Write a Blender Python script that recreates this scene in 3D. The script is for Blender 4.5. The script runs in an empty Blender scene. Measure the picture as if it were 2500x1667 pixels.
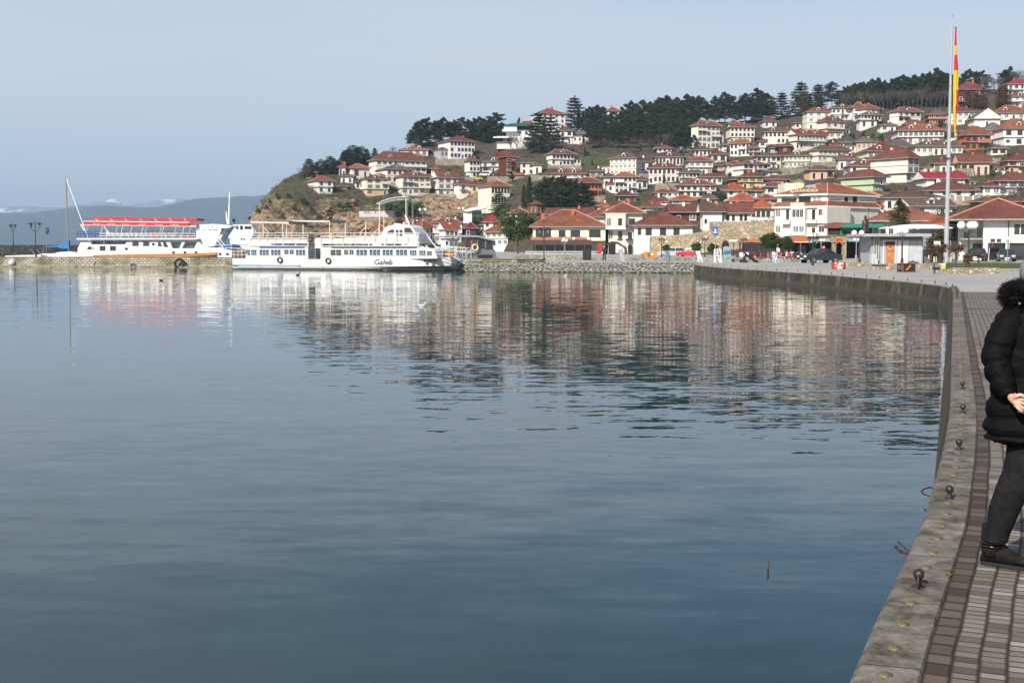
import bpy, bmesh, math, random
from math import sin, cos, tan, pi, radians as R, sqrt, atan2, floor
from mathutils import Vector, Matrix, noise
S = bpy.context.scene; COL = S.collection
# ---------------------------------------------------------------- camera, sky, sun, exposure
CZ = 2.57; FPX = 3015.0; CX, CY = 1250.0, 833.5; HOR = 600.0
TH = math.atan((CY-HOR)/FPX)
cam = bpy.data.cameras.new('camera'); camo = bpy.data.objects.new('camera', cam); COL.objects.link(camo)
cam.sensor_width = 36; cam.lens = 36*FPX/2500; cam.clip_start = .05; cam.clip_end = 60000
camo.location = (0, 0, CZ); camo.rotation_euler = (R(90)-TH, 0, 0); S.camera = camo
SUN_EL, SUN_AZ = 34, 211     # azimuth clockwise from +Y (camera looks along +Y)
W = bpy.data.worlds.new('World'); S.world = W; W.use_nodes = True
wn = W.node_tree.nodes; wl = W.node_tree.links; wn.clear()
sky = wn.new('ShaderNodeTexSky'); sky.sky_type = 'NISHITA'; sky.sun_disc = False
sky.sun_elevation = R(SUN_EL); sky.sun_rotation = R(SUN_AZ); sky.altitude = 700
sky.air_density = 1.0; sky.dust_density = 1.6; sky.ozone_density = 1.4
bg = wn.new('ShaderNodeBackground'); bg.inputs[1].default_value = .107
wo = wn.new('ShaderNodeOutputWorld')
tc = wn.new('ShaderNodeTexCoord'); mp = wn.new('ShaderNodeMapping'); mp.inputs['Scale'].default_value = (1.1, .8, 7.0)
mp.inputs['Rotation'].default_value = (0, R(-9), 0); mp.inputs['Location'].default_value = (.3, .1, 1.9)
nz = wn.new('ShaderNodeTexNoise'); nz.inputs['Scale'].default_value = 1.6; nz.inputs['Detail'].default_value = 5; nz.inputs['Roughness'].default_value = .52
rp = wn.new('ShaderNodeValToRGB'); rp.color_ramp.elements[0].position = .34; rp.color_ramp.elements[1].position = .66
rp.color_ramp.elements[0].color = (.5, .5, .5, 1); rp.color_ramp.elements[1].color = (.93, .93, .93, 1)
cmx = wn.new('ShaderNodeMixRGB'); cmx.inputs[2].default_value = (5.3, 5.5, 5.85, 1)
wl.new(tc.outputs['Generated'], mp.inputs['Vector']); wl.new(mp.outputs[0], nz.inputs['Vector']); wl.new(nz.outputs['Fac'], rp.inputs[0])
# the thin cloud veil leaves a clearer blue patch high on the right
sp_ = wn.new('ShaderNodeSeparateXYZ'); wl.new(tc.outputs['Generated'], sp_.inputs[0])
m1_ = wn.new('ShaderNodeMapRange'); m1_.inputs['From Min'].default_value = .15; m1_.inputs['From Max'].default_value = .27; wl.new(sp_.outputs[2], m1_.inputs[0])
m2_ = wn.new('ShaderNodeMapRange'); m2_.inputs['From Min'].default_value = -.45; m2_.inputs['From Max'].default_value = .16; wl.new(sp_.outputs[0], m2_.inputs[0])
m3_ = wn.new('ShaderNodeMath'); m3_.operation = 'MULTIPLY'; wl.new(m1_.outputs[0], m3_.inputs[0]); wl.new(m2_.outputs[0], m3_.inputs[1])
m4_ = wn.new('ShaderNodeMath'); m4_.operation = 'SUBTRACT'; m4_.inputs[0].default_value = 1; wl.new(m3_.outputs[0], m4_.inputs[1])
m5_ = wn.new('ShaderNodeMath'); m5_.operation = 'MULTIPLY'; wl.new(rp.outputs[0], m5_.inputs[0]); wl.new(m4_.outputs[0], m5_.inputs[1])
wl.new(m5_.outputs[0], cmx.inputs[0]); wl.new(sky.outputs[0], cmx.inputs[1]); wl.new(cmx.outputs[0], bg.inputs[0]); wl.new(bg.outputs[0], wo.inputs[0])
sl = bpy.data.lights.new('sun', 'SUN'); sl.energy = 4.75; sl.angle = R(.5); sl.color = (1, .945, .85)
so = bpy.data.objects.new('sun', sl); COL.objects.link(so); so.location = (-60, -60, 120)
a_ = R(SUN_AZ); tosun = Vector((sin(a_)*cos(R(SUN_EL)), cos(a_)*cos(R(SUN_EL)), sin(R(SUN_EL))))
so.rotation_euler = tosun.to_track_quat('Z', 'Y').to_euler()
S.view_settings.view_transform = 'Standard'; S.view_settings.look = 'None'; S.view_settings.exposure = .40; S.view_settings.gamma = 1
S.render.engine = 'CYCLES'; S.cycles.use_denoising = True; S.cycles.max_bounces = 6; S.cycles.diffuse_bounces = 2
S.cycles.glossy_bounces = 3; S.cycles.transmission_bounces = 3; S.cycles.volume_bounces = 0; S.cycles.caustics_reflective = False
S.cycles.sample_clamp_indirect = 4; S.render.film_transparent = False
# ---------------------------------------------------------------- pixel <-> world
def ray(x, y):
    a, b = (x-CX), (CY-y)
    dy = FPX*cos(TH)+b*sin(TH); return a/dy, (-FPX*sin(TH)+b*cos(TH))/dy
def P(x, y, Y):
    u, v = ray(x, y); return Vector((u*Y, Y, CZ+v*Y))
def G(x, y, z=.85):
    u, v = ray(x, y); Y = (z-CZ)/v; return Vector((u*Y, Y, z))
def interp(tab, x):
    if x <= tab[0][0]: return tab[0][1]
    for (a, fa), (b, fb) in zip(tab, tab[1:]):
        if x <= b: return fa+(fb-fa)*(x-a)/(b-a)
    return tab[-1][1]
def sm(a, b, x):
    t = min(1, max(0, (x-a)/(b-a))); return t*t*(3-2*t)
# ---------------------------------------------------------------- objects
ORG = {}
def tag(o, label=None, cat=None, group=None, kind=None):
    if label: o['label'] = label
    if cat: o['category'] = cat
    if group: o['group'] = group
    if kind or cat: o['kind'] = kind or 'thing'
    return o
def thing(name, loc, label, cat, group=None, rz=0):
    o = bpy.data.objects.new(name, None); COL.objects.link(o); o.location = loc; o.rotation_euler = (0, 0, rz); o.empty_display_size = .3
    ORG[o.name] = Vector(loc); return tag(o, label, cat, group)
class Fr:
    """vertical plane through point o with ground direction angle a; s along, t away from the viewer, z up"""
    def __init__(s, o, a): s.o = Vector((o[0], o[1], 0)); s.a = a; s.e = Vector((cos(a), sin(a), 0)); s.n = Vector((-sin(a), cos(a), 0))
    def w(s, a, t, z): return s.o+s.e*a+s.n*t+Vector((0, 0, z))
    def pt(s, x, y, t=0):
        u, v = ray(x, y); d = Vector((u, 1, v)); o = s.o+s.n*t
        k = (o.dot(s.n))/(Vector((u, 1, 0)).dot(s.n)); p = Vector((0, 0, CZ))+d*k
        return (p-o).dot(s.e), p.z
class MB:
    def __init__(s): s.v = []; s.f = []; s.m = []; s.c = 0
    def add(s, pts, faces):
        b = len(s.v); s.v += [tuple(p) for p in pts]
        for f in faces: s.f.append([b+i for i in f]); s.m.append(s.c)
        return s
    def hexa(s, p): return s.add(p, [(0, 3, 2, 1), (4, 5, 6, 7), (0, 1, 5, 4), (1, 2, 6, 5), (2, 3, 7, 6), (3, 0, 4, 7)])
    def box(s, x0, x1, y0, y1, z0, z1):
        return s.hexa([(x0, y0, z0), (x1, y0, z0), (x1, y1, z0), (x0, y1, z0), (x0, y0, z1), (x1, y0, z1), (x1, y1, z1), (x0, y1, z1)])
    def fbox(s, F, s0, s1, t0, t1, z0, z1):
        return s.hexa([F.w(s0, t0, z0), F.w(s1, t0, z0), F.w(s1, t1, z0), F.w(s0, t1, z0), F.w(s0, t0, z1), F.w(s1, t0, z1), F.w(s1, t1, z1), F.w(s0, t1, z1)])
    def pbox(s, F, x0, x1, y0, y1, t0, t1):
        s0, zb = F.pt(x0, y1, t0); s1, _ = F.pt(x1, y1, t0); _, zt = F.pt((x0+x1)/2, y0, t0); _, zb = F.pt((x0+x1)/2, y1, t0)
        return s.fbox(F, s0, s1, t0, t1, zb, zt)
    def prism(s, a, b):
        n = len(a); return s.add(list(a)+list(b), [tuple(range(n)), tuple(range(2*n-1, n-1, -1))]+[(i, i+n, (i+1) % n+n, (i+1) % n) for i in range(n)])
    def pprism(s, F, poly, t0, t1):
        q = [F.pt(x, y, t0) for x, y in poly]; return s.prism([F.w(a, t0, z) for a, z in q], [F.w(a, t1, z) for a, z in q])
    def tube(s, p, q, r, r2=None, n=6, cap=True):
        p = Vector(p); q = Vector(q); d = q-p
        if d.length < 1e-6: return s
        r2 = r if r2 is None else r2; d.normalize(); u = d.orthogonal().normalized(); w = d.cross(u)
        pts = [p+(u*cos(2*pi*i/n)+w*sin(2*pi*i/n))*r for i in range(n)]+[q+(u*cos(2*pi*i/n)+w*sin(2*pi*i/n))*r2 for i in range(n)]
        fs = [(i, (i+1) % n, (i+1) % n+n, i+n) for i in range(n)]
        if cap: fs += [tuple(range(n-1, -1, -1)), tuple(range(n, 2*n))]
        return s.add(pts, fs)
    def path(s, pts, r, n=6):
        for a, b in zip(pts, pts[1:]): s.tube(a, b, r, n=n)
        return s
    def lathe(s, c, prof, n=12, sx=1, sy=1):
        c = Vector(c); pts = []; fs = []
        for r, z in prof: pts += [c+Vector((r*cos(2*pi*i/n)*sx, r*sin(2*pi*i/n)*sy, z)) for i in range(n)]
        for k in range(len(prof)-1): fs += [(k*n+i, k*n+(i+1) % n, (k+1)*n+(i+1) % n, (k+1)*n+i) for i in range(n)]
        fs += [tuple(range(n-1, -1, -1)), tuple(range((len(prof)-1)*n, len(prof)*n))]
        return s.add(pts, fs)
    def ball(s, c, r, n=10, sz=1): return s.lathe(c, [(max(.001, r*sin(pi*k/8)), -r*sz*cos(pi*k/8)) for k in range(9)], n)
    def ico(s, c, r, jit=0, seed=0, sub=1):
        bm = bmesh.new(); bmesh.ops.create_icosphere(bm, subdivisions=sub, radius=1); rd = random.Random(seed); c = Vector(c)
        rr = r if hasattr(r, '__len__') else (r, r, r)
        pts = [c+Vector((v.co.x*rr[0], v.co.y*rr[1], v.co.z*rr[2]))*(1+rd.uniform(-jit, jit)) for v in bm.verts]
        fs = [[v.index for v in f.verts] for f in bm.faces]; bm.free(); return s.add(pts, fs)
    def torus(s, c, R_, r, ax='Y', n=16, k=8, yaw=0):
        pts = []; fs = []; c = Vector(c); M = Matrix.Rotation(yaw, 3, 'Z')
        for i in range(n):
            a = 2*pi*i/n
            for j in range(k):
                b = 2*pi*j/k; q = (R_+r*cos(b)); x, y, z = q*cos(a), r*sin(b), q*sin(a)
                pts.append(c+M @ (Vector((x, y, z)) if ax == 'Y' else Vector((x, z, y))))
        for i in range(n):
            for j in range(k): fs.append((i*k+j, ((i+1) % n)*k+j, ((i+1) % n)*k+(j+1) % k, i*k+(j+1) % k))
        return s.add(pts, fs)
    def mesh(s, name, mats, org=None, smooth=False, uv=True):
        me = bpy.data.meshes.new(name); o = org or Vector((0, 0, 0))
        me.from_pydata([(v[0]-o[0], v[1]-o[1], v[2]-o[2]) for v in s.v], [], s.f)
        mats = mats if isinstance(mats, (list, tuple)) else [mats]
        for m in mats: me.materials.append(m)
        me.polygons.foreach_set('material_index', s.m); me.update()
        bm = bmesh.new(); bm.from_mesh(me); bmesh.ops.recalc_face_normals(bm, faces=bm.faces)
        if uv:
            l = bm.loops.layers.uv.new('UVMap'); Z = Vector((0, 0, 1))
            for f in bm.faces:
                n = f.normal
                if abs(n.z) > .97: u, v = Vector((1, 0, 0)), Vector((0, 1, 0))
                else: u = Z.cross(n).normalized(); v = n.cross(u)
                for lp in f.loops: lp[l].uv = (lp.vert.co.dot(u), lp.vert.co.dot(v))
        bm.to_mesh(me); bm.free()
        if smooth: me.polygons.foreach_set('use_smooth', [True]*len(me.polygons))
        return me
    def build(s, name, mats, parent=None, smooth=False, uv=True):
        org = Vector((0, 0, 0))
        if parent is not None: org = ORG[parent.name]
        o = bpy.data.objects.new(name, s.mesh(name, mats, org, smooth, uv)); COL.objects.link(o)
        if parent is not None: o.parent = parent; ORG[o.name] = org
        else: ORG[o.name] = org
        return o
    def solo(s, name, mats, label, cat, group=None, kind=None, smooth=False, org=None):
        """a thing that is one mesh, origin at org"""
        org = Vector(org) if org is not None else Vector(s.v[0])
        o = bpy.data.objects.new(name, s.mesh(name, mats, org, smooth)); o.location = org; COL.objects.link(o); ORG[o.name] = org
        return tag(o, label, cat, group, kind)
def inst(me, name, loc, rz=0, sc=(1, 1, 1), parent=None):
    o = bpy.data.objects.new(name, me); COL.objects.link(o); o.rotation_euler = (0, 0, rz); o.scale = sc
    if parent is not None: o.parent = parent; o.location = Vector(loc)-ORG[parent.name]; ORG[o.name] = ORG[parent.name]
    else: o.location = loc
    return o
def copy_tree(o, parent=None):
    c = o.copy(); COL.objects.link(c)
    if parent: c.parent = parent
    for ch in o.children: copy_tree(ch, c)
    return c
# ---------------------------------------------------------------- materials
MC = {}
def nt(name):
    m = bpy.data.materials.new(name); m.use_nodes = True; n = m.node_tree.nodes; b = n['Principled BSDF']; return m, n, m.node_tree.links, b
def pm(name, c1, c2=None, scale=3, rough=.7, metal=0, spec=.5, bump=0, coord='Object', detail=4, stretch=(1, 1, 1), lo=.35, hi=.65, rand=0):
    """principled with a noise mix of two real surface colours"""
    if name in MC: return MC[name]
    m, n, l, b = nt(name); b.inputs['Roughness'].default_value = rough; b.inputs['Metallic'].default_value = metal
    b.inputs['Specular IOR Level'].default_value = spec
    c2 = c2 or tuple(x*.8 for x in c1)
    t = n.new('ShaderNodeTexCoord'); mpg = n.new('ShaderNodeMapping'); mpg.inputs['Scale'].default_value = stretch
    z = n.new('ShaderNodeTexNoise'); z.inputs['Scale'].default_value = scale; z.inputs['Detail'].default_value = detail
    l.new(t.outputs[coord], mpg.inputs[0]); l.new(mpg.outputs[0], z.inputs['Vector'])
    r = n.new('ShaderNodeValToRGB'); r.color_ramp.elements[0].position = lo; r.color_ramp.elements[1].position = hi
    r.color_ramp.elements[0].color = (*c1, 1); r.color_ramp.elements[1].color = (*c2, 1); l.new(z.outputs['Fac'], r.inputs[0])
    out = r.outputs[0]
    if rand:
        oi = n.new('ShaderNodeObjectInfo'); h = n.new('ShaderNodeHueSaturation'); mr = n.new('ShaderNodeMapRange')
        mr.inputs['To Min'].default_value = 1-rand; mr.inputs['To Max'].default_value = 1+rand
        l.new(oi.outputs['Random'], mr.inputs[0]); l.new(mr.outputs[0], h.inputs['Value']); l.new(out, h.inputs['Color']); out = h.outputs[0]
    l.new(out, b.inputs['Base Color'])
    if bump:
        bp = n.new('ShaderNodeBump'); bp.inputs['Distance'].default_value = bump; l.new(z.outputs['Fac'], bp.inputs['Height']); l.new(bp.outputs[0], b.inputs['Normal'])
    MC[name] = m; return m
def stone(name, cols, mortar, scale=2.5, edge=.06, squash=(1, 1, 1), rough=.85, bump=.04, jit=1):
    """rubble: voronoi cells in the face's own uv"""
    if name in MC: return MC[name]
    m, n, l, b = nt(name); b.inputs['Roughness'].default_value = rough
    t = n.new('ShaderNodeTexCoord'); mpg = n.new('ShaderNodeMapping'); mpg.inputs['Scale'].default_value = tuple(scale*q for q in squash)
    l.new(t.outputs['UV'], mpg.inputs[0])
    v1 = n.new('ShaderNodeTexVoronoi'); v2 = n.new('ShaderNodeTexVoronoi'); v2.feature = 'DISTANCE_TO_EDGE'
    for v in (v1, v2): v.inputs['Scale'].default_value = 1; v.inputs['Randomness'].default_value = jit; l.new(mpg.outputs[0], v.inputs['Vector'])
    sp = n.new('ShaderNodeSeparateColor'); l.new(v1.outputs['Color'], sp.inputs[0])
    r = n.new('ShaderNodeValToRGB'); r.color_ramp.interpolation = 'LINEAR'
    e = r.color_ramp.elements; e[0].color = (*cols[0], 1); e[1].color = (*cols[-1], 1); e[0].position = .1; e[1].position = .9
    for i, c in enumerate(cols[1:-1]): q = e.new(.1+.8*(i+1)/(len(cols)-1)); q.color = (*c, 1)
    l.new(sp.outputs[0], r.inputs[0])
    z = n.new('ShaderNodeTexNoise'); z.inputs['Scale'].default_value = .35; z.inputs['Detail'].default_value = 5; l.new(t.outputs['UV'], z.inputs['Vector'])
    hv = n.new('ShaderNodeHueSaturation'); mr0 = n.new('ShaderNodeMapRange'); mr0.inputs['From Min'].default_value = .3; mr0.inputs['From Max'].default_value = .7
    mr0.inputs['To Min'].default_value = .65; mr0.inputs['To Max'].default_value = 1.15; l.new(z.outputs['Fac'], mr0.inputs[0]); l.new(mr0.outputs[0], hv.inputs['Value']); l.new(r.outputs[0], hv.inputs['Color'])
    mr = n.new('ShaderNodeMapRange'); mr.inputs['From Max'].default_value = edge; l.new(v2.outputs['Distance'], mr.inputs[0])
    mx = n.new('ShaderNodeMixRGB'); mx.inputs[1].default_value = (*mortar, 1); l.new(mr.outputs[0], mx.inputs[0]); l.new(hv.outputs[0], mx.inputs[2]); l.new(mx.outputs[0], b.inputs['Base Color'])
    bp = n.new('ShaderNodeBump'); bp.inputs['Distance'].default_value = bump; l.new(mr.outputs[0], bp.inputs['Height']); l.new(bp.outputs[0], b.inputs['Normal'])
    MC[name] = m; return m
def roofm(name, c1, c2):
    if name in MC: return MC[name]
    m, n, l, b = nt(name); b.inputs['Roughness'].default_value = .8; b.inputs['Specular IOR Level'].default_value = .25
    t = n.new('ShaderNodeTexCoord'); br = n.new('ShaderNodeTexBrick'); l.new(t.outputs['UV'], br.inputs['Vector'])
    br.inputs['Scale'].default_value = 1; br.inputs['Brick Width'].default_value = .26; br.inputs['Row Height'].default_value = .38; br.offset = 0
    br.inputs['Mortar Size'].default_value = .035; br.inputs['Mortar Smooth'].default_value = .6; br.inputs['Bias'].default_value = -.1
    br.inputs['Color1'].default_value = (*c1, 1); br.inputs['Color2'].default_value = (*c2, 1); br.inputs['Mortar'].default_value = (*[q*.42 for q in c2], 1)
    z = n.new('ShaderNodeTexNoise'); z.inputs['Scale'].default_value = .45; z.inputs['Detail'].default_value = 6; z.inputs['Roughness'].default_value = .65; l.new(t.outputs['Object'], z.inputs['Vector'])
    mr = n.new('ShaderNodeMapRange'); mr.inputs['From Min'].default_value = .3; mr.inputs['From Max'].default_value = .7; mr.inputs['To Min'].default_value = .62; mr.inputs['To Max'].default_value = 1.25; l.new(z.outputs['Fac'], mr.inputs[0])
    oi = n.new('ShaderNodeObjectInfo'); m2 = n.new('ShaderNodeMapRange'); m2.inputs['To Min'].default_value = .82; m2.inputs['To Max'].default_value = 1.15; l.new(oi.outputs['Random'], m2.inputs[0])
    mu = n.new('ShaderNodeMath'); mu.operation = 'MULTIPLY'; l.new(mr.outputs[0], mu.inputs[0]); l.new(m2.outputs[0], mu.inputs[1])
    h = n.new('ShaderNodeHueSaturation'); l.new(mu.outputs[0], h.inputs['Value']); l.new(br.outputs['Color'], h.inputs['Color']); l.new(h.outputs[0], b.inputs['Base Color'])
    MC[name] = m; return m
RF = {'o': roofm('orange clay tiles', (.31, .115, .066), (.23, .082, .05)), 'r': roofm('red clay tiles', (.235, .08, .055), (.165, .06, .044)),
      'b': roofm('brown weathered tiles', (.17, .10, .075), (.11, .07, .055)), 'd': roofm('dark red tiles', (.20, .068, .05), (.135, .05, .038)),
      'c': roofm('crimson sheet roof', (.33, .035, .045), (.28, .03, .04)), 'g': roofm('grey weathered tiles', (.17, .15, .125), (.12, .10, .085)),
      'k': roofm('bright red tiles', (.38, .10, .055), (.28, .078, .044)), 'v': roofm('green sheet roof', (.03, .16, .10), (.025, .13, .085))}
def wallm(k, c, c2=None): return pm(k, c, c2 or tuple(q*.86 for q in c), scale=.5, rough=.9, spec=.2, detail=6, rand=.05)
WM = {'w': wallm('white render', (.80, .785, .74), (.66, .635, .58)), 'c': wallm('cream render', (.77, .725, .62), (.66, .61, .51)),
      'p': wallm('pink render', (.66, .42, .33), (.56, .36, .28)), 'o': wallm('orange render', (.62, .20, .10), (.5, .16, .08)),
      'y': wallm('yellow render', (.72, .52, .24), (.62, .45, .2)), 'e': wallm('peach render', (.66, .46, .30), (.58, .40, .27)),
      'g': wallm('pale green render', (.46, .56, .37), (.40, .49, .33)), 'a': wallm('grey render', (.42, .42, .42), (.34, .34, .34)),
      'm': wallm('maroon render', (.15, .035, .03), (.11, .03, .025)), 's': stone('house stone', [(.36, .29, .20), (.48, .40, .28), (.30, .25, .19)], (.2, .17, .13), 2.2),
      'k': wallm('raw brick', (.46, .15, .07), (.38, .12, .06))}
M_TRIM = pm('dark brown trim', (.045, .03, .022), (.03, .02, .015), rough=.7)
M_WHT = pm('white trim', (.78, .77, .74), (.70, .69, .66), rough=.5)
M_GLASS = pm('window glass', (.035, .04, .05), (.02, .022, .028), scale=.8, rough=.08, spec=.8)
M_GLASSB = pm('blue curtained glass', (.035, .11, .2), (.015, .02, .03), scale=1.2, rough=.1, spec=.8, lo=.45, hi=.55)
M_CURT = pm('curtained glass', (.30, .29, .27), (.10, .10, .10), scale=2, rough=.2, spec=.7)
M_CONC = pm('concrete', (.42, .40, .36), (.30, .285, .26), scale=1.3, rough=.9, bump=.02, detail=8)
M_BLACK = pm('black metal', (.012, .012, .013), (.02, .02, .02), rough=.5)
M_STEEL = pm('grey steel', (.34, .35, .36), (.26, .27, .28), rough=.4, metal=.5)
M_RUST = pm('rusty iron', (.10, .045, .03), (.05, .025, .02), scale=40, rough=.75, metal=.4)
M_CLAY = pm('terracotta', (.5, .13, .06), (.38, .1, .05), rough=.8)
# ---------------------------------------------------------------- ground, quay, water
TOPPX = [(2050, 1790), (2088, 1667), (2101, 1637), (2154, 1511), (2206, 1400), (2243, 1320), (2268, 1258), (2287, 1190), (2303, 1130), (2313, 1085), (2321, 1040), (2326, 1000),
         (2328, 950), (2328, 880), (2329, 800), (2329, 760), (2329, 730)]
QP = [G(x, y) for x, y in TOPPX]
QP = [QP[0]+(QP[0]-QP[1])*4, ]+QP
for X, Y in [(15.75, 44), (17.15, 48), (18.3, 51.6), (19.05, 55.4), (19.35, 61), (19.3, 68), (19.1, 76), (18.5, 84), (17.6, 93), (16.9, 101), (16.8, 106), (16.9, 112), (17.6, 119), (18.5, 125.5)]: QP.append(Vector((X, Y, .85)))
# resample smoothly
def cr(p, n):
    out = []
    for i in range(len(p)-1):
        a, b, c, d = p[max(0, i-1)], p[i], p[i+1], p[min(len(p)-1, i+2)]
        for k in range(n):
            t = k/n; out.append(.5*((2*b)+(c-a)*t+(2*a-5*b+4*c-d)*t*t+(3*b-a-3*c+d)*t**3))
    return out+[p[-1]]
_q = cr(QP, 10); QC = [_q[0]]; acc = 0; QL = [0.]
for p in _q[1:]:
    if (p-QC[-1]).length > (.25 if p.y < 30 else .6): QL.append(QL[-1]+(p-QC[-1]).length); QC.append(p)
QN = []
for i in range(len(QC)):
    d = (QC[min(len(QC)-1, i+1)]-QC[max(0, i-1)]).normalized(); QN.append(Vector((d.y, -d.x, 0)))
def quay_at(l):
    for i in range(len(QL)-1):
        if QL[i+1] >= l:
            t = (l-QL[i])/(QL[i+1]-QL[i]); return QC[i].lerp(QC[i+1], t), QN[i]
    return QC[-1], QN[-1]
def strip(name, offs, zs, mat, i0=0, i1=None, bevel=None):
    """ribbon along the quay curve with uv = (length, offset)"""
    i1 = i1 or len(QC); me = bpy.data.meshes.new(name); v = []; f = []; uv = []
    n = len(offs)
    for i in range(i0, i1):
        for o, z in zip(offs, zs): q = QC[i]+QN[i]*o; v.append((q.x, q.y, z))
    ln = [0]
    for k in range(n-1): ln.append(ln[-1]+sqrt((offs[k+1]-offs[k])**2+(zs[k+1]-zs[k])**2))
    for i in range(i1-i0-1):
        for k in range(n-1):
            f.append((i*n+k, (i+1)*n+k, (i+1)*n+k+1, i*n+k+1)); uv += [(QL[i0+i], offs[0]+ln[k]), (QL[i0+i+1], offs[0]+ln[k]), (QL[i0+i+1], offs[0]+ln[k+1]), (QL[i0+i], offs[0]+ln[k+1])]
    me.from_pydata(v, [], f); me.materials.append(mat); l = me.uv_layers.new(name='UVMap'); l.data.foreach_set('uv', [q for p in uv for q in p])
    bm = bmesh.new(); bm.from_mesh(me); bmesh.ops.recalc_face_normals(bm, faces=bm.faces)
    if sum(x.normal.z for x in bm.faces) < 0: bmesh.ops.reverse_faces(bm, faces=bm.faces)
    bm.to_mesh(me); bm.free()
    o = bpy.data.objects.new(name, me); COL.objects.link(o); return o
def pavem():
    m, n, l, b = nt('promenade setts'); b.inputs['Roughness'].default_value = .82; b.inputs['Specular IOR Level'].default_value = .35
    t = n.new('ShaderNodeTexCoord'); sx = n.new('ShaderNodeSeparateXYZ'); l.new(t.outputs['UV'], sx.inputs[0])
    def math_(op, a, b_=None, c=None):
        q = n.new('ShaderNodeMath'); q.operation = op
        for i, v in enumerate((a, b_, c)):
            if v is None: continue
            if isinstance(v, (int, float)): q.inputs[i].default_value = v
            else: l.new(v, q.inputs[i])
        return q.outputs[0]
    nzw = n.new('ShaderNodeTexNoise'); nzw.inputs['Scale'].default_value = 1.6; nzw.inputs['Detail'].default_value = 2; l.new(t.outputs['UV'], nzw.inputs['Vector'])
    wob = math_('MULTIPLY', math_('SUBTRACT', nzw.outputs['Fac'], .5), .03)
    v = math_('ADD', sx.outputs[1], wob)
    row = .105; vr = math_('DIVIDE', math_('SUBTRACT', v, .235), row); ri = math_('FLOOR', vr); rf = math_('FRACT', vr)
    wn_ = n.new('ShaderNodeTexWhiteNoise'); wn_.noise_dimensions = '1D'; l.new(ri, wn_.inputs['W'])
    first = math_('LESS_THAN', ri, .5)
    per = math_('ADD', .072, math_('MULTIPLY', first, .065))
    u = math_('ADD', math_('DIVIDE', sx.outputs[0], per), math_('MULTIPLY', wn_.outputs['Value'], 7.3)); u = math_('ADD', u, math_('MULTIPLY', nzw.outputs['Fac'], .5))
    ui = math_('FLOOR', u); uf = math_('FRACT', u)
    cx_ = n.new('ShaderNodeCombineXYZ'); l.new(ui, cx_.inputs[0]); l.new(ri, cx_.inputs[1])
    w2 = n.new('ShaderNodeTexWhiteNoise'); w2.noise_dimensions = '2D'; l.new(cx_.outputs[0], w2.inputs['Vector'])
    r = n.new('ShaderNodeValToRGB'); e = r.color_ramp.elements; e[0].color = (.10, .082, .064, 1); e[1].color = (.33, .30, .25, 1); q = e.new(.5); q.color = (.215, .192, .155, 1); q = e.new(.8); q.color = (.18, .14, .115, 1); l.new(w2.outputs['Value'], r.inputs[0])
    r2 = n.new('ShaderNodeValToRGB'); e = r2.color_ramp.elements; e[0].color = (.045, .028, .019, 1); e[1].color = (.125, .095, .07, 1); l.new(w2.outputs['Value'], r2.inputs[0])
    big = n.new('ShaderNodeTexNoise'); big.inputs['Scale'].default_value = .55; big.inputs['Detail'].default_value = 4; l.new(t.outputs['UV'], big.inputs['Vector'])
    dk = n.new('ShaderNodeMixRGB'); dk.blend_type = 'MULTIPLY'; mrb = n.new('ShaderNodeMapRange'); mrb.inputs['From Min'].default_value = .52; mrb.inputs['From Max'].default_value = .68; l.new(big.outputs['Fac'], mrb.inputs[0])
    dk.inputs[2].default_value = (.55, .5, .46, 1); l.new(mrb.outputs[0], dk.inputs[0]); l.new(r.outputs[0], dk.inputs[1])
    mx = n.new('ShaderNodeMixRGB'); l.new(first, mx.inputs[0]); l.new(dk.outputs[0], mx.inputs[1]); l.new(r2.outputs[0], mx.inputs[2])
    fine = n.new('ShaderNodeTexNoise'); fine.inputs['Scale'].default_value = 90; fine.inputs['Detail'].default_value = 3; l.new(t.outputs['UV'], fine.inputs['Vector'])
    h = n.new('ShaderNodeHueSaturation'); l.new(math_('ADD', .62, math_('MULTIPLY', fine.outputs['Fac'], .76)), h.inputs['Value']); l.new(mx.outputs[0], h.inputs['Color'])
    # joints: long gaps wide, cross gaps narrow and partly open
    def gap(fr, w): return math_('MINIMUM', math_('DIVIDE', fr, w), math_('DIVIDE', math_('SUBTRACT', 1, fr), w))
    j1 = math_('MINIMUM', gap(rf, .12), 1); crossw = math_('ADD', .05, math_('MULTIPLY', w2.outputs['Value'], .13)); j2 = math_('MINIMUM', gap(uf, crossw), 1)
    j = math_('MULTIPLY', math_('SMOOTH_MIN', j1, 1, .1), math_('MAXIMUM', j2, .12))
    mj = n.new('ShaderNodeMixRGB'); mj.inputs[1].default_value = (.018, .012, .008, 1); l.new(j, mj.inputs[0]); l.new(h.outputs[0], mj.inputs[2]); l.new(mj.outputs[0], b.inputs['Base Color'])
    bp = n.new('ShaderNodeBump'); bp.inputs['Distance'].default_value = .008; l.new(math_('ADD', j, math_('MULTIPLY', fine.outputs['Fac'], .25)), bp.inputs['Height']); l.new(bp.outputs[0], b.inputs['Normal'])
    return m
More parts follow.
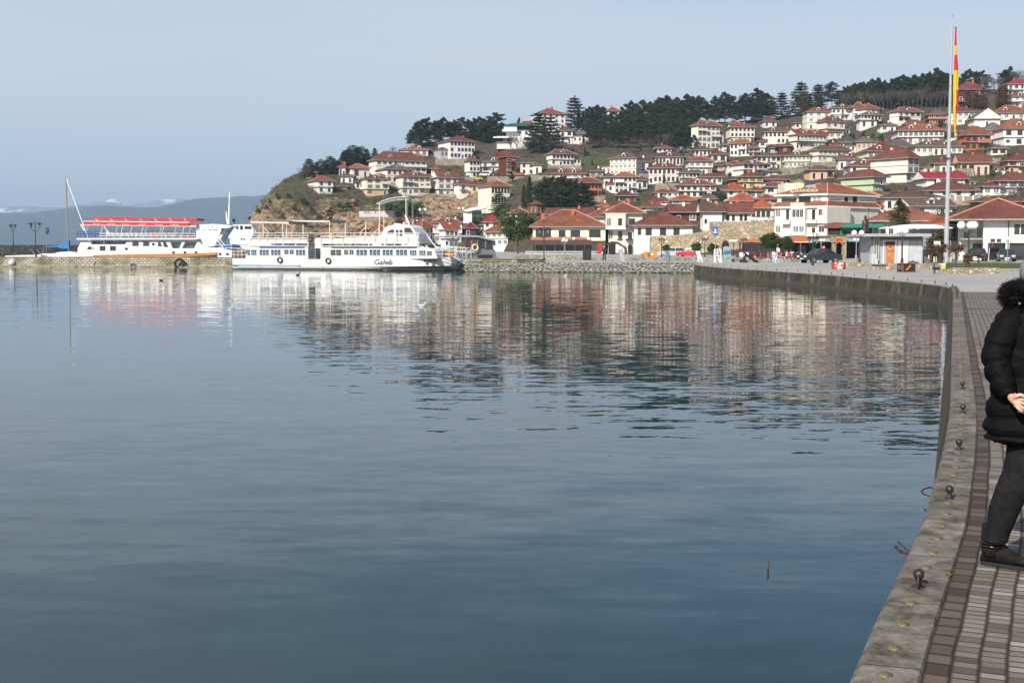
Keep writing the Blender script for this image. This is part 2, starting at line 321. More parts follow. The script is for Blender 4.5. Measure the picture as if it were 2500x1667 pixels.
def capm():
    m, n, l, b = nt('coping stone'); b.inputs['Roughness'].default_value = .85
    t = n.new('ShaderNodeTexCoord'); br = n.new('ShaderNodeTexBrick'); l.new(t.outputs['UV'], br.inputs['Vector']); br.offset = 0
    br.inputs['Scale'].default_value = 1; br.inputs['Brick Width'].default_value = .98; br.inputs['Row Height'].default_value = 5; br.inputs['Mortar Size'].default_value = .007
    br.inputs['Color1'].default_value = (.25, .228, .19, 1); br.inputs['Color2'].default_value = (.165, .142, .112, 1); br.inputs['Mortar'].default_value = (.06, .05, .04, 1)
    z = n.new('ShaderNodeTexNoise'); z.inputs['Scale'].default_value = 5; z.inputs['Detail'].default_value = 8; z.inputs['Roughness'].default_value = .7; l.new(t.outputs['UV'], z.inputs['Vector'])
    r = n.new('ShaderNodeValToRGB'); r.color_ramp.elements[0].position = .38; r.color_ramp.elements[1].position = .62; r.color_ramp.elements[0].color = (.28, .22, .17, 1); r.color_ramp.elements[1].color = (1.1, 1.1, 1.1, 1); l.new(z.outputs['Fac'], r.inputs[0])
    mx = n.new('ShaderNodeMixRGB'); mx.blend_type = 'MULTIPLY'; mx.inputs[0].default_value = 1; l.new(br.outputs['Color'], mx.inputs[1]); l.new(r.outputs[0], mx.inputs[2])
    f = n.new('ShaderNodeTexNoise'); f.inputs['Scale'].default_value = 130; f.inputs['Detail'].default_value = 3; l.new(t.outputs['UV'], f.inputs['Vector'])
    h = n.new('ShaderNodeHueSaturation'); mr = n.new('ShaderNodeMapRange'); mr.inputs['To Min'].default_value = .55; mr.inputs['To Max'].default_value = 1.4; l.new(f.outputs['Fac'], mr.inputs[0]); l.new(mr.outputs[0], h.inputs['Value']); l.new(mx.outputs[0], h.inputs['Color']); l.new(h.outputs[0], b.inputs['Base Color'])
    bp = n.new('ShaderNodeBump'); bp.inputs['Distance'].default_value = .01; l.new(f.outputs['Fac'], bp.inputs['Height']); l.new(bp.outputs[0], b.inputs['Normal'])
    return m
def qwallm():
    m, n, l, b = nt('stained quay wall'); b.inputs['Roughness'].default_value = .9
    t = n.new('ShaderNodeTexCoord'); mp_ = n.new('ShaderNodeMapping'); mp_.inputs['Scale'].default_value = (1.2, .25, 1); l.new(t.outputs['UV'], mp_.inputs[0])
    z = n.new('ShaderNodeTexNoise'); z.inputs['Scale'].default_value = 1.4; z.inputs['Detail'].default_value = 9; z.inputs['Roughness'].default_value = .7; l.new(mp_.outputs[0], z.inputs['Vector'])
    r = n.new('ShaderNodeValToRGB'); e = r.color_ramp.elements; e[0].position = .36; e[1].position = .66; e[0].color = (.012, .009, .006, 1); e[1].color = (.17, .13, .075, 1); q = e.new(.52); q.color = (.05, .038, .022, 1); l.new(z.outputs['Fac'], r.inputs[0])
    g = n.new('ShaderNodeNewGeometry'); s = n.new('ShaderNodeSeparateXYZ'); l.new(g.outputs['Position'], s.inputs[0])
    mr = n.new('ShaderNodeMapRange'); mr.inputs['From Min'].default_value = .1; mr.inputs['From Max'].default_value = .3; l.new(s.outputs[2], mr.inputs[0])
    mx = n.new('ShaderNodeMixRGB'); mx.inputs[1].default_value = (.05, .045, .025, 1); l.new(mr.outputs[0], mx.inputs[0]); l.new(r.outputs[0], mx.inputs[2]); l.new(mx.outputs[0], b.inputs['Base Color'])
    bp = n.new('ShaderNodeBump'); bp.inputs['Distance'].default_value = .06; l.new(z.outputs['Fac'], bp.inputs['Height']); l.new(bp.outputs[0], b.inputs['Normal'])
    return m
iP = next(i for i, p in enumerate(QC) if p.y > 47)
strip('promenade', [.235, .6, 1.2, 2.4, 4, 6, 9, 13], [.85]*8, pavem(), 0, iP).update_tag()
bpy.data.objects['promenade']['kind'] = 'structure'
M_CAP = capm()
o = strip('quay_coping', [-.03, -.03, -.012, .0, .225, .235], [.62, .83, .848, .856, .862, .84], M_CAP, 0, iP+6); tag(o, kind='structure')
M_PALE = pm('pale paved concrete', (.36, .34, .315), (.29, .275, .25), scale=.35, rough=.9, detail=9)
o = strip('quay_edge', [-.03, -.03, -.01, .3, .31], [.7, .848, .858, .858, .84], M_PALE, iP+6); tag(o, kind='structure')
o = strip('quay_wall', [-.3, -.17, -.10, -.06, -.02], [-1.2, .02, .35, .62, .84], qwallm()); tag(o, kind='structure')
# land sheet
bm = bmesh.new(); pts = [q+QN[i]*.15 for i, q in enumerate(QC)]
land = [(p.x, p.y) for p in pts]
a, b_ = land[0], land[-1]
REV = [(1745, 641.5), (1600, 641.5), (1400, 641.5), (1250, 641), (1160, 640)]
rev = [G(x, y) for x, y in REV]
land += [(p.x, p.y) for p in rev]+[(-8, 150), (-20, 230), (-60, 330), (-95, 400), (-105, 560), (-200, 900), (900, 900), (900, -60), (QP[0].x+3, -60)]
vs = [bm.verts.new((x, y, .842)) for x, y in land]; f = bm.faces.new(vs)
bmesh.ops.triangulate(bm, faces=[f]); bmesh.ops.recalc_face_normals(bm, faces=bm.faces)
if bm.faces[:][0].normal.z < 0: bmesh.ops.reverse_faces(bm, faces=bm.faces)
me = bpy.data.meshes.new('ground'); bm.to_mesh(me); bm.free(); me.materials.append(M_PALE)
o = bpy.data.objects.new('ground', me); COL.objects.link(o); tag(o, kind='structure')
# earth skirt so the land has a side under water
mb = MB(); L2 = [(p.x, p.y) for p in rev]+[(-8, 150), (-20, 230), (-60, 330), (-95, 400), (-105, 560), (-200, 900)]
for (x0, y0), (x1, y1) in zip(L2[4:], L2[5:]): mb.add([(x0, y0, -1), (x1, y1, -1), (x1, y1, .84), (x0, y0, .84)], [(0, 1, 2, 3)])
M_RUB = stone('rubble', [(.42, .40, .34), (.30, .28, .24), (.50, .47, .40), (.22, .20, .17)], (.06, .05, .04), 2.6, .1, (1, 1.5, 1), bump=.15)
tag(mb.build('shore_bank', M_RUB), kind='structure')
# sloping rubble revetment made of stones
mb = MB(); M_RS = [pm('pale limestone', (.40, .38, .32), (.30, .28, .23), scale=2, bump=.02), pm('grey limestone', (.29, .275, .23), (.20, .19, .155), scale=2, bump=.02), pm('weedy stone', (.22, .21, .11), (.14, .12, .07), scale=2)]
A0 = G(1745, 667, 0); A1 = G(1140, 664, 0); B0 = G(1745, 643); B1 = G(1140, 641)
rd = random.Random(5)
mb.c = 1; mb.add([A0+Vector((0, 0, -.6)), A1+Vector((0, 0, -.6)), B1+Vector((0, .3, -.12)), B0+Vector((0, .3, -.12))], [(0, 1, 2, 3)])
rows = 12
for r_ in range(rows):
    t = (r_+.5)/rows; x = 0
    while x < 1:
        w = rd.uniform(.28, .75); dx = w/26.
        p = (A0.lerp(A1, x+dx/2)).lerp(B0.lerp(B1, x+dx/2), t)
        mb.c = 2 if r_ == 0 else rd.choice([0, 1, 1]); mb.ico(p+Vector((0, rd.uniform(-.1, .1), rd.uniform(-.03, .05))), (w*.5, .26, rd.uniform(.045, .085)), .16, rd.random(), 1); x += dx*1.0
tag(mb.build('stone_revetment', M_RS), 'sloping bank of pale rubble stones along the far quay', 'stone bank')
# jetty of squared blocks
JP = [(-96, 153.5), (-63, 151), (-34, 146.5), (-5.2, 132), (.5, 126.2)]
def ashlar(name, c1, c2, mortar, bw=.55, rh=.24):
    m, n, l, b = nt(name); b.inputs['Roughness'].default_value = .9
    t = n.new('ShaderNodeTexCoord'); nz_ = n.new('ShaderNodeTexNoise'); nz_.inputs['Scale'].default_value = 1.2; nz_.inputs['Detail'].default_value = 4; l.new(t.outputs['UV'], nz_.inputs['Vector'])
    va = n.new('ShaderNodeVectorMath'); va.operation = 'MULTIPLY_ADD'; va.inputs[1].default_value = (.12, .12, 0); l.new(nz_.outputs['Color'], va.inputs[0]); l.new(t.outputs['UV'], va.inputs[2])
    br = n.new('ShaderNodeTexBrick'); l.new(va.outputs[0], br.inputs['Vector']); br.inputs['Scale'].default_value = 1; br.inputs['Brick Width'].default_value = bw; br.inputs['Row Height'].default_value = rh
    br.inputs['Mortar Size'].default_value = .03; br.inputs['Color1'].default_value = (*c1, 1); br.inputs['Color2'].default_value = (*c2, 1); br.inputs['Mortar'].default_value = (*mortar, 1)
    g = n.new('ShaderNodeTexNoise'); g.inputs['Scale'].default_value = .5; g.inputs['Detail'].default_value = 8; l.new(t.outputs['UV'], g.inputs['Vector'])
    r = n.new('ShaderNodeValToRGB'); r.color_ramp.elements[0].position = .4; r.color_ramp.elements[1].position = .6; r.color_ramp.elements[0].color = (.42, .4, .25, 1); r.color_ramp.elements[1].color = (1, 1, 1, 1); l.new(g.outputs['Fac'], r.inputs[0])
    mx = n.new('ShaderNodeMixRGB'); mx.blend_type = 'MULTIPLY'; mx.inputs[0].default_value = 1; l.new(br.outputs['Color'], mx.inputs[1]); l.new(r.outputs[0], mx.inputs[2]); l.new(mx.outputs[0], b.inputs['Base Color'])
    bp = n.new('ShaderNodeBump'); bp.inputs['Distance'].default_value = .08; bp.invert = True; l.new(br.outputs['Fac'], bp.inputs['Height']); l.new(bp.outputs[0], b.inputs['Normal'])
    return m
M_JET = ashlar('jetty blocks', (.52, .49, .42), (.40, .37, .31), (.08, .07, .05))
mb = MB(); JZ = 1.2
for (x0, y0), (x1, y1) in zip(JP, JP[1:]):
    d = Vector((x1-x0, y1-y0, 0)).normalized(); nn = Vector((-d.y, d.x, 0))*4.2; a, b_ = Vector((x0, y0, 0)), Vector((x1, y1, 0)); Z = Vector((0, 0, JZ)); D = Vector((0, 0, -1))
    mb.add([a+D, b_+D, b_+Z, a+Z, b_+Z+nn, a+Z+nn, b_+D+nn, a+D+nn], [(0, 1, 2, 3), (3, 2, 4, 5), (5, 4, 6, 7), (1, 6, 4, 2), (0, 3, 5, 7)])
jet = tag(mb.build('jetty', M_JET), kind='structure')
mb = MB(); M_WEED = pm('weedy ledge', (.30, .27, .19), (.15, .13, .08), scale=1.4, rough=.9, bump=.05)
for (x0, y0), (x1, y1) in zip(JP, JP[1:]):
    a, b_ = Vector((x0, y0, 0)), Vector((x1, y1, 0)); q = Vector((0, -.7, 0))
    mb.add([a+q+Vector((0, 0, -.8)), b_+q+Vector((0, 0, -.8)), b_+q+Vector((0, 0, .06)), a+q+Vector((0, 0, .06)), b_+Vector((0, .01, .22)), a+Vector((0, .01, .22))], [(0, 1, 2, 3), (3, 2, 4, 5)])
tag(mb.build('jetty_footing', M_WEED), kind='structure')
# breakwater behind on the left, its shade put into the stone colour
mb = MB(); M_BWSHADE = stone('shaded breakwater stone', [(.03, .032, .035), (.05, .05, .05), (.02, .02, .022)], (.01, .01, .01), 1.2, .1)
q0 = P(-160, 600, 205); q1 = P(196, 600, 196); mb.add([(q0.x, q0.y, -1), (q1.x, q1.y, -1), (q1.x, q1.y, 2.68), (q0.x, q0.y, 2.68), (q1.x, q1.y+3, 2.68), (q0.x, q0.y+3, 2.68), (q1.x, q1.y+3, -1), (q0.x, q0.y+3, -1)], [(0, 1, 2, 3), (3, 2, 4, 5), (5, 4, 6, 7), (1, 6, 4, 2), (0, 3, 5, 7)])
tag(mb.build('breakwater', M_BWSHADE), 'long dark stone breakwater wall behind the sailing boat', 'breakwater')
# water
def waterm():
    m, n, l, b = nt('lake water'); b.inputs['Base Color'].default_value = (.008, .030, .034, 1); b.inputs['Roughness'].default_value = .015; b.inputs['IOR'].default_value = 1.333
    g = n.new('ShaderNodeNewGeometry')
    def nzt(sx, sy, seed, det=2.0, rot=0):
        mp_ = n.new('ShaderNodeMapping'); mp_.inputs['Scale'].default_value = (sx, sy, 1); mp_.inputs['Location'].default_value = (seed*13.7, seed*7.1, seed); mp_.inputs['Rotation'].default_value = (0, 0, rot)
        z = n.new('ShaderNodeTexNoise'); z.inputs['Scale'].default_value = 1; z.inputs['Detail'].default_value = det; l.new(g.outputs['Position'], mp_.inputs[0]); l.new(mp_.outputs[0], z.inputs['Vector']); return z
    def vm(op, a, b_, c=None):
        q = n.new('ShaderNodeVectorMath'); q.operation = op
        for i, v in enumerate((a, b_, c)):
            if v is None: continue
            if isinstance(v, tuple): q.inputs[i].default_value = v
            else: l.new(v, q.inputs[i])
        return q.outputs[0]
    # swell (long, gentle), ripples, and a mask that leaves calm patches
    z1 = nzt(.38, 1.25, 1, 2, R(10)); z2 = nzt(1.15, 3.9, 2, 2, R(-5)); z3 = nzt(5, 12, 3, 2, R(9))
    mk = nzt(.018, .055, 4, 3, R(-10))
    mr = n.new('ShaderNodeMapRange'); mr.inputs['From Min'].default_value = .40; mr.inputs['From Max'].default_value = .62; mr.inputs['To Min'].default_value = .45; mr.inputs['To Max'].default_value = 1.0; l.new(mk.outputs['Fac'], mr.inputs[0])
    h = vm('SUBTRACT', z1.outputs['Color'], (.5, .5, .5)); h = vm('MULTIPLY', h, (WA[0], WA[1], 0))
    h2 = vm('SUBTRACT', z2.outputs['Color'], (.5, .5, .5)); h2 = vm('MULTIPLY', h2, (WA[2], WA[3], 0))
    h3 = vm('SUBTRACT', z3.outputs['Color'], (.5, .5, .5)); h3 = vm('MULTIPLY', h3, (WA[4], WA[5], 0))
    hs = vm('ADD', h2, h3); q = n.new('ShaderNodeVectorMath'); q.operation = 'SCALE'; l.new(hs, q.inputs[0]); l.new(mr.outputs[0], q.inputs['Scale'])
    s = vm('ADD', h, q.outputs[0]); s = vm('ADD', s, (0, 0, 1)); s = vm('NORMALIZE', s, None); l.new(s, b.inputs['Normal'])
    return m
WA = (.012, .034, .026, .100, .014, .045)
mb = MB(); mb.add([(-16000, -400, 0), (16000, -400, 0), (16000, 22000, 0), (-16000, 22000, 0)], [(0, 1, 2, 3)])
o = tag(mb.build('water', waterm()), kind='structure')
mb = MB(); mb.add([(-15900, -390, -3), (15900, -390, -3), (15900, 21900, -3), (-15900, 21900, -3)], [(0, 1, 2, 3)])
tag(mb.build('lake_bed', pm('lake bed', (.06, .06, .04))), kind='structure')
# ---------------------------------------------------------------- terrain
RY = [(604, 600), (611, 545), (617, 520), (640, 486), (690, 441), (720, 425), (780, 412), (830, 400), (900, 385), (950, 375), (1010, 356), (1100, 338), (1150, 322), (1200, 322), (1240, 308), (1300, 316), (1340, 306), (1420, 318), (1500, 314), (1560, 322),
      (1620, 316), (1700, 301), (1800, 297), (1900, 287), (2000, 270), (2100, 258), (2150, 240), (2250, 226), (2350, 222), (2500, 215), (2750, 205)]
YF = [(600, 430), (900, 455), (1130, 450), (1300, 300), (1500, 265), (1700, 235), (1900, 215), (2140, 185), (2320, 165), (2750, 150)]
YR = [(600, 470), (700, 510), (1000, 580), (1300, 620), (1900, 620), (2500, 570), (2750, 560)]
PE = [(600, 2.4), (950, 2.0), (1200, 1.25), (2750, 1.05)]
def gY(x, y):
    yf = HOR+FPX*(CZ-.85)/interp(YF, x); yr = interp(RY, x); s = min(1, max(0, (yf-y)/max(5, yf-yr)))
    return interp(YF, x)+(interp(YR, x)-interp(YF, x))*s**interp(PE, x)
GR = [(650, 475, 40, 26), (700, 500, 40, 14), (820, 500, 40, 10), (660, 462, 62, 26), (700, 440, 50, 22), (990, 507, 48, 20), (1455, 390, 55, 16), (1940, 425, 28, 12), (2400, 425, 34, 22), (1577, 490, 16, 7), (2140, 330, 30, 10), (900, 490, 25, 14), (735, 478, 20, 20), (1330, 395, 30, 14)]
RK = [(640, 545, 55, 75), (690, 540, 60, 50), (760, 552, 100, 40), (860, 560, 90, 45), (1060, 505, 62, 32), (1140, 490, 45, 28), (900, 545, 60, 40), (820, 505, 60, 20)]
bm = bmesh.new(); cols = [600+i*3.2 for i in range(int((2750-600)/3.2)+1)]+[2760+i*16 for i in range(95)]; NR = 130; NB = 5
lr = bm.verts.layers.float.new('rock'); lg = bm.verts.layers.float.new('grass'); prev = None
for x in cols:
    yf = HOR+FPX*(CZ-.85)/interp(YF, x)+1.5; yr = interp(RY, x); col = []
    for j in range(NR+NB):
        if j < NR:
            y = yf+(yr-yf)*j/(NR-1); Y = gY(x, y); p = P(x, y, Y)
            rk = max([max(0, 1.35-sqrt(((x-a)/c)**2+((y-b)/d)**2)) for a, b, c, d in RK]+[0]); rk = min(1, rk*1.6)
            nb = noise.noise(Vector((p.x*.05, p.z*.09, 3))); nc = noise.fractal(Vector((p.x*.16, p.z*.22, 1)), .9, 2.1, 4)
            amp = (.3+2.6*rk)*sm(0, .06, j/NR)*(1 if x > 640 else .5)
            rg = abs(noise.noise(Vector((p.x*.11+p.z*.06, 5.5, p.z*.03))))*5*rk
            p.y += amp*(nb*2.2+nc*1.5)+rg*amp*.6-amp*1.2*rk; p.z += (.3+.5*rk)*nc*sm(0, .06, j/NR)
            gr = max([max(0, 1.3-sqrt(((x-a)/c)**2+((y-b)/d)**2)) for a, b, c, d in GR]+[0])
        else:
            k = (j-NR+1)/NB; b0 = P(x, yr, gY(x, yr)); p = Vector((b0.x*(1+.25*k), b0.y+170*k, b0.z*(1-k)**1.4+.2)); rk = 0; gr = 0
        v = bm.verts.new(p); v[lr] = rk; v[lg] = min(1, gr); col.append(v)
    if prev:
        for j in range(NR+NB-1): bm.faces.new((prev[j], col[j], col[j+1], prev[j+1]))
    prev = col
bmesh.ops.recalc_face_normals(bm, faces=bm.faces)
if sum(f.normal.z for f in list(bm.faces)[:2000]) < 0: bmesh.ops.reverse_faces(bm, faces=bm.faces)
me = bpy.data.meshes.new('hillside'); bm.to_mesh(me); bm.free()
def terrm():
    m, n, l, b = nt('hillside ground'); b.inputs['Roughness'].default_value = .95; b.inputs['Specular IOR Level'].default_value = .1
    t = n.new('ShaderNodeTexCoord')
    def ns(sc, det=6, ro=.6, st=(1, 1, 1)):
        mp_ = n.new('ShaderNodeMapping'); mp_.inputs['Scale'].default_value = st; z = n.new('ShaderNodeTexNoise'); z.inputs['Scale'].default_value = sc; z.inputs['Detail'].default_value = det; z.inputs['Roughness'].default_value = ro
        l.new(t.outputs['Object'], mp_.inputs[0]); l.new(mp_.outputs[0], z.inputs['Vector']); return z.outputs['Fac']
    def ramp(f, st):
        r = n.new('ShaderNodeValToRGB'); e = r.color_ramp.elements; e[0].position = st[0][0]; e[0].color = (*st[0][1], 1); e[1].position = st[-1][0]; e[1].color = (*st[-1][1], 1)
        for p_, c in st[1:-1]: q = e.new(p_); q.color = (*c, 1)
        l.new(f, r.inputs[0]); return r.outputs[0]
    def mix(f, a, b_):
        q = n.new('ShaderNodeMixRGB'); l.new(f, q.inputs[0]); l.new(a, q.inputs[1]); l.new(b_, q.inputs[2]); return q.outputs[0]
    def ma(op, a, b_):
        q = n.new('ShaderNodeMath'); q.operation = op; q.use_clamp = True
        for i, v in enumerate((a, b_)):
            if isinstance(v, (int, float)): q.inputs[i].default_value = v
            else: l.new(v, q.inputs[i])
        return q.outputs[0]
    soil = ramp(ns(.35, 9, .7), [(.34, (.03, .028, .02)), (.44, (.075, .06, .042)), (.53, (.13, .105, .075)), (.60, (.06, .065, .03)), (.70, (.25, .22, .17))])
    rock = ramp(ns(.3, 10, .72, (1, 1, 2.2)), [(.36, (.03, .026, .02)), (.43, (.20, .14, .08)), (.49, (.55, .35, .19)), (.56, (.42, .35, .25)), (.64, (.58, .48, .36)), (.72, (.10, .095, .05))])
    grs = ramp(ns(.5, 8, .65), [(.35, (.035, .06, .018)), (.5, (.07, .125, .03)), (.65, (.13, .15, .05))])
    ar = n.new('ShaderNodeAttribute'); ar.attribute_name = 'rock'; ag = n.new('ShaderNodeAttribute'); ag.attribute_name = 'grass'
    e1 = ns(.25, 8, .7)
    fr = ma('MULTIPLY', ma('SUBTRACT', ma('ADD', ar.outputs['Fac'], e1), .85), 5); fg = ma('MULTIPLY', ma('SUBTRACT', ma('ADD', ag.outputs['Fac'], ns(.3, 8, .7)), .9), 5)
    vo = n.new('ShaderNodeTexVoronoi'); vo.feature = 'DISTANCE_TO_EDGE'; vo.inputs['Scale'].default_value = .28; mpv = n.new('ShaderNodeMapping'); mpv.inputs['Scale'].default_value = (1, 1, .45); mpv.inputs['Rotation'].default_value = (0, R(25), 0)
    vd = n.new('ShaderNodeVectorMath'); vd.operation = 'MULTIPLY_ADD'; vd.inputs[1].default_value = (4, 4, 4); nn_ = n.new('ShaderNodeTexNoise'); nn_.inputs['Scale'].default_value = .35; nn_.inputs['Detail'].default_value = 5; l.new(t.outputs['Object'], nn_.inputs['Vector']); l.new(nn_.outputs['Color'], vd.inputs[0]); l.new(t.outputs['Object'], vd.inputs[2]); l.new(vd.outputs[0], mpv.inputs[0]); l.new(mpv.outputs[0], vo.inputs['Vector'])
    cr_ = n.new('ShaderNodeMapRange'); cr_.inputs['From Max'].default_value = .10; cr_.inputs['To Min'].default_value = .45; l.new(vo.outputs['Distance'], cr_.inputs[0])  # darkens fissure lines, crevice shade put into the rock colour
    mr_ = n.new('ShaderNodeMixRGB'); mr_.blend_type = 'MULTIPLY'; mr_.inputs[0].default_value = 1; l.new(rock, mr_.inputs[1]); l.new(cr_.outputs[0], mr_.inputs[2]); rock = mr_.outputs[0]
    c = mix(fr, soil, rock); c = mix(fg, c, grs); l.new(c, b.inputs['Base Color'])
    bp = n.new('ShaderNodeBump'); bp.inputs['Distance'].default_value = 1.2; l.new(ns(.5, 9, .7), bp.inputs['Height']); l.new(bp.outputs[0], b.inputs['Normal'])
    return m
me.materials.append(terrm()); o = bpy.data.objects.new('hillside', me); COL.objects.link(o); tag(o, kind='structure')
# far mountains across the lake
def mountain(name, prof, Y, thick, mat, seed, amp):
    bm = bmesh.new(); prev = None; n = 260; x0, x1 = prof[0][0], prof[-1][0]
    for i in range(n+1):
        x = x0+(x1-x0)*i/n; y = interp(prof, x)+amp*noise.fractal(Vector((x*.03, seed, 0)), 1, 2, 4)
        top = P(x, y, Y); col = []
        for k in range(9):
            t = k/8; hgt = max(1, top.z)*(1-t)**1.1
            dd = thick*t+amp*14*noise.fractal(Vector((x*.02, t*4, seed)), 1, 2, 3)*(1 if 0 < k < 8 else 0)
            col.append(bm.verts.new((top.x*(Y-dd)/Y, Y-dd, hgt-(4 if k == 8 else 0))))
        col.append(bm.verts.new((top.x, Y+thick, -4)))
        if prev:
            for a in range(8): bm.faces.new((prev[a], col[a], col[a+1], prev[a+1]))
            bm.faces.new((prev[0], prev[9], col[9], col[0]))
        prev = col
    bmesh.ops.recalc_face_normals(bm, faces=bm.faces); me = bpy.data.meshes.new(name); bm.to_mesh(me); bm.free(); me.materials.append(mat)
    o = bpy.data.objects.new(name, me); COL.objects.link(o); return tag(o, kind='structure')
M_MT = pm('far forested slope', (.05, .06, .06), (.03, .04, .04), scale=.002, rough=1, spec=0)
M_SN = pm('far snowy slope', (.16, .18, .19), (.8, .8, .8), scale=.0028, rough=1, spec=0, detail=8, lo=.53, hi=.6)
M_SN2 = pm('snow cap', (.80, .80, .80), (.35, .34, .33), scale=.004, rough=1, spec=0, detail=8, lo=.5, hi=.6)
mountain('mountains', [(-500, 520), (0, 519), (70, 520), (120, 514), (190, 505), (260, 502), (330, 507), (380, 506), (430, 496), (480, 485), (540, 482), (600, 479), (700, 476), (900, 470), (1100, 478), (1500, 500)], 9000, 1500, M_MT, 1, 2)
mountain('mountain_ridge', [(-400, 515), (0, 506), (60, 503), (110, 507), (150, 504), (190, 500), (235, 494), (262, 492), (310, 502), (350, 497), (380, 490), (405, 486), (440, 487), (470, 487), (520, 492), (600, 500)], 12500, 1500, M_SN, 2, 2)
mountain('snow_peak', [(230, 505), (250, 496), (262, 489), (270, 486), (282, 486), (292, 490), (300, 498), (318, 506)], 15000, 900, M_SN2, 3, .6)
# ---------------------------------------------------------------- windows shared by the houses
def win_mesh(name, frame, glass, cols=2, rows=1, fw=.07, sill=True):
    mb = MB(); f = fw; mb.c = 0
    mb.box(-.5, -.5+f, -.05, .06, 0, 1); mb.box(.5-f, .5, -.05, .06, 0, 1); mb.box(-.5+f, .5-f, -.05, .06, 1-f, 1); mb.box(-.5+f, .5-f, -.05, .06, 0, f)
    for i in range(1, cols): x = -.5+i/cols; mb.box(x-f*.35, x+f*.35, -.04, .06, f, 1-f)
    for i in range(1, rows): z = i/rows; mb.box(-.5+f, .5-f, -.035, .06, z-f*.3, z+f*.3)
    if sill: mb.box(-.56, .56, -.12, .06, -.06, -.005)
    mb.c = 1; mb.box(-.49, .49, -.015, .05, .01, .99)
    return mb.mesh(name, [frame, glass])
WIN = {'d': win_mesh('window dark', M_TRIM, M_GLASS, 2, 1), 'w': win_mesh('window white', M_WHT, M_GLASS, 2, 1), 'c': win_mesh('window curtained', M_TRIM, M_CURT, 2, 1),
       't': win_mesh('window tall', M_TRIM, M_GLASS, 1, 2, .1), 'p': win_mesh('window pale', M_WHT, M_CURT, 2, 1), 's': win_mesh('window plain', M_TRIM, M_GLASS, 1, 1, .12)}
def door_mesh():
    mb = MB(); mb.box(-.5, -.42, -.05, .06, 0, 1); mb.box(.42, .5, -.05, .06, 0, 1); mb.box(-.42, .42, -.05, .06, .94, 1); mb.c = 1; mb.box(-.42, .42, -.01, .05, 0, .94); return mb.mesh('balcony door', [M_WHT, M_GLASS])
DOOR = door_mesh()
M_RAIL = pm('railing paint', (.6, .6, .58), (.5, .5, .48), rough=.5); M_EAVE = pm('eave boards', (.36, .33, .29), (.25, .22, .19), rough=.8)
M_RIDGE = pm('ridge tiles', (.62, .30, .18), (.5, .2, .11), scale=4, rough=.85)
ROOFDARK = set()
def roof(mb, F, w, d, z, h, kind, ov=.6, s0=0, t0=0):
    """roof shapes in the frame of the house: slab with real thickness"""
    a, b, c, e = s0-ov, s0+w+ov, t0-ov, t0+d+ov; th = .16
    mb.c = 0
    if kind == 'h' and b-a >= e-c: r = (e-c)/2; q = [(a+r*.92, (c+e)/2), (b-r*.92, (c+e)/2)]
    elif kind == 'h': r = (b-a)/2; q = [((a+b)/2, c+r*.92), ((a+b)/2, e-r*.92)]
    W = F.w
    lo = [W(a, c, z), W(b, c, z), W(b, e, z), W(a, e, z)]; bt = [W(a, c, z-th), W(b, c, z-th), W(b, e, z-th), W(a, e, z-th)]
    if kind == 'h':
        t = [W(q[0][0], q[0][1], z+h), W(q[1][0], q[1][1], z+h)]; p = lo+t
        if b-a >= e-c: mb.add(p, [(0, 1, 5, 4), (1, 2, 5), (2, 3, 4, 5), (3, 0, 4)])
        else: mb.add(p, [(0, 1, 4), (1, 2, 5, 4), (2, 3, 5), (3, 0, 4, 5)])
        rl = [(lo[0], t[0]), (lo[1], t[1] if b-a >= e-c else t[0]), (t[0], t[1])]
    elif kind == 'g':
        t = [W(a, (c+e)/2, z+h), W(b, (c+e)/2, z+h)]; mb.add(lo+t, [(0, 1, 5, 4), (2, 3, 4, 5)]); mb.c = 2; mb.add(lo+t, [(1, 2, 5), (3, 0, 4)]); rl = [(t[0], t[1])]
    elif kind == 'f':
        t = [W((a+b)/2, c, z+h), W((a+b)/2, e, z+h)]; mb.add(lo+t, [(1, 2, 5, 4), (3, 0, 4, 5)]); mb.c = 2; mb.add(lo+t, [(0, 1, 4), (2, 3, 5)]); rl = [(lo[0]+(0*F.e), t[0]), (lo[1], t[0])]
    elif kind == 's':
        t = [W(a, e, z+h), W(b, e, z+h)]; mb.add(lo[:2]+t[::-1], [(0, 1, 2, 3)]); mb.c = 2; mb.add([lo[0], lo[1], lo[2], lo[3]]+t, [(1, 2, 5), (0, 4, 3), (2, 3, 4, 5)]); rl = []
    elif kind == 'x': mb.add(lo, [(0, 1, 2, 3)]); rl = []
    mb.c = 1; mb.add(lo+bt, [(0, 4, 5, 1), (1, 5, 6, 2), (2, 6, 7, 3), (3, 7, 4, 0), (4, 7, 6, 5)])
    mb.c = 3
    for p0, p1 in rl: mb.tube(p0+Vector((0, 0, .03)), p1+Vector((0, 0, .03)), .11, n=4)
NH = 0
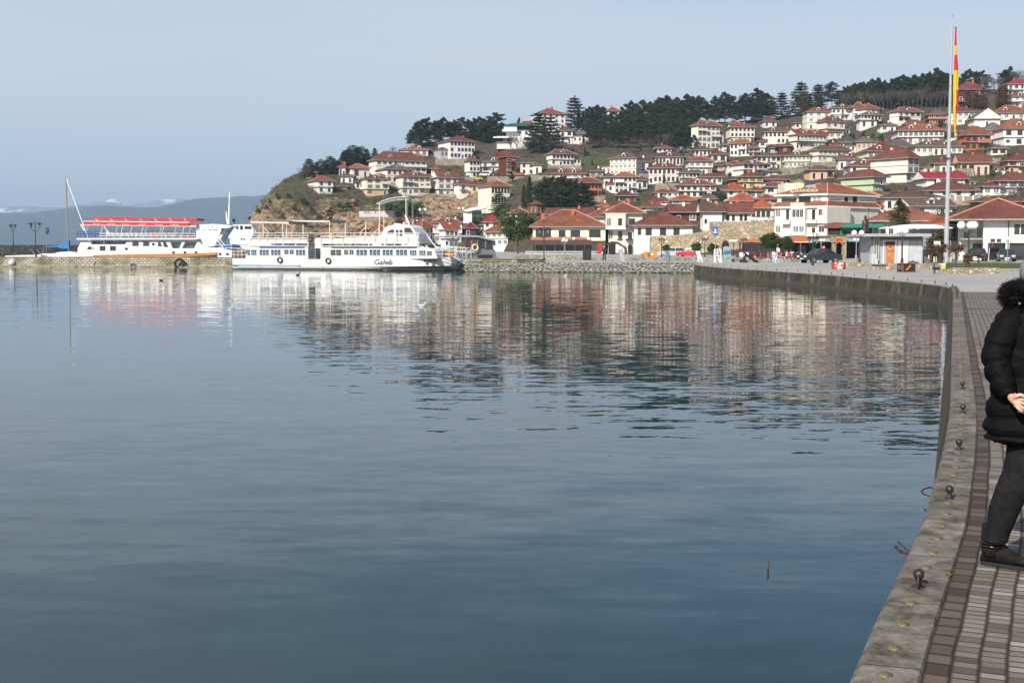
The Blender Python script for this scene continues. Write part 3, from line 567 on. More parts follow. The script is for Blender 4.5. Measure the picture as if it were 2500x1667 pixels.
def house(x0, x1, ye, yb, yt, rf='r', wl='w', rk='h', xs=None, label='', fl=0, nw=0, wk=None, over=None, bal=None, Y=None, chim=None, dep=None, lower=None, rot=0, name='house', trim=None, sd=None, ov=.85, xl=None, group=None, wins=None):
    """x0,x1 front wall; ye eave; yb base; yt roof top; xs right end of the visible side wall (photo pixels)"""
    global NH; NH += 1; rd = random.Random(NH*7+3 if sd is None else sd)
    xc = (x0+x1)/2; Y = Y or gY(xc, min(yb, 619)); k = FPX/Y
    phi = R(rot) if rot else (R(24) if xs else R(rd.uniform(-4, 6)))
    if xl: phi = R(-24)
    base_dir = -math.atan((xc-CX)/FPX)*.35
    w = (x1-x0)/k/cos(phi)
    if xs: d = min(15, max(5.5, (xs-x1)/k/sin(phi)))
    elif xl: d = min(15, max(5.5, (x0-xl)/k/sin(-phi)))
    else: d = dep or min(12, max(6, w*.85))
    if dep: d = dep
    ang = phi+base_dir*.5
    # positive phi turns the house so that its right side shows
    o = P(x1 if phi > 0 else x0, yb, Y); F = Fr((o.x, o.y), ang)
    if phi > 0: F = Fr((o.x-w*cos(ang), o.y-w*sin(ang)), ang)
    zb = P(xc, yb, Y).z; ze = P(xc, ye, Y).z; H = ze-zb
    zt = P(xc, yt, Y+d*.45).z; h = min(max(zt-ze, .12*min(w, d)), .62*min(w, d)) if rk != 'x' else .2
    fl = fl or max(1, round(H/3.0)); fh = H/fl
    if over is None: over = fl > 1 and rd.random() < .55
    loc = F.w(w/2, d/2, zb); t = thing(name, loc, label, 'house', group)
    ins = .55 if over else 0
    zl = zb+(fh if over else 0)
    m1, m2 = WM[wl], WM[lower or wl]
    mb = MB(); mb.fbox(F, 0, w, 0, d, zl, ze-.02)
    if over:
        mb.c = 1; mb.fbox(F, ins, w-ins*.4, ins, d-.1, zb-3, zl-.003)
    else: mb.c = 1; mb.fbox(F, .01, w-.01, .01, d-.01, zb-3, zl)
    mb.build('wall', [m1, m2], t)
    mb = MB()
    tr = (rd.random() < .45) if trim is None else trim
    if tr and fl > 1:
        for i in range(1, fl): z = zb+fh*i; mb.fbox(F, -.04, w+.04, -.04+(0 if not over or i > 1 else 0), d+.04, z-.07, z+.07)
        mb.build('floor_band', M_TRIM, t)
    mb = MB(); roof(mb, F, w, d, ze, h, rk, ov); rmats = [RF[rf], M_EAVE, m1, M_RIDGE if rf in 'ork' and rd.random() < .5 else RF[rf]]
    if rk != 'x' or True: ro = mb.build('roof', rmats if rk != 'x' else [M_CONC, M_EAVE, m1, M_CONC], t)
    nc = rd.choice([0, 1, 1, 2]) if chim is None else chim
    for i in range(nc if rk != 'x' else 0):
        cs = w*rd.uniform(.25, .8); ct = d*rd.uniform(.3, .6); mb = MB(); zc = ze+h*.55; mb.fbox(F, cs, cs+.6, ct, ct+.55, zc-.6, ze+h+rd.uniform(.1, .8)); q = ze+h+.2
        mb.build('chimney', [M_CLAY if rd.random() < .6 else WM['c']], ro)
    if rk in 'hg' and w > 8.5 and rd.random() < .45:
        for cs in ([w*.5] if w < 12 else [w*.3, w*.68])[:rd.choice([1, 2])]:
            mb = MB(); dz = h*.28; td = d*.5*dz/h-.3; mb.fbox(F, cs-.75, cs+.75, td, td+2.2, ze+dz-.5, ze+dz+1.0); dm = mb.build('dormer', m1, ro)
            ORG[dm.name] = ORG[t.name]; mb = MB(); roof(mb, F, 1.5, 2.4, ze+dz+1.0, .5, 'f', .22, cs-.75, td); mb.build('dormer_roof', [RF[rf], M_EAVE, m1, RF[rf]], dm) if 0 else mb.build('dormer_roof', [RF[rf], M_EAVE, m1, RF[rf]], ro)
            inst(WIN['d'], 'dormer_window', F.w(cs, td, ze+dz+.1), F.a, (.9, 1, .75), ro)
    # front windows, row by row
    wk = wk or rd.choice(['d', 'd', 's', 't', 'w', 'c', 'p'])
    nw = nw or max(2, int(w/2.6))
    rt = F.a
    bal = rd.choice([0, 0, 1, 2]) if bal is None else bal
    for r_ in wins or ():
        sa, za = F.pt(r_[0], r_[3]); sb, zt_ = F.pt(r_[1], r_[2]); inst(WIN[wk], 'window', F.w((sa+sb)/2, 0, za), rt, (sb-sa, 1, zt_-za), t)
    for i in range(0 if wins else fl):
        z0 = zb+fh*i; t0 = -.0 if (i > 0 or not over) else ins
        cell = w/nw; tall = fh*.54; zz = z0+fh*.27
        isb = bal and i >= max(0, fl-bal-(0 if fl > 1 else 0)) and fl > 1
        b0, b1 = (0, 0)
        if isb: b0 = rd.choice([0, nw//2, nw-max(1, nw//2)]) if nw > 2 else 0; b1 = b0+max(1, nw//2)
        for j in range(nw):
            sx = cell*(j+.5)
            if isb and b0 <= j < b1:
                if j == b0: inst(DOOR, 'door', F.w(sx, t0, z0+.08), rt, (min(1.5, cell*.6), 1, fh*.72), t)
                else: inst(WIN[wk], 'window', F.w(sx, t0, zz), rt, (min(1.5, cell*.74), 1, tall), t)
                continue
            if rd.random() < .1 and i < fl-1: continue
            if i == 0 and rd.random() < .25: inst(DOOR, 'door', F.w(sx, t0, z0+.02), rt, (1.0, 1, fh*.7), t); continue
            inst(WIN[wk], 'window', F.w(sx, t0, zz), rt, (min({'t': .95, 's': 1.0}.get(wk, 1.7), cell*.68), 1, tall), t)
        if isb:
            s0, s1 = cell*b0+.1, cell*b1-.1; pr = 1.1
            mb = MB(); mb.fbox(F, s0, s1, t0-pr, t0-.003, z0-.12, z0+.04)
            mb.c = 1
            mb.fbox(F, s0, s1, t0-pr, t0-pr+.05, z0+.9, z0+.97)
            n = max(2, int((s1-s0)/.5))
            if rd.random() < .4: mb.c = 2; mb.fbox(F, s0+.02, s1-.02, t0-pr+.005, t0-pr+.04, z0+.04, z0+.9)
            else:
                for q in range(n+1): ss = s0+.03+(s1-s0-.09)*q/n; mb.fbox(F, ss, ss+.04, t0-pr+.005, t0-pr+.045, z0+.04, z0+.9)
            mb.build('balcony', [M_CONC, M_RAIL, m1], t)
    # side windows
    if xs or xl:
        for i in range(fl):
            for j in range(max(1, int(d/4.5))):
                if rd.random() < .45: continue
                tt = d*(j+.5)/max(1, int(d/4.5)); z0 = zb+fh*i+fh*.32
                if xs: inst(WIN[wk], 'window', F.w(w-(ins*.4 if over and i == 0 else 0), tt, z0), rt+pi/2, (.8, 1, fh*.42), t)
                else: inst(WIN[wk], 'window', F.w((ins if over and i == 0 else 0), tt, z0), rt-pi/2, (.8, 1, fh*.42), t)
    return t, F, w, d, zb, ze
H_ = [
 # left slope
 dict(a=(748, 772, 421, 437, 406, 'd', 'c'), label='small cream house half hidden by cedars, farthest left on the hill'),
 dict(a=(778, 814, 441, 472, 430, 'o', 'w'), xs=851, fl=2, wk='t', label='white house with a low orange hip roof above the left cliff'),
 dict(a=(820, 848, 455, 474, 447, 'b', 'a'), label='small grey house with brown hip roof in front of the orange roofed cliff house', Y=494),
 dict(a=(828, 843, 408, 434, 400, 'd', 'w'), label='narrow white tower house under the big cedar on the left slope'),
 dict(a=(862, 902, 411, 436, 401, 'o', 'c'), xs=931, label='cream house with orange hip roof and grey side wall right of the leftmost big cedar'),
 dict(a=(866, 896, 444, 462, 436, 'b', 'w'), label='low white house with a brown roof squeezed beside the bare tree above the cliff'),
 dict(a=(925, 1041, 394, 424, 374, 'r', 'w'), xs=1064, fl=2, bal=1, nw=9, wk='w', label='long white house with red roof and blank grey gable wall on the left slope', chim=2),
 dict(a=(977, 1044, 366, 381, 358, 'o', 'w'), label='white house with a long orange roof just below the left pine wood'),
 dict(a=(947, 1009, 414, 446, 403, 'g', 'c'), xs=1040, wk='t', nw=5, over=False, label='big plain cream house with a half grey, half red hip roof'),
 dict(a=(985, 1051, 432, 474, 421, 'r', 'c'), xs=1070, rk='h', fl=3, bal=2, nw=5, wk='c', label='cream three storey house with a gabled bay and red roof above the ochre cliff'),
 dict(a=(897, 950, 437, 475, 430, 'r', 'c'), xs=968, fl=3, bal=1, wk='c', lower='e', label='cream house with shuttered windows and an orange lower corner above the cliff'),
 dict(a=(1071, 1119, 434, 477, 419, 'r', 'w'), xs=1131, rk='g', fl=3, label='white house with a steep red gabled roof and two roof lights'),
 dict(a=(1122, 1161, 450, 478, 440, 'd', 'w'), xs=1172, fl=2, over=False, label='plain white house with dark red roof right of the steep red gabled one'),
 dict(a=(1101, 1159, 346, 388, 334, 'd', 'w'), xs=1192, fl=3, nw=7, wk='d', bal=0, over=False, label='large white three storey house with a dark red roof below the left pine wood'),
 dict(a=(1147, 1172, 393, 433, 387, 'b', 'w'), xs=1180, fl=3, nw=3, wk='t', bal=0, label='narrow white three storey house with brown roof beside parked cars'),
 dict(a=(1175, 1235, 395, 420, 388, 'b', 'w'), fl=2, wk='c', label='long white house with a flat brown roof left of the maroon tower house'),
 dict(a=(1271, 1305, 397, 427, 396, 'b', 'c'), rk='x', fl=2, over=False, wk='s', label='old cream ruin without a roof right of the maroon tower house'),
 dict(a=(1323, 1380, 279, 326, 266, 'o', 'w'), xs=1405, fl=4, wk='t', label='tall white house with a broad orange roof under the lone hilltop cedar'),
 dict(a=(1366, 1398, 319, 350, 308, 'b', 'w'), fl=2, nw=2, bal=2, label='small white house with brown hip roof and two balconies beside the dense wood'),
 dict(a=(1402, 1437, 327, 352, 319, 'g', 'w'), nw=4, label='white house with dark grey roof at the left edge of the dense wood'),
 dict(a=(1483, 1512, 271, 322, 261, 'r', 'w'), label='white house with red roof showing above the dense pine wood'),
 dict(a=(1348, 1402, 377, 404, 366, 'r', 'w'), xs=1411, fl=2, nw=6, wk='t', bal=0, over=True, label='white house with a row of dark windows and red roof below the grassy slope'),
 dict(a=(1489, 1550, 387, 428, 375, 'b', 'c'), xl=1471, fl=3, nw=6, wk='p', bal=0, over=False, label='large cream three storey house with brown roof below the dense wood'),
 dict(a=(1560, 1597, 394, 422, 385, 'd', 'w'), label='dark sided white house with dark red roof right of the large cream block'),
 dict(a=(1345, 1430, 424, 434, 413, 'r', 'w'), fl=1, label='low long white house with red roof above the dark tree row'),
 dict(a=(1416, 1469, 447, 479, 434, 'r', 'o'), xs=1478, fl=2, nw=6, wk='d', bal=0, label='orange house with red roof at the right of the dark tree row'),
 dict(a=(1474, 1499, 432, 460, 423, 'b', 'c'), wk='t', label='small cream house with brown roof left of the white three storey house with orange roof'),
 dict(a=(1501, 1553, 432, 472, 420, 'o', 'w'), fl=3, nw=5, wk='t', bal=2, over=False, label='white three storey house with a bright orange roof and glazed balconies'),
 dict(a=(1584, 1658, 410, 447, 398, 'd', 'c'), fl=2, nw=7, wk='t', bal=0, over=False, label='long cream house with a row of small dark windows and dark red roof'),
 dict(a=(1600, 1667, 383, 408, 372, 'd', 'w'), nw=8, wk='t', bal=0, label='white house with many narrow windows directly above the long cream house'),
 dict(a=(1682, 1740, 393, 426, 382, 'r', 'c'), fl=2, nw=4, wk='p', label='cream house with red roof and one small balcony in the middle of the slope'),
 dict(a=(1697, 1735, 366, 381, 358, 'b', 'w'), wk='t', nw=4, fl=1, label='low white house with a brown roof below the tall four storey cream house'),
 dict(a=(1737, 1773, 377, 397, 368, 'r', 'c'), fl=1, wk='d', nw=2, label='cream house with one large dark window and red roof'),
 dict(a=(1701, 1757, 308, 362, 296, 'o', 'c'), xs=1763, fl=4, nw=5, bal=2, wk='c', label='tall cream four storey house with orange roof right of the dense wood'),
 dict(a=(1783, 1842, 311, 348, 301, 'o', 'c'), fl=3, nw=6, wk='t', bal=0, over=True, label='cream house with a jutting upper floor and orange roof below the tall pine stand'),
 dict(a=(1782, 1826, 351, 381, 341, 'o', 'w'), xl=1774, fl=2, nw=5, label='white house with orange roof below the cream one with the jutting floor'),
 dict(a=(1853, 1869, 345, 377, 339, 'd', 'w'), fl=2, nw=1, label='very narrow white house with a small red roof'),
 dict(a=(1866, 1935, 322, 352, 312, 'b', 'c'), fl=2, nw=7, wk='t', lower='e', label='wide cream house with brown roof and a peach coloured lower floor'),
 dict(a=(1939, 2018, 331, 363, 321, 'c', 'c'), xs=2024, rk='g', fl=2, nw=8, wk='p', bal=1, label='long cream terrace with a roof half brown and half crimson'),
 dict(a=(1971, 2026, 273, 314, 262, 'r', 'c'), fl=3, over=False, wk='p', label='weathered cream house with a red roof below the hilltop cedars'),
 dict(a=(2031, 2084, 264, 296, 255, 'b', 'w'), fl=2, nw=5, bal=1, label='white house with brown roof, left part of the pair under the bare woods'),
 dict(a=(2084, 2109, 262, 294, 249, 'r', 'w'), fl=2, nw=2, label='narrow white house with red roof, right part of the pair under the bare woods'),
 dict(a=(2012, 2062, 298, 335, 286, 'r', 'c'), xs=2077, fl=2, nw=3, wk='p', label='plain cream house with red roof and grey right side on the upper slope'),
 dict(a=(2101, 2151, 281, 311, 274, 'b', 'c'), fl=2, nw=6, bal=1, wk='d', label='cream house with brown roof and a balcony left of the dark crimson shed'),
 dict(a=(2110, 2150, 267, 284, 257, 'r', 'w'), xs=2186, fl=1, label='white house with a pale side wall and red roof below the right woods'),
 dict(a=(2187, 2248, 274, 300, 264, 'r', 'w'), xs=2258, fl=2, nw=4, bal=1, label='white house with red hip roof just left above the flagpole'),
 dict(a=(2091, 2137, 346, 369, 335, 'g', 'e'), nw=4, label='peach and white house with grey roof on the green slope'),
 dict(a=(1992, 2076, 368, 396, 357, 'b', 'c'), xs=2088, fl=2, nw=7, wk='p', bal=2, label='wide cream house with a roof half red, half brown above the scrubby slope'),
 dict(a=(1848, 1906, 381, 412, 373, 'b', 'c'), fl=2, nw=5, wk='d', label='cream house with brown roof left of a twin brown roofed house'),
 dict(a=(1915, 1976, 380, 410, 372, 'b', 'c'), fl=2, nw=6, wk='p', label='twin roofed cream house with brown tiles above a stone wall'),
 dict(a=(1977, 2036, 415, 437, 404, 'b', 'e'), fl=1, nw=3, label='peach house with a roof half orange and half brown right of the grass patch'),
 dict(a=(2047, 2094, 389, 413, 380, 'b', 'w'), fl=1, nw=3, wk='c', label='white house with two reddish windows under a long brown roof'),
 dict(a=(1776, 1812, 401, 430, 393, 'r', 'w'), fl=2, nw=3, wk='p', label='white house with a small central red hip roof, left of three joined pavilions'),
 dict(a=(1812, 1874, 401, 429, 393, 'r', 'w'), xs=1896, fl=2, nw=5, bal=2, wk='d', label='white house with red pavilion roof and a deep terrace, right of three joined pavilions'),
 dict(a=(1713, 1763, 432, 451, 423, 'd', 'c'), fl=1, nw=4, wk='w', chim=1, label='cream house with a pale central chimney and dark red roof'),
 dict(a=(1659, 1747, 452, 482, 437, 'r', 'c'), fl=2, nw=6, wk='t', bal=1, over=True, label='wide cream house with red hip roof, dark shutters and roofed balcony'),
 dict(a=(1664, 1709, 422, 447, 416, 'b', 'w'), rk='g', fl=2, nw=5, wk='t', label='white house with brown roof just above the wide cream house with shutters'),
 dict(a=(1811, 1863, 431, 459, 420, 'd', 'y'), fl=2, nw=3, wk='c', label='yellow house with a dark red roof in the middle of the lower slope'),
 dict(a=(1865, 1920, 438, 451, 428, 'd', 'p'), fl=1, nw=5, wk='p', label='pink house with a dark brown roof above the hotel roof'),
 dict(a=(1771, 1825, 465, 492, 452, 'k', 'w'), fl=2, nw=2, wk='s', bal=0, over=False, label='blank white house with a bright red hip roof and curved eave'),
 dict(a=(1782, 1846, 491, 502, 472, 'k', 'c'), fl=1, nw=3, label='cream house with a long bright red roof left of the hotel'),
 dict(a=(1641, 1702, 489, 499, 477, 'k', 'w'), fl=1, nw=3, label='low white house with a bright red roof and solar heater'),
 dict(a=(1714, 1750, 485, 499, 472, 'b', 'w'), fl=1, nw=2, wk='w', label='small white house with brown roof beside the white flowering tree'),
 dict(a=(1869, 1918, 456, 474, 446, 'r', 'w'), fl=1, nw=2, label='white house with an arched opening and red roof behind the hotel'),
 dict(a=(2126, 2163, 433, 470, 416, 'd', 'g'), xs=2224, rot=38, fl=2, nw=4, wk='w', bal=1, name='house', label='pale green house with dark red hip roof on the lower right slope'),
 dict(a=(2076, 2186, 405, 432, 385, 'd', 'w'), nw=6, fl=1, label='white house with a broad dark red roof behind the pale green one'),
 dict(a=(2118, 2222, 369, 394, 352, 'd', 'c'), nw=7, fl=1, wk='c', label='cream house with broad dark red roof two rows above the pale green one'),
 dict(a=(2165, 2234, 359, 372, 341, 'g', 'w'), fl=1, label='white house with a bare grey roof left of the flagpole'),
 dict(a=(2192, 2300, 319, 352, 302, 'o', 'w'), fl=2, nw=9, wk='c', bal=0, lower='w', label='big white house with orange bands and a second orange roof tier', chim=1),
 dict(a=(2210, 2276, 303, 317, 293, 'o', 'w'), fl=1, nw=8, wk='c', dep=6, label='attic storey with a ribbon of windows and orange roof on the big banded house', Y=508),
 dict(a=(2236, 2350, 357, 378, 343, 'b', 'c'), nw=8, fl=1, label='long cream house with brown roof crossed by the flagpole'),
 dict(a=(2208, 2243, 387, 443, 368, 'd', 'c'), xs=2312, rot=40, fl=3, wk='c', over=True, trim=True, label='large old white house with jutting grey upper floors behind the flagpole'),
 dict(a=(2280, 2342, 399, 426, 388, 'd', 'w'), fl=1, nw=4, wk='c', label='white house with a glazed porch right of the flagpole'),
 dict(a=(2345, 2412, 397, 428, 379, 'd', 'e'), fl=1, nw=4, wk='d', rk='g', label='unfinished brick and concrete house with dark red roof and open bays'),
 dict(a=(2262, 2356, 436, 455, 420, 'c', 'w'), fl=1, nw=2, rk='g', wk='s', label='low white house with crimson roof and solar panels'),
 dict(a=(2256, 2386, 465, 480, 444, 'd', 'w'), fl=1, nw=4, wk='t', label='white house with a wide dark roof above the stone arches'),
 dict(a=(2162, 2300, 482, 508, 467, 'b', 'c'), fl=1, nw=6, wk='t', label='cream house with a long brown roof behind the tall cypress'),
 dict(a=(2226, 2325, 503, 522, 486, 'b', 'w'), rk='g', fl=1, nw=2, wk='s', label='white house with a long brown gabled roof right of the tall cypress'),
 dict(a=(2440, 2530, 441, 476, 420, 'd', 'w'), fl=2, nw=4, label='white house with dark red roof behind bare branches at the right edge'),
 dict(a=(2380, 2441, 290, 311, 267, 'g', 'w'), rk='f', fl=1, nw=1, wk='p', bal=0, label='blank white gable end house right of the flag'),
 dict(a=(2266, 2310, 280, 304, 269, 'b', 'k'), fl=2, nw=3, wk='w', label='raw brick house with brown roof just left of the flagpole'),
 dict(a=(2322, 2378, 273, 304, 262, 'd', 'w'), fl=2, nw=4, wk='p', label='white house with red brown roof directly right of the flag'),
 dict(a=(2340, 2406, 219, 262, 199, 'd', 'm'), fl=3, nw=5, wk='d', label='large dark house with a maroon roof high behind the flag'),
 dict(a=(2462, 2530, 205, 234, 193, 'c', 'w'), fl=2, nw=5, label='white house with crimson roof highest at the right edge'),
 dict(a=(2356, 2418, 330, 366, 308, 'o', 'k'), fl=2, nw=4, wk='d', label='orange brick house with orange roof below the blank gable end'),
 dict(a=(2298, 2348, 321, 342, 306, 'b', 'w'), fl=1, nw=3, label='white house with a brown roof directly behind the flag tip'),
 dict(a=(2449, 2530, 314, 356, 290, 'o', 'w'), fl=2, nw=3, wk='d', label='white house with an orange roof and tall windows at the right edge'),
 dict(a=(2432, 2520, 275, 292, 257, 'r', 'w'), fl=1, nw=5, label='white house under stacked red roofs at the right edge'),
 dict(a=(2466, 2530, 280, 298, 270, 'r', 'c'), fl=1, nw=4, Y=520, label='cream house with red roof in front of the stacked red roofs'),
 dict(a=(2404, 2448, 318, 340, 300, 'g', 'w'), fl=1, nw=3, label='white house with a faded grey roof beside the orange brick one'),
 dict(a=(2458, 2520, 236, 262, 228, 'r', 'w'), fl=2, nw=4, label='white house half hidden by trees under the highest crimson roof'),
 dict(a=(1679, 1696, 268, 318, 254, 'k', 'w'), fl=2, nw=2, label='white house with bright orange roof glimpsed behind the tall pines'),
 dict(a=(1779, 1808, 302, 312, 293, 'r', 'w'), fl=1, label='low white house with red roof seen between pine trunks'),
 dict(a=(1864, 1896, 297, 311, 285, 'd', 'w'), fl=1, nw=2, label='low white house with red roof behind the pines, above the green strip'),
 # lower old quarter at the shore
 dict(a=(1200, 1245, 454, 500, 442, 'o', 'c'), xs=1279, fl=2, nw=6, wk='t', bal=0, over=False, label='cream house with a peach side wall and orange hip roof left of the big cypress',),
 dict(a=(1181, 1216, 542, 557, 523, 'c', 'w'), fl=1, nw=2, label='white house with a crimson roof left of the large leafy tree'),
 dict(a=(1218, 1250, 541, 556, 530, 'r', 'c'), fl=1, nw=2, label='cream house with a shuttered window right behind the crimson roof'),
 dict(a=(1186, 1240, 566, 600, 552, 'o', 'w'), fl=2, nw=4, wk='p', bal=0, Y=362, label='white house with orange hip roof directly left of the large leafy tree'),
 dict(a=(1033, 1057, 555, 605, 539, 'k', 'w'), xs=1087, rot=50, fl=3, nw=3, wk='t', bal=0, over=False, Y=420, label='white house with orange roof and long grey side wall behind the ferry bow'),
 dict(a=(1088, 1119, 560, 605, 545, 'k', 'w'), xs=1134, rk='g', fl=2, nw=3, wk='c', bal=2, Y=412, label='white house with an orange roof and two glazed balconies behind the grey boat'),
 dict(a=(1136, 1162, 557, 600, 542, 'r', 'm'), rk='f', fl=2, nw=2, Y=425, label='maroon gable fronted house behind the grey boat'),
 dict(a=(1160, 1190, 562, 600, 550, 'k', 'a'), rk='f', fl=2, nw=2, Y=432, label='grey gabled house with an orange roof above the grey boat'),
 dict(a=(1141, 1178, 549, 590, 539, 'b', 'w'), fl=2, nw=2, label='low white house with brown roof beside the dark hedge'),
 dict(a=(965, 1022, 546, 600, 533, 'k', 'w'), fl=2, nw=4, Y=440, label='white house with orange roof behind the ferry wheelhouse'),
 dict(a=(1058, 1128, 544, 596, 532, 'r', 'w'), fl=2, nw=4, label='white house with a long red roof farther behind the ferry bow'),
 dict(a=(909, 944, 566, 600, 548, 'r', 'c'), fl=1, nw=2, Y=430, label='cream house with a red roof left of the ferry wheelhouse'),
 dict(a=(1000, 1034, 553, 600, 541, 'd', 'w'), fl=2, nw=2, Y=436, label='white house with dark red roof right behind the ferry mast'),
 # front row
 dict(a=(1337, 1444, 523, 545, 508, 'r', 's'), rk='g', fl=1, nw=2, wk='s', dep=11, bal=0, label='long stone church hall with a plain red roof behind the restaurant', name='church_hall'),
 dict(a=(1440, 1528, 530, 560, 506, 'r', 'w'), fl=1, nw=3, label='white house with red roof and white chimney left of the cream bay tower house'),
 dict(a=(1459, 1483, 502, 512, 494, 'k', 'c'), fl=1, nw=1, label='tiny house with a bright red pyramid roof below the orange house'),
 dict(a=(1552, 1628, 506, 513, 496, 'r', 'w'), fl=1, nw=2, wk='s', label='low white house with a long red roof behind the big hip roof'),
 dict(a=(1579, 1640, 496, 504, 478, 'd', 'w'), fl=1, nw=3, label='house with a dark red roof carrying solar heaters'),
 dict(a=(1716, 1762, 517, 563, 498, 'b', 'w'), rk='g', fl=2, nw=2, wk='s', bal=0, over=False, wins=[(1720, 1726, 535, 545)], label='white house with one small dark window above the stone wall'),
 dict(a=(1764, 1831, 520, 558, 496, 'd', 'w'), rk='g', fl=1, nw=4, wk='t', bal=0, over=False, wins=[(1773, 1780, 525, 538), (1787, 1794, 525, 538), (1806, 1813, 525, 538), (1817, 1824, 525, 538)], label='white house with four green and grey shutters above the stone wall', dep=9),
 dict(a=(1834, 1888, 508, 540, 487, 'k', 'w'), fl=1, nw=5, wk='d', bal=0, over=False, trim=True, wins=[(1835, 1844, 515, 528.5), (1847, 1856, 515, 528.5), (1859, 1868, 515, 528.5), (1871, 1880, 515, 528.5)], label='white house with four dark framed windows left of the hotel'),
 dict(a=(1640, 1708, 518, 545, 499, 'd', 'm'), rk='g', fl=1, nw=2, bal=0, label='dark timber house with a sloping brown red roof behind the big hip roof'),
]
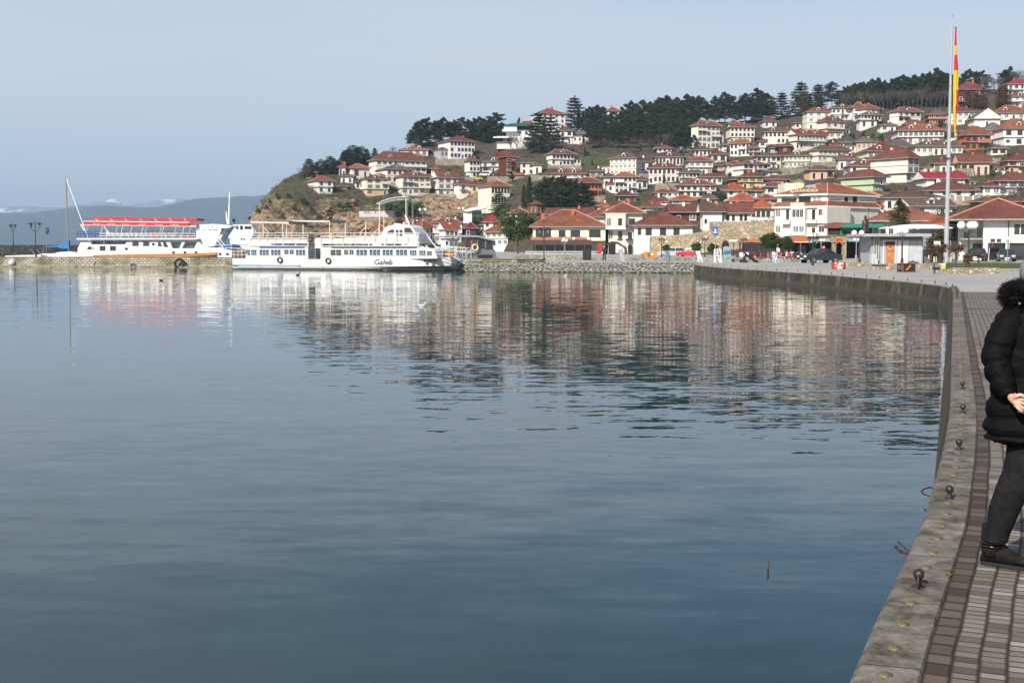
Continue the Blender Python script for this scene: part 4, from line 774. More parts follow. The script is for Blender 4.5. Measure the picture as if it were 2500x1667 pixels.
H_ += [
 dict(a=(1852, 1902, 486, 500, 474, 'r', 'c'), fl=1, label='low cream house with a red roof directly left behind the hotel'),
 dict(a=(2103, 2146, 480, 500, 467, 'o', 'w'), fl=1, label='white house with orange roof between the hotel roof and the long brown roof'),
 dict(a=(2128, 2180, 478, 492, 466, 'b', 'g'), fl=1, bal=0, label='pale green lower annex under the pale green house'),
 dict(a=(2112, 2190, 417, 430, 405, 'k', 'o'), rk='f', fl=1, nw=2, label='orange brick gable behind the pale green house', Y=None),
 dict(a=(2044, 2108, 384, 394, 375, 'd', 'w'), fl=1, label='white house under a long dark red roof left of the broad dark red roof'),
 dict(a=(2148, 2178, 352, 362, 344, 'd', 'w'), fl=1, nw=2, label='tiny white house with a dark red roof left of the bare grey roof'),
 dict(a=(1748, 1798, 463, 475, 453, 'b', 'w'), fl=1, label='white house with brown roof behind the bright red curved one'),
 dict(a=(1828, 1862, 466, 484, 457, 'd', 'w'), fl=1, nw=2, label='small white house with dark red roof under the yellow house'),
 dict(a=(1784, 1808, 439, 452, 432, 'b', 'k'), fl=1, nw=2, label='small brick house with brown roof left of the yellow house'),
 dict(a=(1764, 1773, 354, 372, 349, 'g', 'w'), fl=2, nw=1, bal=0, label='tiny white turret house beside the tall four storey cream house'),
 dict(a=(1828, 1850, 362, 382, 354, 'b', 'e'), fl=2, nw=2, label='peach house in shade left of the very narrow white house'),
 dict(a=(1941, 1965, 300, 314, 297, 'b', 'c'), rk='x', fl=1, nw=2, label='pale ruined walls left of the weathered cream house'),
 dict(a=(1870, 1902, 361, 373, 354, 'b', 'a'), fl=1, label='grey glazed lean to house below the wide cream and peach house'),
 dict(a=(1902, 1930, 357, 377, 352, 'd', 'm'), rk='g', fl=1, nw=1, label='small house with a maroon wall below the wide cream and peach house'),
 dict(a=(2026, 2046, 355, 368, 348, 'd', 'w'), fl=1, nw=2, label='small white house with dark roof right of the half crimson terrace'),
 dict(a=(2050, 2074, 348, 360, 342, 'g', 'w'), fl=1, nw=2, label='small white hut with grey roof left of the peach and white house'),
 dict(a=(2100, 2140, 293, 314, 289, 'c', 'w'), rk='s', fl=1, nw=2, label='white hut with a sloping crimson roof below the cream house with balcony'),
 dict(a=(2150, 2186, 306, 322, 299, 'b', 'w'), fl=1, label='small white house on the slope left of the big banded house', nw=2),
 dict(a=(2024, 2054, 322, 340, 315, 'd', 'c'), fl=1, nw=2, label='small cream house with dark red roof right of the plain cream one'),
 dict(a=(1606, 1640, 362, 372, 354, 'b', 'c'), fl=1, nw=3, label='low cream house with brown roof at the right foot of the dense wood'),
 dict(a=(1662, 1690, 386, 400, 378, 'b', 'w'), fl=1, nw=2, label='small white house with brown roof between two wider houses'),
 dict(a=(1752, 1780, 404, 418, 396, 'd', 'p'), fl=1, nw=2, label='small pinkish house with a roofed porch left of the pavilions'),
 dict(a=(1876, 1900, 418, 432, 410, 'b', 'c'), fl=1, nw=2, label='small cream house right of the deep terrace house'),
 dict(a=(1556, 1580, 440, 462, 432, 'b', 'w'), fl=1, nw=2, label='white house in shade right of the bright orange roofed one'),
 dict(a=(1440, 1472, 418, 432, 410, 'b', 'w'), fl=1, nw=2, label='low white house with brown roof left of the small cream one'),
 dict(a=(1510, 1552, 478, 492, 468, 'd', 's'), fl=1, nw=2, bal=0, label='old stone house with dark red roof behind the bay tower house', name='house'),
 dict(a=(1600, 1640, 470, 480, 462, 'r', 'w'), fl=1, nw=2, label='low white house with a red roof and white tank in the lower middle'),
 dict(a=(1706, 1742, 500, 512, 490, 'b', 'w'), fl=1, nw=3, label='low white house with brown roof left of the shuttered house'),
 dict(a=(1300, 1338, 548, 560, 536, 'b', 'c'), fl=1, nw=2, bal=0, label='low cream house with a brown roof behind the large leafy tree'),
 dict(a=(1245, 1290, 520, 545, 508, 'r', 'w'), fl=2, nw=3, label='white house with red roof below the huge dark cypress'),
 dict(a=(1150, 1182, 452, 470, 444, 'd', 'e'), fl=1, nw=2, label='small peach house with balcony right of the plain white house'),
 dict(a=(1064, 1072, 452, 474, 446, 'b', 'a'), fl=2, nw=1, label='dark grey slit house between two cream houses above the cliff'),
 dict(a=(832, 862, 430, 446, 424, 'b', 'w'), fl=1, nw=2, label='white house with brown roof below the largest cedar'),
 dict(a=(1053, 1070, 412, 428, 404, 'r', 'w'), fl=1, nw=2, label='small white house with red roof below the blank grey gable wall'),
 dict(a=(1300, 1322, 402, 424, 399, 'b', 'c'), rk='x', fl=1, nw=1, label='roofless rubble house right of the old cream ruin'),
 dict(a=(2400, 2440, 455, 478, 446, 'd', 'w'), fl=1, nw=2, label='small white house with dark red roof below the round green bush'),
 dict(a=(2392, 2432, 492, 506, 482, 'b', 's'), fl=1, nw=2, bal=0, label='stone house with brown roof above the broad red lakeside roof', name='house'),
 dict(a=(2452, 2520, 492, 512, 478, 'r', 's'), fl=1, nw=3, bal=0, label='stone house with red roof behind bare trees, far right above the lakeside roof', name='house'),
 dict(a=(2462, 2530, 392, 420, 378, 'd', 'p'), fl=2, nw=3, label='pinkish house with dark roof behind the bare trees at the right edge'),
 dict(a=(2420, 2456, 362, 378, 354, 'g', 'c'), fl=1, nw=2, label='small cream house with a grey roof between brick house and right edge'),
 dict(a=(2316, 2350, 352, 366, 344, 'b', 'c'), fl=1, nw=2, label='low cream house right below the flag tip'),
 dict(a=(2250, 2276, 330, 346, 322, 'b', 'w'), fl=1, nw=2, Y=None, label='small white house with brown roof right of the big banded house'),
 dict(a=(2330, 2352, 426, 440, 418, 'r', 'w'), fl=1, nw=2, label='tiny white house with red roof under the unfinished brick house'),
]
def annex(T, F, w, d, zb, ze, rd, rf, m):
    """low side wing that belongs to the house"""
    H = ze-zb; aw = rd.uniform(2.6, 4.6); ah = H*rd.uniform(.42, .7); sd = rd.choice((-1, 1)); s0 = -aw if sd < 0 else w; t0 = rd.uniform(.3, d*.35); ad = d*.55
    mb = MB(); mb.fbox(F, s0, s0+aw, t0, t0+ad, zb-3, zb+ah); x = mb.build('side_wing', m, T); mb = MB(); roof(mb, F, aw, ad, zb+ah, 1.1, rd.choice('hhs'), .4, s0, t0); mb.build('wing_roof', [rf, M_EAVE, m, rf], x)
    for j in range(int(aw/1.6)): inst(WIN[rd.choice('dsct')], 'window', F.w(s0+aw*(j+.5)/int(aw/1.6), t0, zb+ah*.4), F.a, (.8, 1, ah*.36), x)
for h in H_:
    a = h.pop('a'); q = house(*a, **h); rr = random.Random(NH*31)
    if rr.random() < .55 and h.get('rk') != 'x' and a[3] < 500 and q[2] > 6: annex(*q, rr, RF[rr.choice('rbdb')], WM[rr.choice('wwca')])
# ---------------------------------------------------------------- trees
M_BARK = pm('bark', (.10, .075, .055), (.05, .04, .03), scale=8, rough=.95); M_TWIG = pm('bare twigs', (.12, .09, .07), (.075, .056, .045), scale=2, rough=1); M_TWIGG = pm('grey twigs', (.13, .115, .10), (.08, .07, .06), scale=2, rough=1)
def leafm(k, a, b): return pm(k, a, b, scale=.7, rough=.75, spec=.2, rand=.22, detail=3)
M_PINE = leafm('pine needles', (.016, .03, .013), (.032, .048, .019)); M_CED = leafm('cedar needles', (.018, .032, .018), (.038, .052, .028)); M_CYP = leafm('cypress', (.025, .035, .016), (.05, .055, .025))
M_LEAF = leafm('evergreen leaves', (.03, .055, .014), (.06, .08, .022)); M_BRN = leafm('brown foliage', (.10, .06, .035), (.14, .085, .05)); M_SCR = leafm('dry scrub', (.13, .10, .075), (.085, .08, .045)); M_HEDGE = leafm('hedge', (.045, .05, .02), (.07, .06, .025))
M_GSH = leafm('green shrub leaves', (.05, .085, .025), (.085, .12, .04)); M_BLS = leafm('white blossom', (.55, .55, .5), (.08, .12, .04))
class Leaves:
    def __init__(s, rd): s.v = []; s.f = []; s.rd = rd
    def clump(s, c, r, n, size, flat=1):
        rd = s.rd; c = Vector(c)
        for _ in range(n):
            while 1:
                q = Vector((rd.uniform(-1, 1), rd.uniform(-1, 1), rd.uniform(-1, 1)))
                if .25 < q.length < 1: break
            p = c+Vector((q.x*r[0], q.y*r[1], q.z*r[2])); a = Vector((rd.gauss(0, 1), rd.gauss(0, 1), rd.gauss(0, flat))).normalized()*size*rd.uniform(.6, 1.3); b = a.orthogonal().normalized(); b = (b*cos(2*pi*rd.random())+a.normalized().cross(b)*sin(2*pi*rd.random())).normalized()*size*rd.uniform(.4, .9)
            i = len(s.v); s.v += [p-a*.5, p+b*.5, p+a*.5, p-b*.5]; s.f.append((i, i+1, i+2, i+3))
    def mesh(s, name, mat):
        me = bpy.data.meshes.new(name); me.from_pydata(s.v, [], s.f); me.materials.append(mat); return me
def mtrunk(mb, name, mat): return mb.mesh(name, mat, uv=False)
def t_pine(seed, mat, H=14, cb=.34, lean=.5, wid=.27):
    rd = random.Random(seed); mb = MB(); L = Leaves(rd); tip = Vector((rd.uniform(-lean, lean), rd.uniform(-lean, lean), H*.94)); mid = Vector((tip.x*.3+rd.uniform(-.3, .3), tip.y*.3, H*.5))
    mb.tube((0, 0, -1), mid, .24, .17, 6); mb.tube(mid, tip, .17, .04, 5)
    def ax(z): return mid*(z/(H*.5)) if z < H*.5 else mid.lerp(tip, (z-H*.5)/(H*.44))
    nb = 44
    for i in range(nb):
        t = cb+(1-cb)*(i+rd.random())/nb; z = H*t*.96; a = rd.uniform(0, 2*pi); pr = (1-((t-cb)/(1-cb)-.25)**2*1.25)
        l = H*wid*max(.18, pr)*rd.uniform(.55, 1.1)*(1 if t < .93 else .6); b = ax(z); e = b+Vector((cos(a)*l, sin(a)*l, l*rd.uniform(-.05, .3)))
        mb.tube(b, e, .07, .025, 3, False); L.clump(e, (l*.42+.5, l*.42+.5, .5+rd.uniform(0, .35)), 70, .66); L.clump(b.lerp(e, .6), (l*.4+.3, l*.4+.3, .45), 30, .6)
    L.clump(tip, (.8, .8, 1.1), 70, .55)
    return mtrunk(mb, 'pine trunk', M_BARK), L.mesh('pine crown', mat)
def t_cedar(seed, mat, H=15, wid=.30, cb=.12, tier=11, droop=.0):
    rd = random.Random(seed); mb = MB(); L = Leaves(rd); mb.tube((0, 0, -1), (0, 0, H*.97), .3, .04, 6)
    for i in range(tier):
        t = cb+(1-cb)*i/tier; z = H*t; r = H*wid*(1-t)**.75+.4
        for j in range(7):
            a = j*2*pi/7+rd.uniform(-.4, .4)+i; l = r*rd.uniform(.65, 1.15); e = Vector((cos(a)*l, sin(a)*l, z+l*(.12-droop)+rd.uniform(-.2, .2)))
            mb.tube((0, 0, z), e, .07, .02, 3, False)
            for k in (.45, .75, 1): L.clump(Vector((0, 0, z)).lerp(e, k), (.85+l*.14, .85+l*.14, .34), 24, .66, .6)
    L.clump((0, 0, H*.97), (.35, .35, .9), 30, .45)
    return mtrunk(mb, 'cedar trunk', M_BARK), L.mesh('cedar crown', mat)
def t_cyp(seed, mat, H=12, wid=.13):
    rd = random.Random(seed); mb = MB(); L = Leaves(rd); mb.tube((0, 0, -1), (0, 0, H*.9), .2, .05, 5)
    for i in range(80):
        t = .04+.94*(i+rd.random())/80; r = H*wid*min(1, (1-t)*2.2+.08)*min(1, t*6+.5); a = rd.uniform(0, 6.3); L.clump((cos(a)*r*.55, sin(a)*r*.55, H*t), (r*.55+.15, r*.55+.15, H*.045), 60, .34, 2.2)
    return mtrunk(mb, 'cypress trunk', M_BARK), L.mesh('cypress crown', mat)
def t_bare(seed, mat, H=9, spread=.55, depth=5, leaf=None):
    rd = random.Random(seed); mb = MB(); tw = MB()
    def grow(p, d, l, r, k):
        e = p+d*l; (mb if k < 2 else tw).tube(p, e, r, r*.7, 4 if k < 2 else 3, False)
        if k >= depth: return
        for _ in range(3 if k < 4 else 2):
            nd = (d+Vector((rd.gauss(0, spread), rd.gauss(0, spread), rd.gauss(.12, spread*.5)))).normalized(); grow(p.lerp(e, rd.uniform(.65, 1)), nd, l*rd.uniform(.62, .86), max(.018, r*.6), k+1)
    grow(Vector((0, 0, -.5)), Vector((rd.uniform(-.1, .1), rd.uniform(-.1, .1), 1)).normalized(), H*.30, H*.018, 0)
    return mtrunk(mb, 'bare tree trunk', M_BARK), mtrunk(tw, 'bare tree twigs', mat)
def t_broad(seed, mat, H=10, wid=.42, size=.42, n=74, cb=.26):
    rd = random.Random(seed); mb = MB(); L = Leaves(rd); mb.tube((0, 0, -1), (0, 0, H*.55), .22, .12, 6)
    for i in range(n):
        while 1:
            q = Vector((rd.uniform(-1, 1), rd.uniform(-1, 1), rd.uniform(-1, 1)))
            if q.length < 1: break
        c = Vector((q.x*H*wid*.75, q.y*H*wid*.75, H*(cb+.5*(1-cb))+q.z*H*(1-cb)*.42)); mb.tube((0, 0, H*.4), c, .05, .02, 3, False); r = rd.uniform(.08, .14)*H; L.clump(c, (r, r, r*.75), 75, size)
    return mtrunk(mb, 'leafy tree trunk', M_BARK), L.mesh('leafy crown', mat)
TV = {'pine': [t_pine(i, M_PINE, wid=w, cb=c) for i, w, c in ((1, .33, .16), (2, .29, .2), (3, .36, .18), (4, .27, .28), (5, .34, .12))],
      'tall': [t_pine(i, M_PINE, H=17, wid=w, cb=c) for i, w, c in ((11, .3, .24), (12, .33, .32), (13, .27, .2))],
      'cedar': [t_cedar(21, M_CED, wid=.4, cb=.06), t_cedar(22, M_CED, wid=.46, tier=10, cb=.05), t_cedar(23, M_CED, wid=.34, tier=13, cb=.04)],
      'browncedar': [t_cedar(26, M_BRN, wid=.27, tier=12)], 'cypress': [t_cyp(31, M_CYP), t_cyp(32, M_CYP, wid=.17)],
      'bare': [t_bare(i, M_TWIG, depth=6) for i in (41, 42, 43)], 'greybare': [t_bare(i, M_TWIGG, depth=6, spread=.42) for i in (44, 45)],
      'leafy': [t_broad(51, M_LEAF), t_broad(52, M_LEAF, wid=.5)], 'shrub': [t_broad(61, M_GSH, H=4, wid=.6, size=.3, n=26, cb=.02), t_broad(62, M_SCR, H=4, wid=.6, size=.3, n=26, cb=.02)]}
TH_ = {'pine': 14, 'tall': 17, 'cedar': 15, 'browncedar': 15, 'cypress': 12, 'bare': 8.6, 'greybare': 8.6, 'leafy': 10, 'shrub': 4}
TN = {'pine': 'pine_tree', 'tall': 'pine_tree', 'cedar': 'cedar_tree', 'browncedar': 'cedar_tree', 'cypress': 'cypress_tree', 'bare': 'bare_tree', 'greybare': 'bare_tree', 'leafy': 'leafy_tree', 'shrub': 'shrub'}
TRD = random.Random(99)
def tree(kind, x, yt, yb, label, group=None, Y=None, var=None, wide=1, z=None):
    Y = Y or gY(x, yb); yy = max(yb, interp(RY, x)) if Y > 150 else yb; p = P(x, yy, Y); h = (yb-yt)/FPX*Y; s = h/TH_[kind]
    v = TV[kind][TRD.randrange(len(TV[kind])) if var is None else var]
    t = thing(TN[kind], p, label, 'shrub' if kind == 'shrub' else 'tree', group, TRD.uniform(0, 6.28))
    for nm, me in zip(('trunk', 'crown'), v):
        o = bpy.data.objects.new(nm, me); COL.objects.link(o); o.parent = t; o.scale = (s*wide, s*wide, s)
    return t
ORD = 'first second third fourth fifth sixth seventh eighth ninth tenth eleventh twelfth thirteenth fourteenth fifteenth sixteenth seventeenth eighteenth'.split()
def otrees(kind, lst, label, group, **k):
    for i, (x, yt, yb) in enumerate(sorted(lst)): tree(kind, x, yt, yb, ORD[i]+' '+label+', counted from the left', group, wide=TRD.uniform(.8, 1.1), **k)
def trees(kind, lst, label, group, **k):
    for x, yt, yb in lst: tree(kind, x, yt, yb, label, group, wide=TRD.uniform(.78, 1.12), **k)
g = 'pines of the left hilltop wood'
otrees('pine', [(1004, 318, 360), (1015, 300, 357), (1029, 293, 354), (1046, 289, 352), (1063, 296, 350), (1082, 288, 350), (1098, 298, 347), (1110, 294, 347), (1128, 288, 346), (1143, 293, 345), (1157, 290, 344), (1171, 286, 343), (1185, 292, 342), (1198, 291, 342), (1224, 300, 342)], 'pine of the rounded wood on the left hilltop', g)
trees('pine', [(1020, 322, 362), (1040, 318, 360), (1070, 320, 358), (1180, 306, 350), (1200, 312, 352), (1218, 315, 353)], 'dark pine low at the front of the rounded wood on the left hilltop', g)
tree('tall', 1211, 276, 344, 'tallest pine at the right end of the left hilltop wood', g, wide=1.3)
g = 'pines of the dense middle wood'
top = [(1440, 262), (1458, 258), (1474, 262), (1490, 274), (1507, 272), (1519, 262), (1536, 247), (1552, 252), (1571, 243), (1587, 249), (1601, 247), (1612, 240), (1624, 235), (1638, 244), (1650, 240), (1664, 246), (1677, 233), (1689, 262)]
otrees('pine', [(x, y, 318) for x, y in top], 'pine on the skyline of the dense middle wood', g)
trees('pine', [(1445+i*17, 272+(i*37 % 11), 328) for i in range(15)]+[(1436+i*19, 290+(i*23 % 12), 340) for i in range(14)], 'dark pine inside the dense middle wood', g)
trees('pine', [(1600, 300, 352), (1622, 296, 355), (1645, 298, 357), (1668, 300, 360), (1684, 302, 362), (1660, 318, 368), (1695, 330, 372)], 'dark pine at the lower right edge of the dense middle wood', g)
trees('pine', [(1448+i*21, 312+(i*29 % 12), 362) for i in range(12)], 'dark pine low inside the dense middle wood', g)
trees('cedar', [(770, 398, 426), (795, 396, 426), (816, 392, 422), (838, 376, 408), (852, 362, 405), (872, 360, 402), (894, 366, 398)], 'dark cedar filling the group on the left skyline', 'cedars on the left skyline', wide=1.3) if 0 else None
g = 'tall pines standing in a row on the ridge'
otrees('tall', [(1708, 235, 302), (1727, 252, 301), (1744, 236, 301), (1757, 244, 301), (1770, 226, 300), (1788, 236, 300), (1806, 244, 300), (1820, 229, 300), (1834, 238, 300), (1847, 217, 300), (1858, 232, 299), (1871, 229, 299), (1882, 250, 299)], 'tall pine in the row on the middle ridge', g)
for k, x, yt, yb, l in [('cedar', 1403, 237, 316, 'lone broad cedar beside the hilltop orange roof'), ('cedar', 1315, 277, 372, 'left of two tall dark cedars below the green roofed villa'), ('cedar', 1343, 283, 374, 'right of two tall dark cedars below the green roofed villa'),
    ('cypress', 1412, 268, 318, 'dark cypress left of the dense middle wood'), ('cypress', 1423, 270, 316, 'second dark cypress left of the dense middle wood'), ('cypress', 1437, 259, 312, 'brown tipped cypress at the corner of the dense middle wood'),
    ('cedar', 1908, 226, 290, 'dark cedar standing first right of the pine row gap'), ('cedar', 1955, 201, 282, 'big spreading cedar behind the weathered cream house'), ('cedar', 1996, 206, 275, 'flat topped cedar right of the big spreading cedar'), ('browncedar', 1961, 224, 284, 'brown foliaged conifer in front of the big spreading cedar'),
    ('cypress', 1976, 230, 278, 'slim cypress between two cedars on the ridge'), ('browncedar', 1998, 232, 276, 'brownish conifer above the weathered cream house'), ('tall', 2031, 201, 270, 'tall ivy clad pine at the left end of the bare woods'), ('pine', 2048, 222, 268, 'small dark pine beside the ivy clad pine'),
    ('cedar', 755, 388, 436, 'dark conifer with bare tree at the left end of the ridge'), ('cedar', 783, 389, 424, 'dark cedar left of the pair above the orange roofed cliff house'), ('cedar', 806, 381, 424, 'taller dark cedar of the pair above the orange roofed cliff house'), ('cedar', 826, 392, 424, 'small cedar right of the pair above the cliff house'),
    ('cedar', 862, 354, 404, 'largest cedar on the left skyline'), ('cedar', 845, 366, 406, 'cedar leaning left of the largest cedar on the left skyline'), ('cedar', 884, 357, 400, 'cedar right of the largest cedar on the left skyline'), ('cedar', 915, 362, 394, 'small ragged cedar beside bare trees on the left skyline'),
    ('cedar', 1219, 466, 530, 'green conifer in front of the cream and peach house'), ('cypress', 1293, 430, 506, 'huge dark cypress left of the dark tree row'), ('cypress', 1279, 452, 507, 'narrower cypress hugging the huge dark cypress'),
    ('bare', 742, 386, 440, 'bare tree at the left end of the hill ridge'), ('bare', 700, 425, 448, 'small bare shrub tree on the left cliff top'), ('bare', 712, 427, 446, 'second small bare tree on the left cliff top'), ('bare', 721, 452, 478, 'pale bare bush on the green cliff slope'),
    ('greybare', 960, 353, 392, 'grey bare tree on the left skyline'), ('greybare', 942, 358, 392, 'slim grey bare tree left of the grey skyline tree'), ('bare', 886, 424, 470, 'bare tree among the houses above the cliff'), ('greybare', 1248, 290, 352, 'bare tree left of the green roofed villa'),
    ('bare', 1247, 318, 366, 'bare tree in front of the green roofed villa'), ('bare', 1262, 322, 366, 'second bare tree in front of the green roofed villa'), ('cypress', 1267, 288, 330, 'small spruce behind the green roof'), ('leafy', 1225, 400, 425, 'small olive green tree before the long white house'),
    ('shrub', 1238, 504, 545, 'dark bushes under the conifer by the crimson roof'), ('leafy', 1764, 466, 502, 'flowering tree with pale blooms above the red roofs'), ('greybare', 2470, 440, 520, 'bare branched tree at the right edge'), ('greybare', 2445, 396, 450, 'brown bare tree below the orange brick house'), ('greybare', 2492, 430, 520, 'second bare branched tree cut by the right edge'),
    ('shrub', 2422, 414, 440, 'round green bush on the right slope'), ('shrub', 2460, 372, 406, 'dark evergreen bush by the right stone wall'), ('cypress', 2460, 385, 412, 'dark conifer shrub under the bare trees at right'), ('pine', 2298, 292, 316, 'dark bushy tree between the brick house and flagpole'), ('cypress', 2366, 280, 308, 'dark slim tree before the white house right of the flag'),
    ('cypress', 2150, 262, 282, 'dark small conifer on the roofline left of the white hip roofed house')]: tree(k, x, yt, yb, l, wide=1.35 if k == 'cedar' and x < 900 else 1)
TV['bl'] = [t_broad(71, M_BLS)]
g = 'pines of the right hilltop wood'
otrees('pine', [(2068, 212, 262), (2084, 205, 260), (2100, 203, 260), (2116, 204, 258), (2133, 198, 258), (2147, 199, 256), (2162, 206, 250), (2185, 192, 250), (2204, 184, 246), (2219, 190, 244), (2234, 184, 242), (2250, 181, 240), (2266, 178, 240), (2284, 168, 240), (2298, 178, 238), (2312, 180, 238), (2327, 184, 236)], 'pine on the skyline of the right hilltop wood', g)
trees('pine', [(2060+i*13.5, 214+(i*31 % 14)-(8 if i > 9 else 0), 266-(4 if i > 9 else 0)) for i in range(21)], 'dark pine inside the right hilltop wood', g)
trees('pine', [(2354, 178, 226), (2366, 170, 226), (2380, 176, 226), (2398, 174, 226), (2452, 172, 222), (2464, 164, 222)], 'dark pine behind the maroon roof at the right', g)
otrees('pine', [(2074+i*17, 203-(i*.9)-(i*29 % 9), 252-i*.6) for i in range(15)], 'pine of the second row in the right hilltop wood', g)
otrees('tall', [(1700+i*23.5, 240+(i*19 % 13), 303) for i in range(8)], 'shorter pine of the row behind the tall ridge pines', 'tall pines standing in a row on the ridge')
g = 'bare trees in front of the right hilltop wood'
trees('greybare', [(2058+i*9, 212+(i*17 % 13), 270) for i in range(14)]+[(2185+i*11, 206+(i*13 % 15), 266) for i in range(14)], 'bare grey tree in front of the right hilltop wood', g)
trees('greybare', [(2404, 180, 232), (2416, 178, 232), (2426, 186, 234), (2440, 184, 234)], 'bare grey tree right of the maroon roofed dark house', g)
trees('greybare', [(2478, 166, 226), (2490, 158, 226), (2504, 162, 226)], 'pale bare tree above the highest crimson roof', g)
trees('browncedar', [(2362, 222, 264), (2384, 226, 266), (2400, 216, 268), (2440, 214, 266), (2452, 210, 266)], 'brownish conifer in front of the dark maroon roofed house', 'conifers around the dark maroon roofed house')
g = 'row of dark pines above the stone church hall'
trees('pine', [(1318, 446, 510), (1332, 434, 510), (1348, 432, 509), (1363, 436, 509), (1378, 431, 509), (1393, 438, 508), (1408, 440, 508), (1422, 446, 507), (1436, 456, 506), (1340, 460, 511), (1370, 462, 511), (1400, 465, 510)], 'dark pine in the row above the stone church hall', g, var=0)
g = 'bare trees under the dense middle wood'
trees('bare', [(1440, 330, 366), (1452, 326, 370), (1468, 332, 372), (1485, 335, 370), (1500, 330, 372), (1540, 332, 374), (1552, 326, 372), (1566, 328, 374), (1582, 330, 376), (1600, 322, 368), (1616, 314, 366), (1630, 318, 368), (1420, 340, 380), (1530, 350, 385)], 'bare brown tree under the dense middle wood', g)
g = 'bare bushes on the left hillside'
trees('bare', [(1010, 340, 372), (1024, 342, 374), (1065, 336, 370), (1075, 332, 370), (1085, 338, 372), (790, 438, 466), (765, 445, 470), (1290, 352, 388), (1275, 350, 386), (975, 455, 478), (850, 462, 486)], 'bare brown bush tree on the left hillside', g)
g = 'green bushes on the slopes'
trees('shrub', [(952, 490, 528), (985, 484, 530), (1005, 492, 530), (1022, 490, 528), (968, 500, 530)], 'green bush on the slope behind the arched stage roof', g, var=0)
trees('shrub', [(1128, 526, 544), (1142, 524, 544), (1158, 525, 544), (1172, 527, 545)], 'clipped dark hedge bush below the white slanted building', g, var=0)
trees('shrub', [(660, 486, 500), (678, 470, 488), (705, 470, 486), (740, 478, 500), (830, 492, 512), (850, 490, 512), (690, 520, 536), (780, 520, 540), (632, 508, 524), (650, 500, 514), (720, 496, 516), (760, 500, 520), (806, 504, 522), (870, 484, 504), (700, 546, 560), (668, 540, 556), (745, 534, 550), (612, 516, 530)], 'low green bush on the cliff', g)
trees('shrub', [(2108, 318, 336), (2128, 324, 342), (2150, 326, 344), (2080, 322, 340)], 'scrubby bush on the slope above the wide cream houses', g)
trees('bare', [(2040, 420, 448), (2055, 424, 452), (2068, 430, 458), (2030, 430, 456)], 'bare bush on the stony slope above the hotel roof', 'bare bushes above the hotel')
g = 'trees among the hillside houses'
TR2 = random.Random(12)
for i in range(64):
    x = TR2.uniform(1150, 2480); yr = interp(RY, x)+18; y = TR2.uniform(yr, 500); k = TR2.choice(['bare', 'bare', 'leafy', 'cypress', 'bare']); h = TR2.uniform(13, 26)
    tree(k, x, y-h, y, 'small %s growing between houses on the slope' % {'bare': 'bare tree', 'leafy': 'green leafy tree', 'cypress': 'dark cypress'}[k], g)
otrees('cedar', [(772, 396, 426), (796, 392, 426), (816, 388, 420), (838, 372, 408), (853, 360, 405), (873, 358, 402), (896, 364, 398), (762, 404, 430)], 'dark cedar filling the left skyline group', 'cedars on the left skyline')
# one mass of scrub nobody could count
rd = random.Random(8); L = Leaves(rd)
for k_ in range(3600):
    x = rd.uniform(640, 2520) if k_ < 3380 else rd.uniform(625, 1000); yr = interp(RY, x)+2; y = rd.uniform(yr, 560 if x > 1150 else 530); Y = gY(x, y); p = P(x, y, Y); r = rd.uniform(.5, 1.5)
    L.clump(p+Vector((0, 0, r*.4)), (r*1.3, r*1.3, r*.8), int(18*r)+8, .42)
for _ in range(500):
    x = rd.uniform(2520, 3400); y = rd.uniform(215, 540); Y = gY(x, y); p = P(x, y, Y); r = rd.uniform(1, 2.4); L.clump(p+Vector((0, 0, r*.4)), (r*1.3, r*1.3, r*.8), 26, .6)
o = bpy.data.objects.new('scrub', L.mesh('scrub', M_SCR)); COL.objects.link(o); tag(o, 'dry brown and olive scrub growing between the houses on the hill', 'scrub', kind='stuff')
# ---------------------------------------------------------------- things described in a vertical plane
def prim(mb, F, b):
    if isinstance(b[0], str):
        k = b[0]
        if k == 'P': mb.pprism(F, b[1], b[2], b[3])
        elif k == 'T':
            (xa, ya, ta), (xb, yb, tb) = b[1], b[2]; s, z = F.pt(xa, ya, ta); s2, z2 = F.pt(xb, yb, tb); mb.tube(F.w(s, ta, z), F.w(s2, tb, z2), b[3], b[4] if len(b) > 4 else None, 6)
        elif k == 'B': s, z = F.pt(b[1][0], b[1][1], b[1][2]); mb.ball(F.w(s, b[1][2], z), b[2], 10)
        elif k == 'O': s, z = F.pt(b[1][0], b[1][1], b[1][2]); mb.torus(F.w(s, b[1][2], z), b[2], b[3], yaw=F.a)
        elif k == 'I': s, z = F.pt(b[1][0], b[1][1], b[1][2]); mb.ico(F.w(s, b[1][2], z), b[2], .15, 3, 2)
    else: mb.pbox(F, *b)
def comp(name, F, x, y, label, cat, parts, group=None, t=0, ground=None):
    s, z = F.pt(x, y, t); T = thing(name, F.w(s, t, z if ground is None else ground), label, cat, group)
    for p in parts: part(p, F, T)
    return T
def part(p, F, T, par=None):
    nm, mat, bs = p[0], p[1], p[2]; each = len(p) > 3 and p[3] == 'each'; o = None; par = par or T
    rest = []
    for b in bs:
        if b[0] == 'W':
            _, me, x0, x1, y0, y1, t = b; s0, zb = F.pt(x0, y1, t); s1, _ = F.pt(x1, y1, t); _, zt = F.pt((x0+x1)/2, y0, t)
            inst(WIN[me] if isinstance(me, str) else me, nm, F.w((s0+s1)/2, t, zb), F.a, (s1-s0, 1, zt-zb), par); continue
        if each: mb = MB(); prim(mb, F, b); o = mb.build(nm, mat, par)
        else: rest.append(b)
    if rest:
        mb = MB()
        for b in rest:
            if isinstance(mat, list) and isinstance(b[-1], str): mb.c = int(b[-1]); b = b[:-1]
            prim(mb, F, b)
        o = mb.build(nm, mat, par)
    return o
def FY(Y, a=0): return Fr((0, Y), a)
def px2m(px, Y): return px*Y/FPX
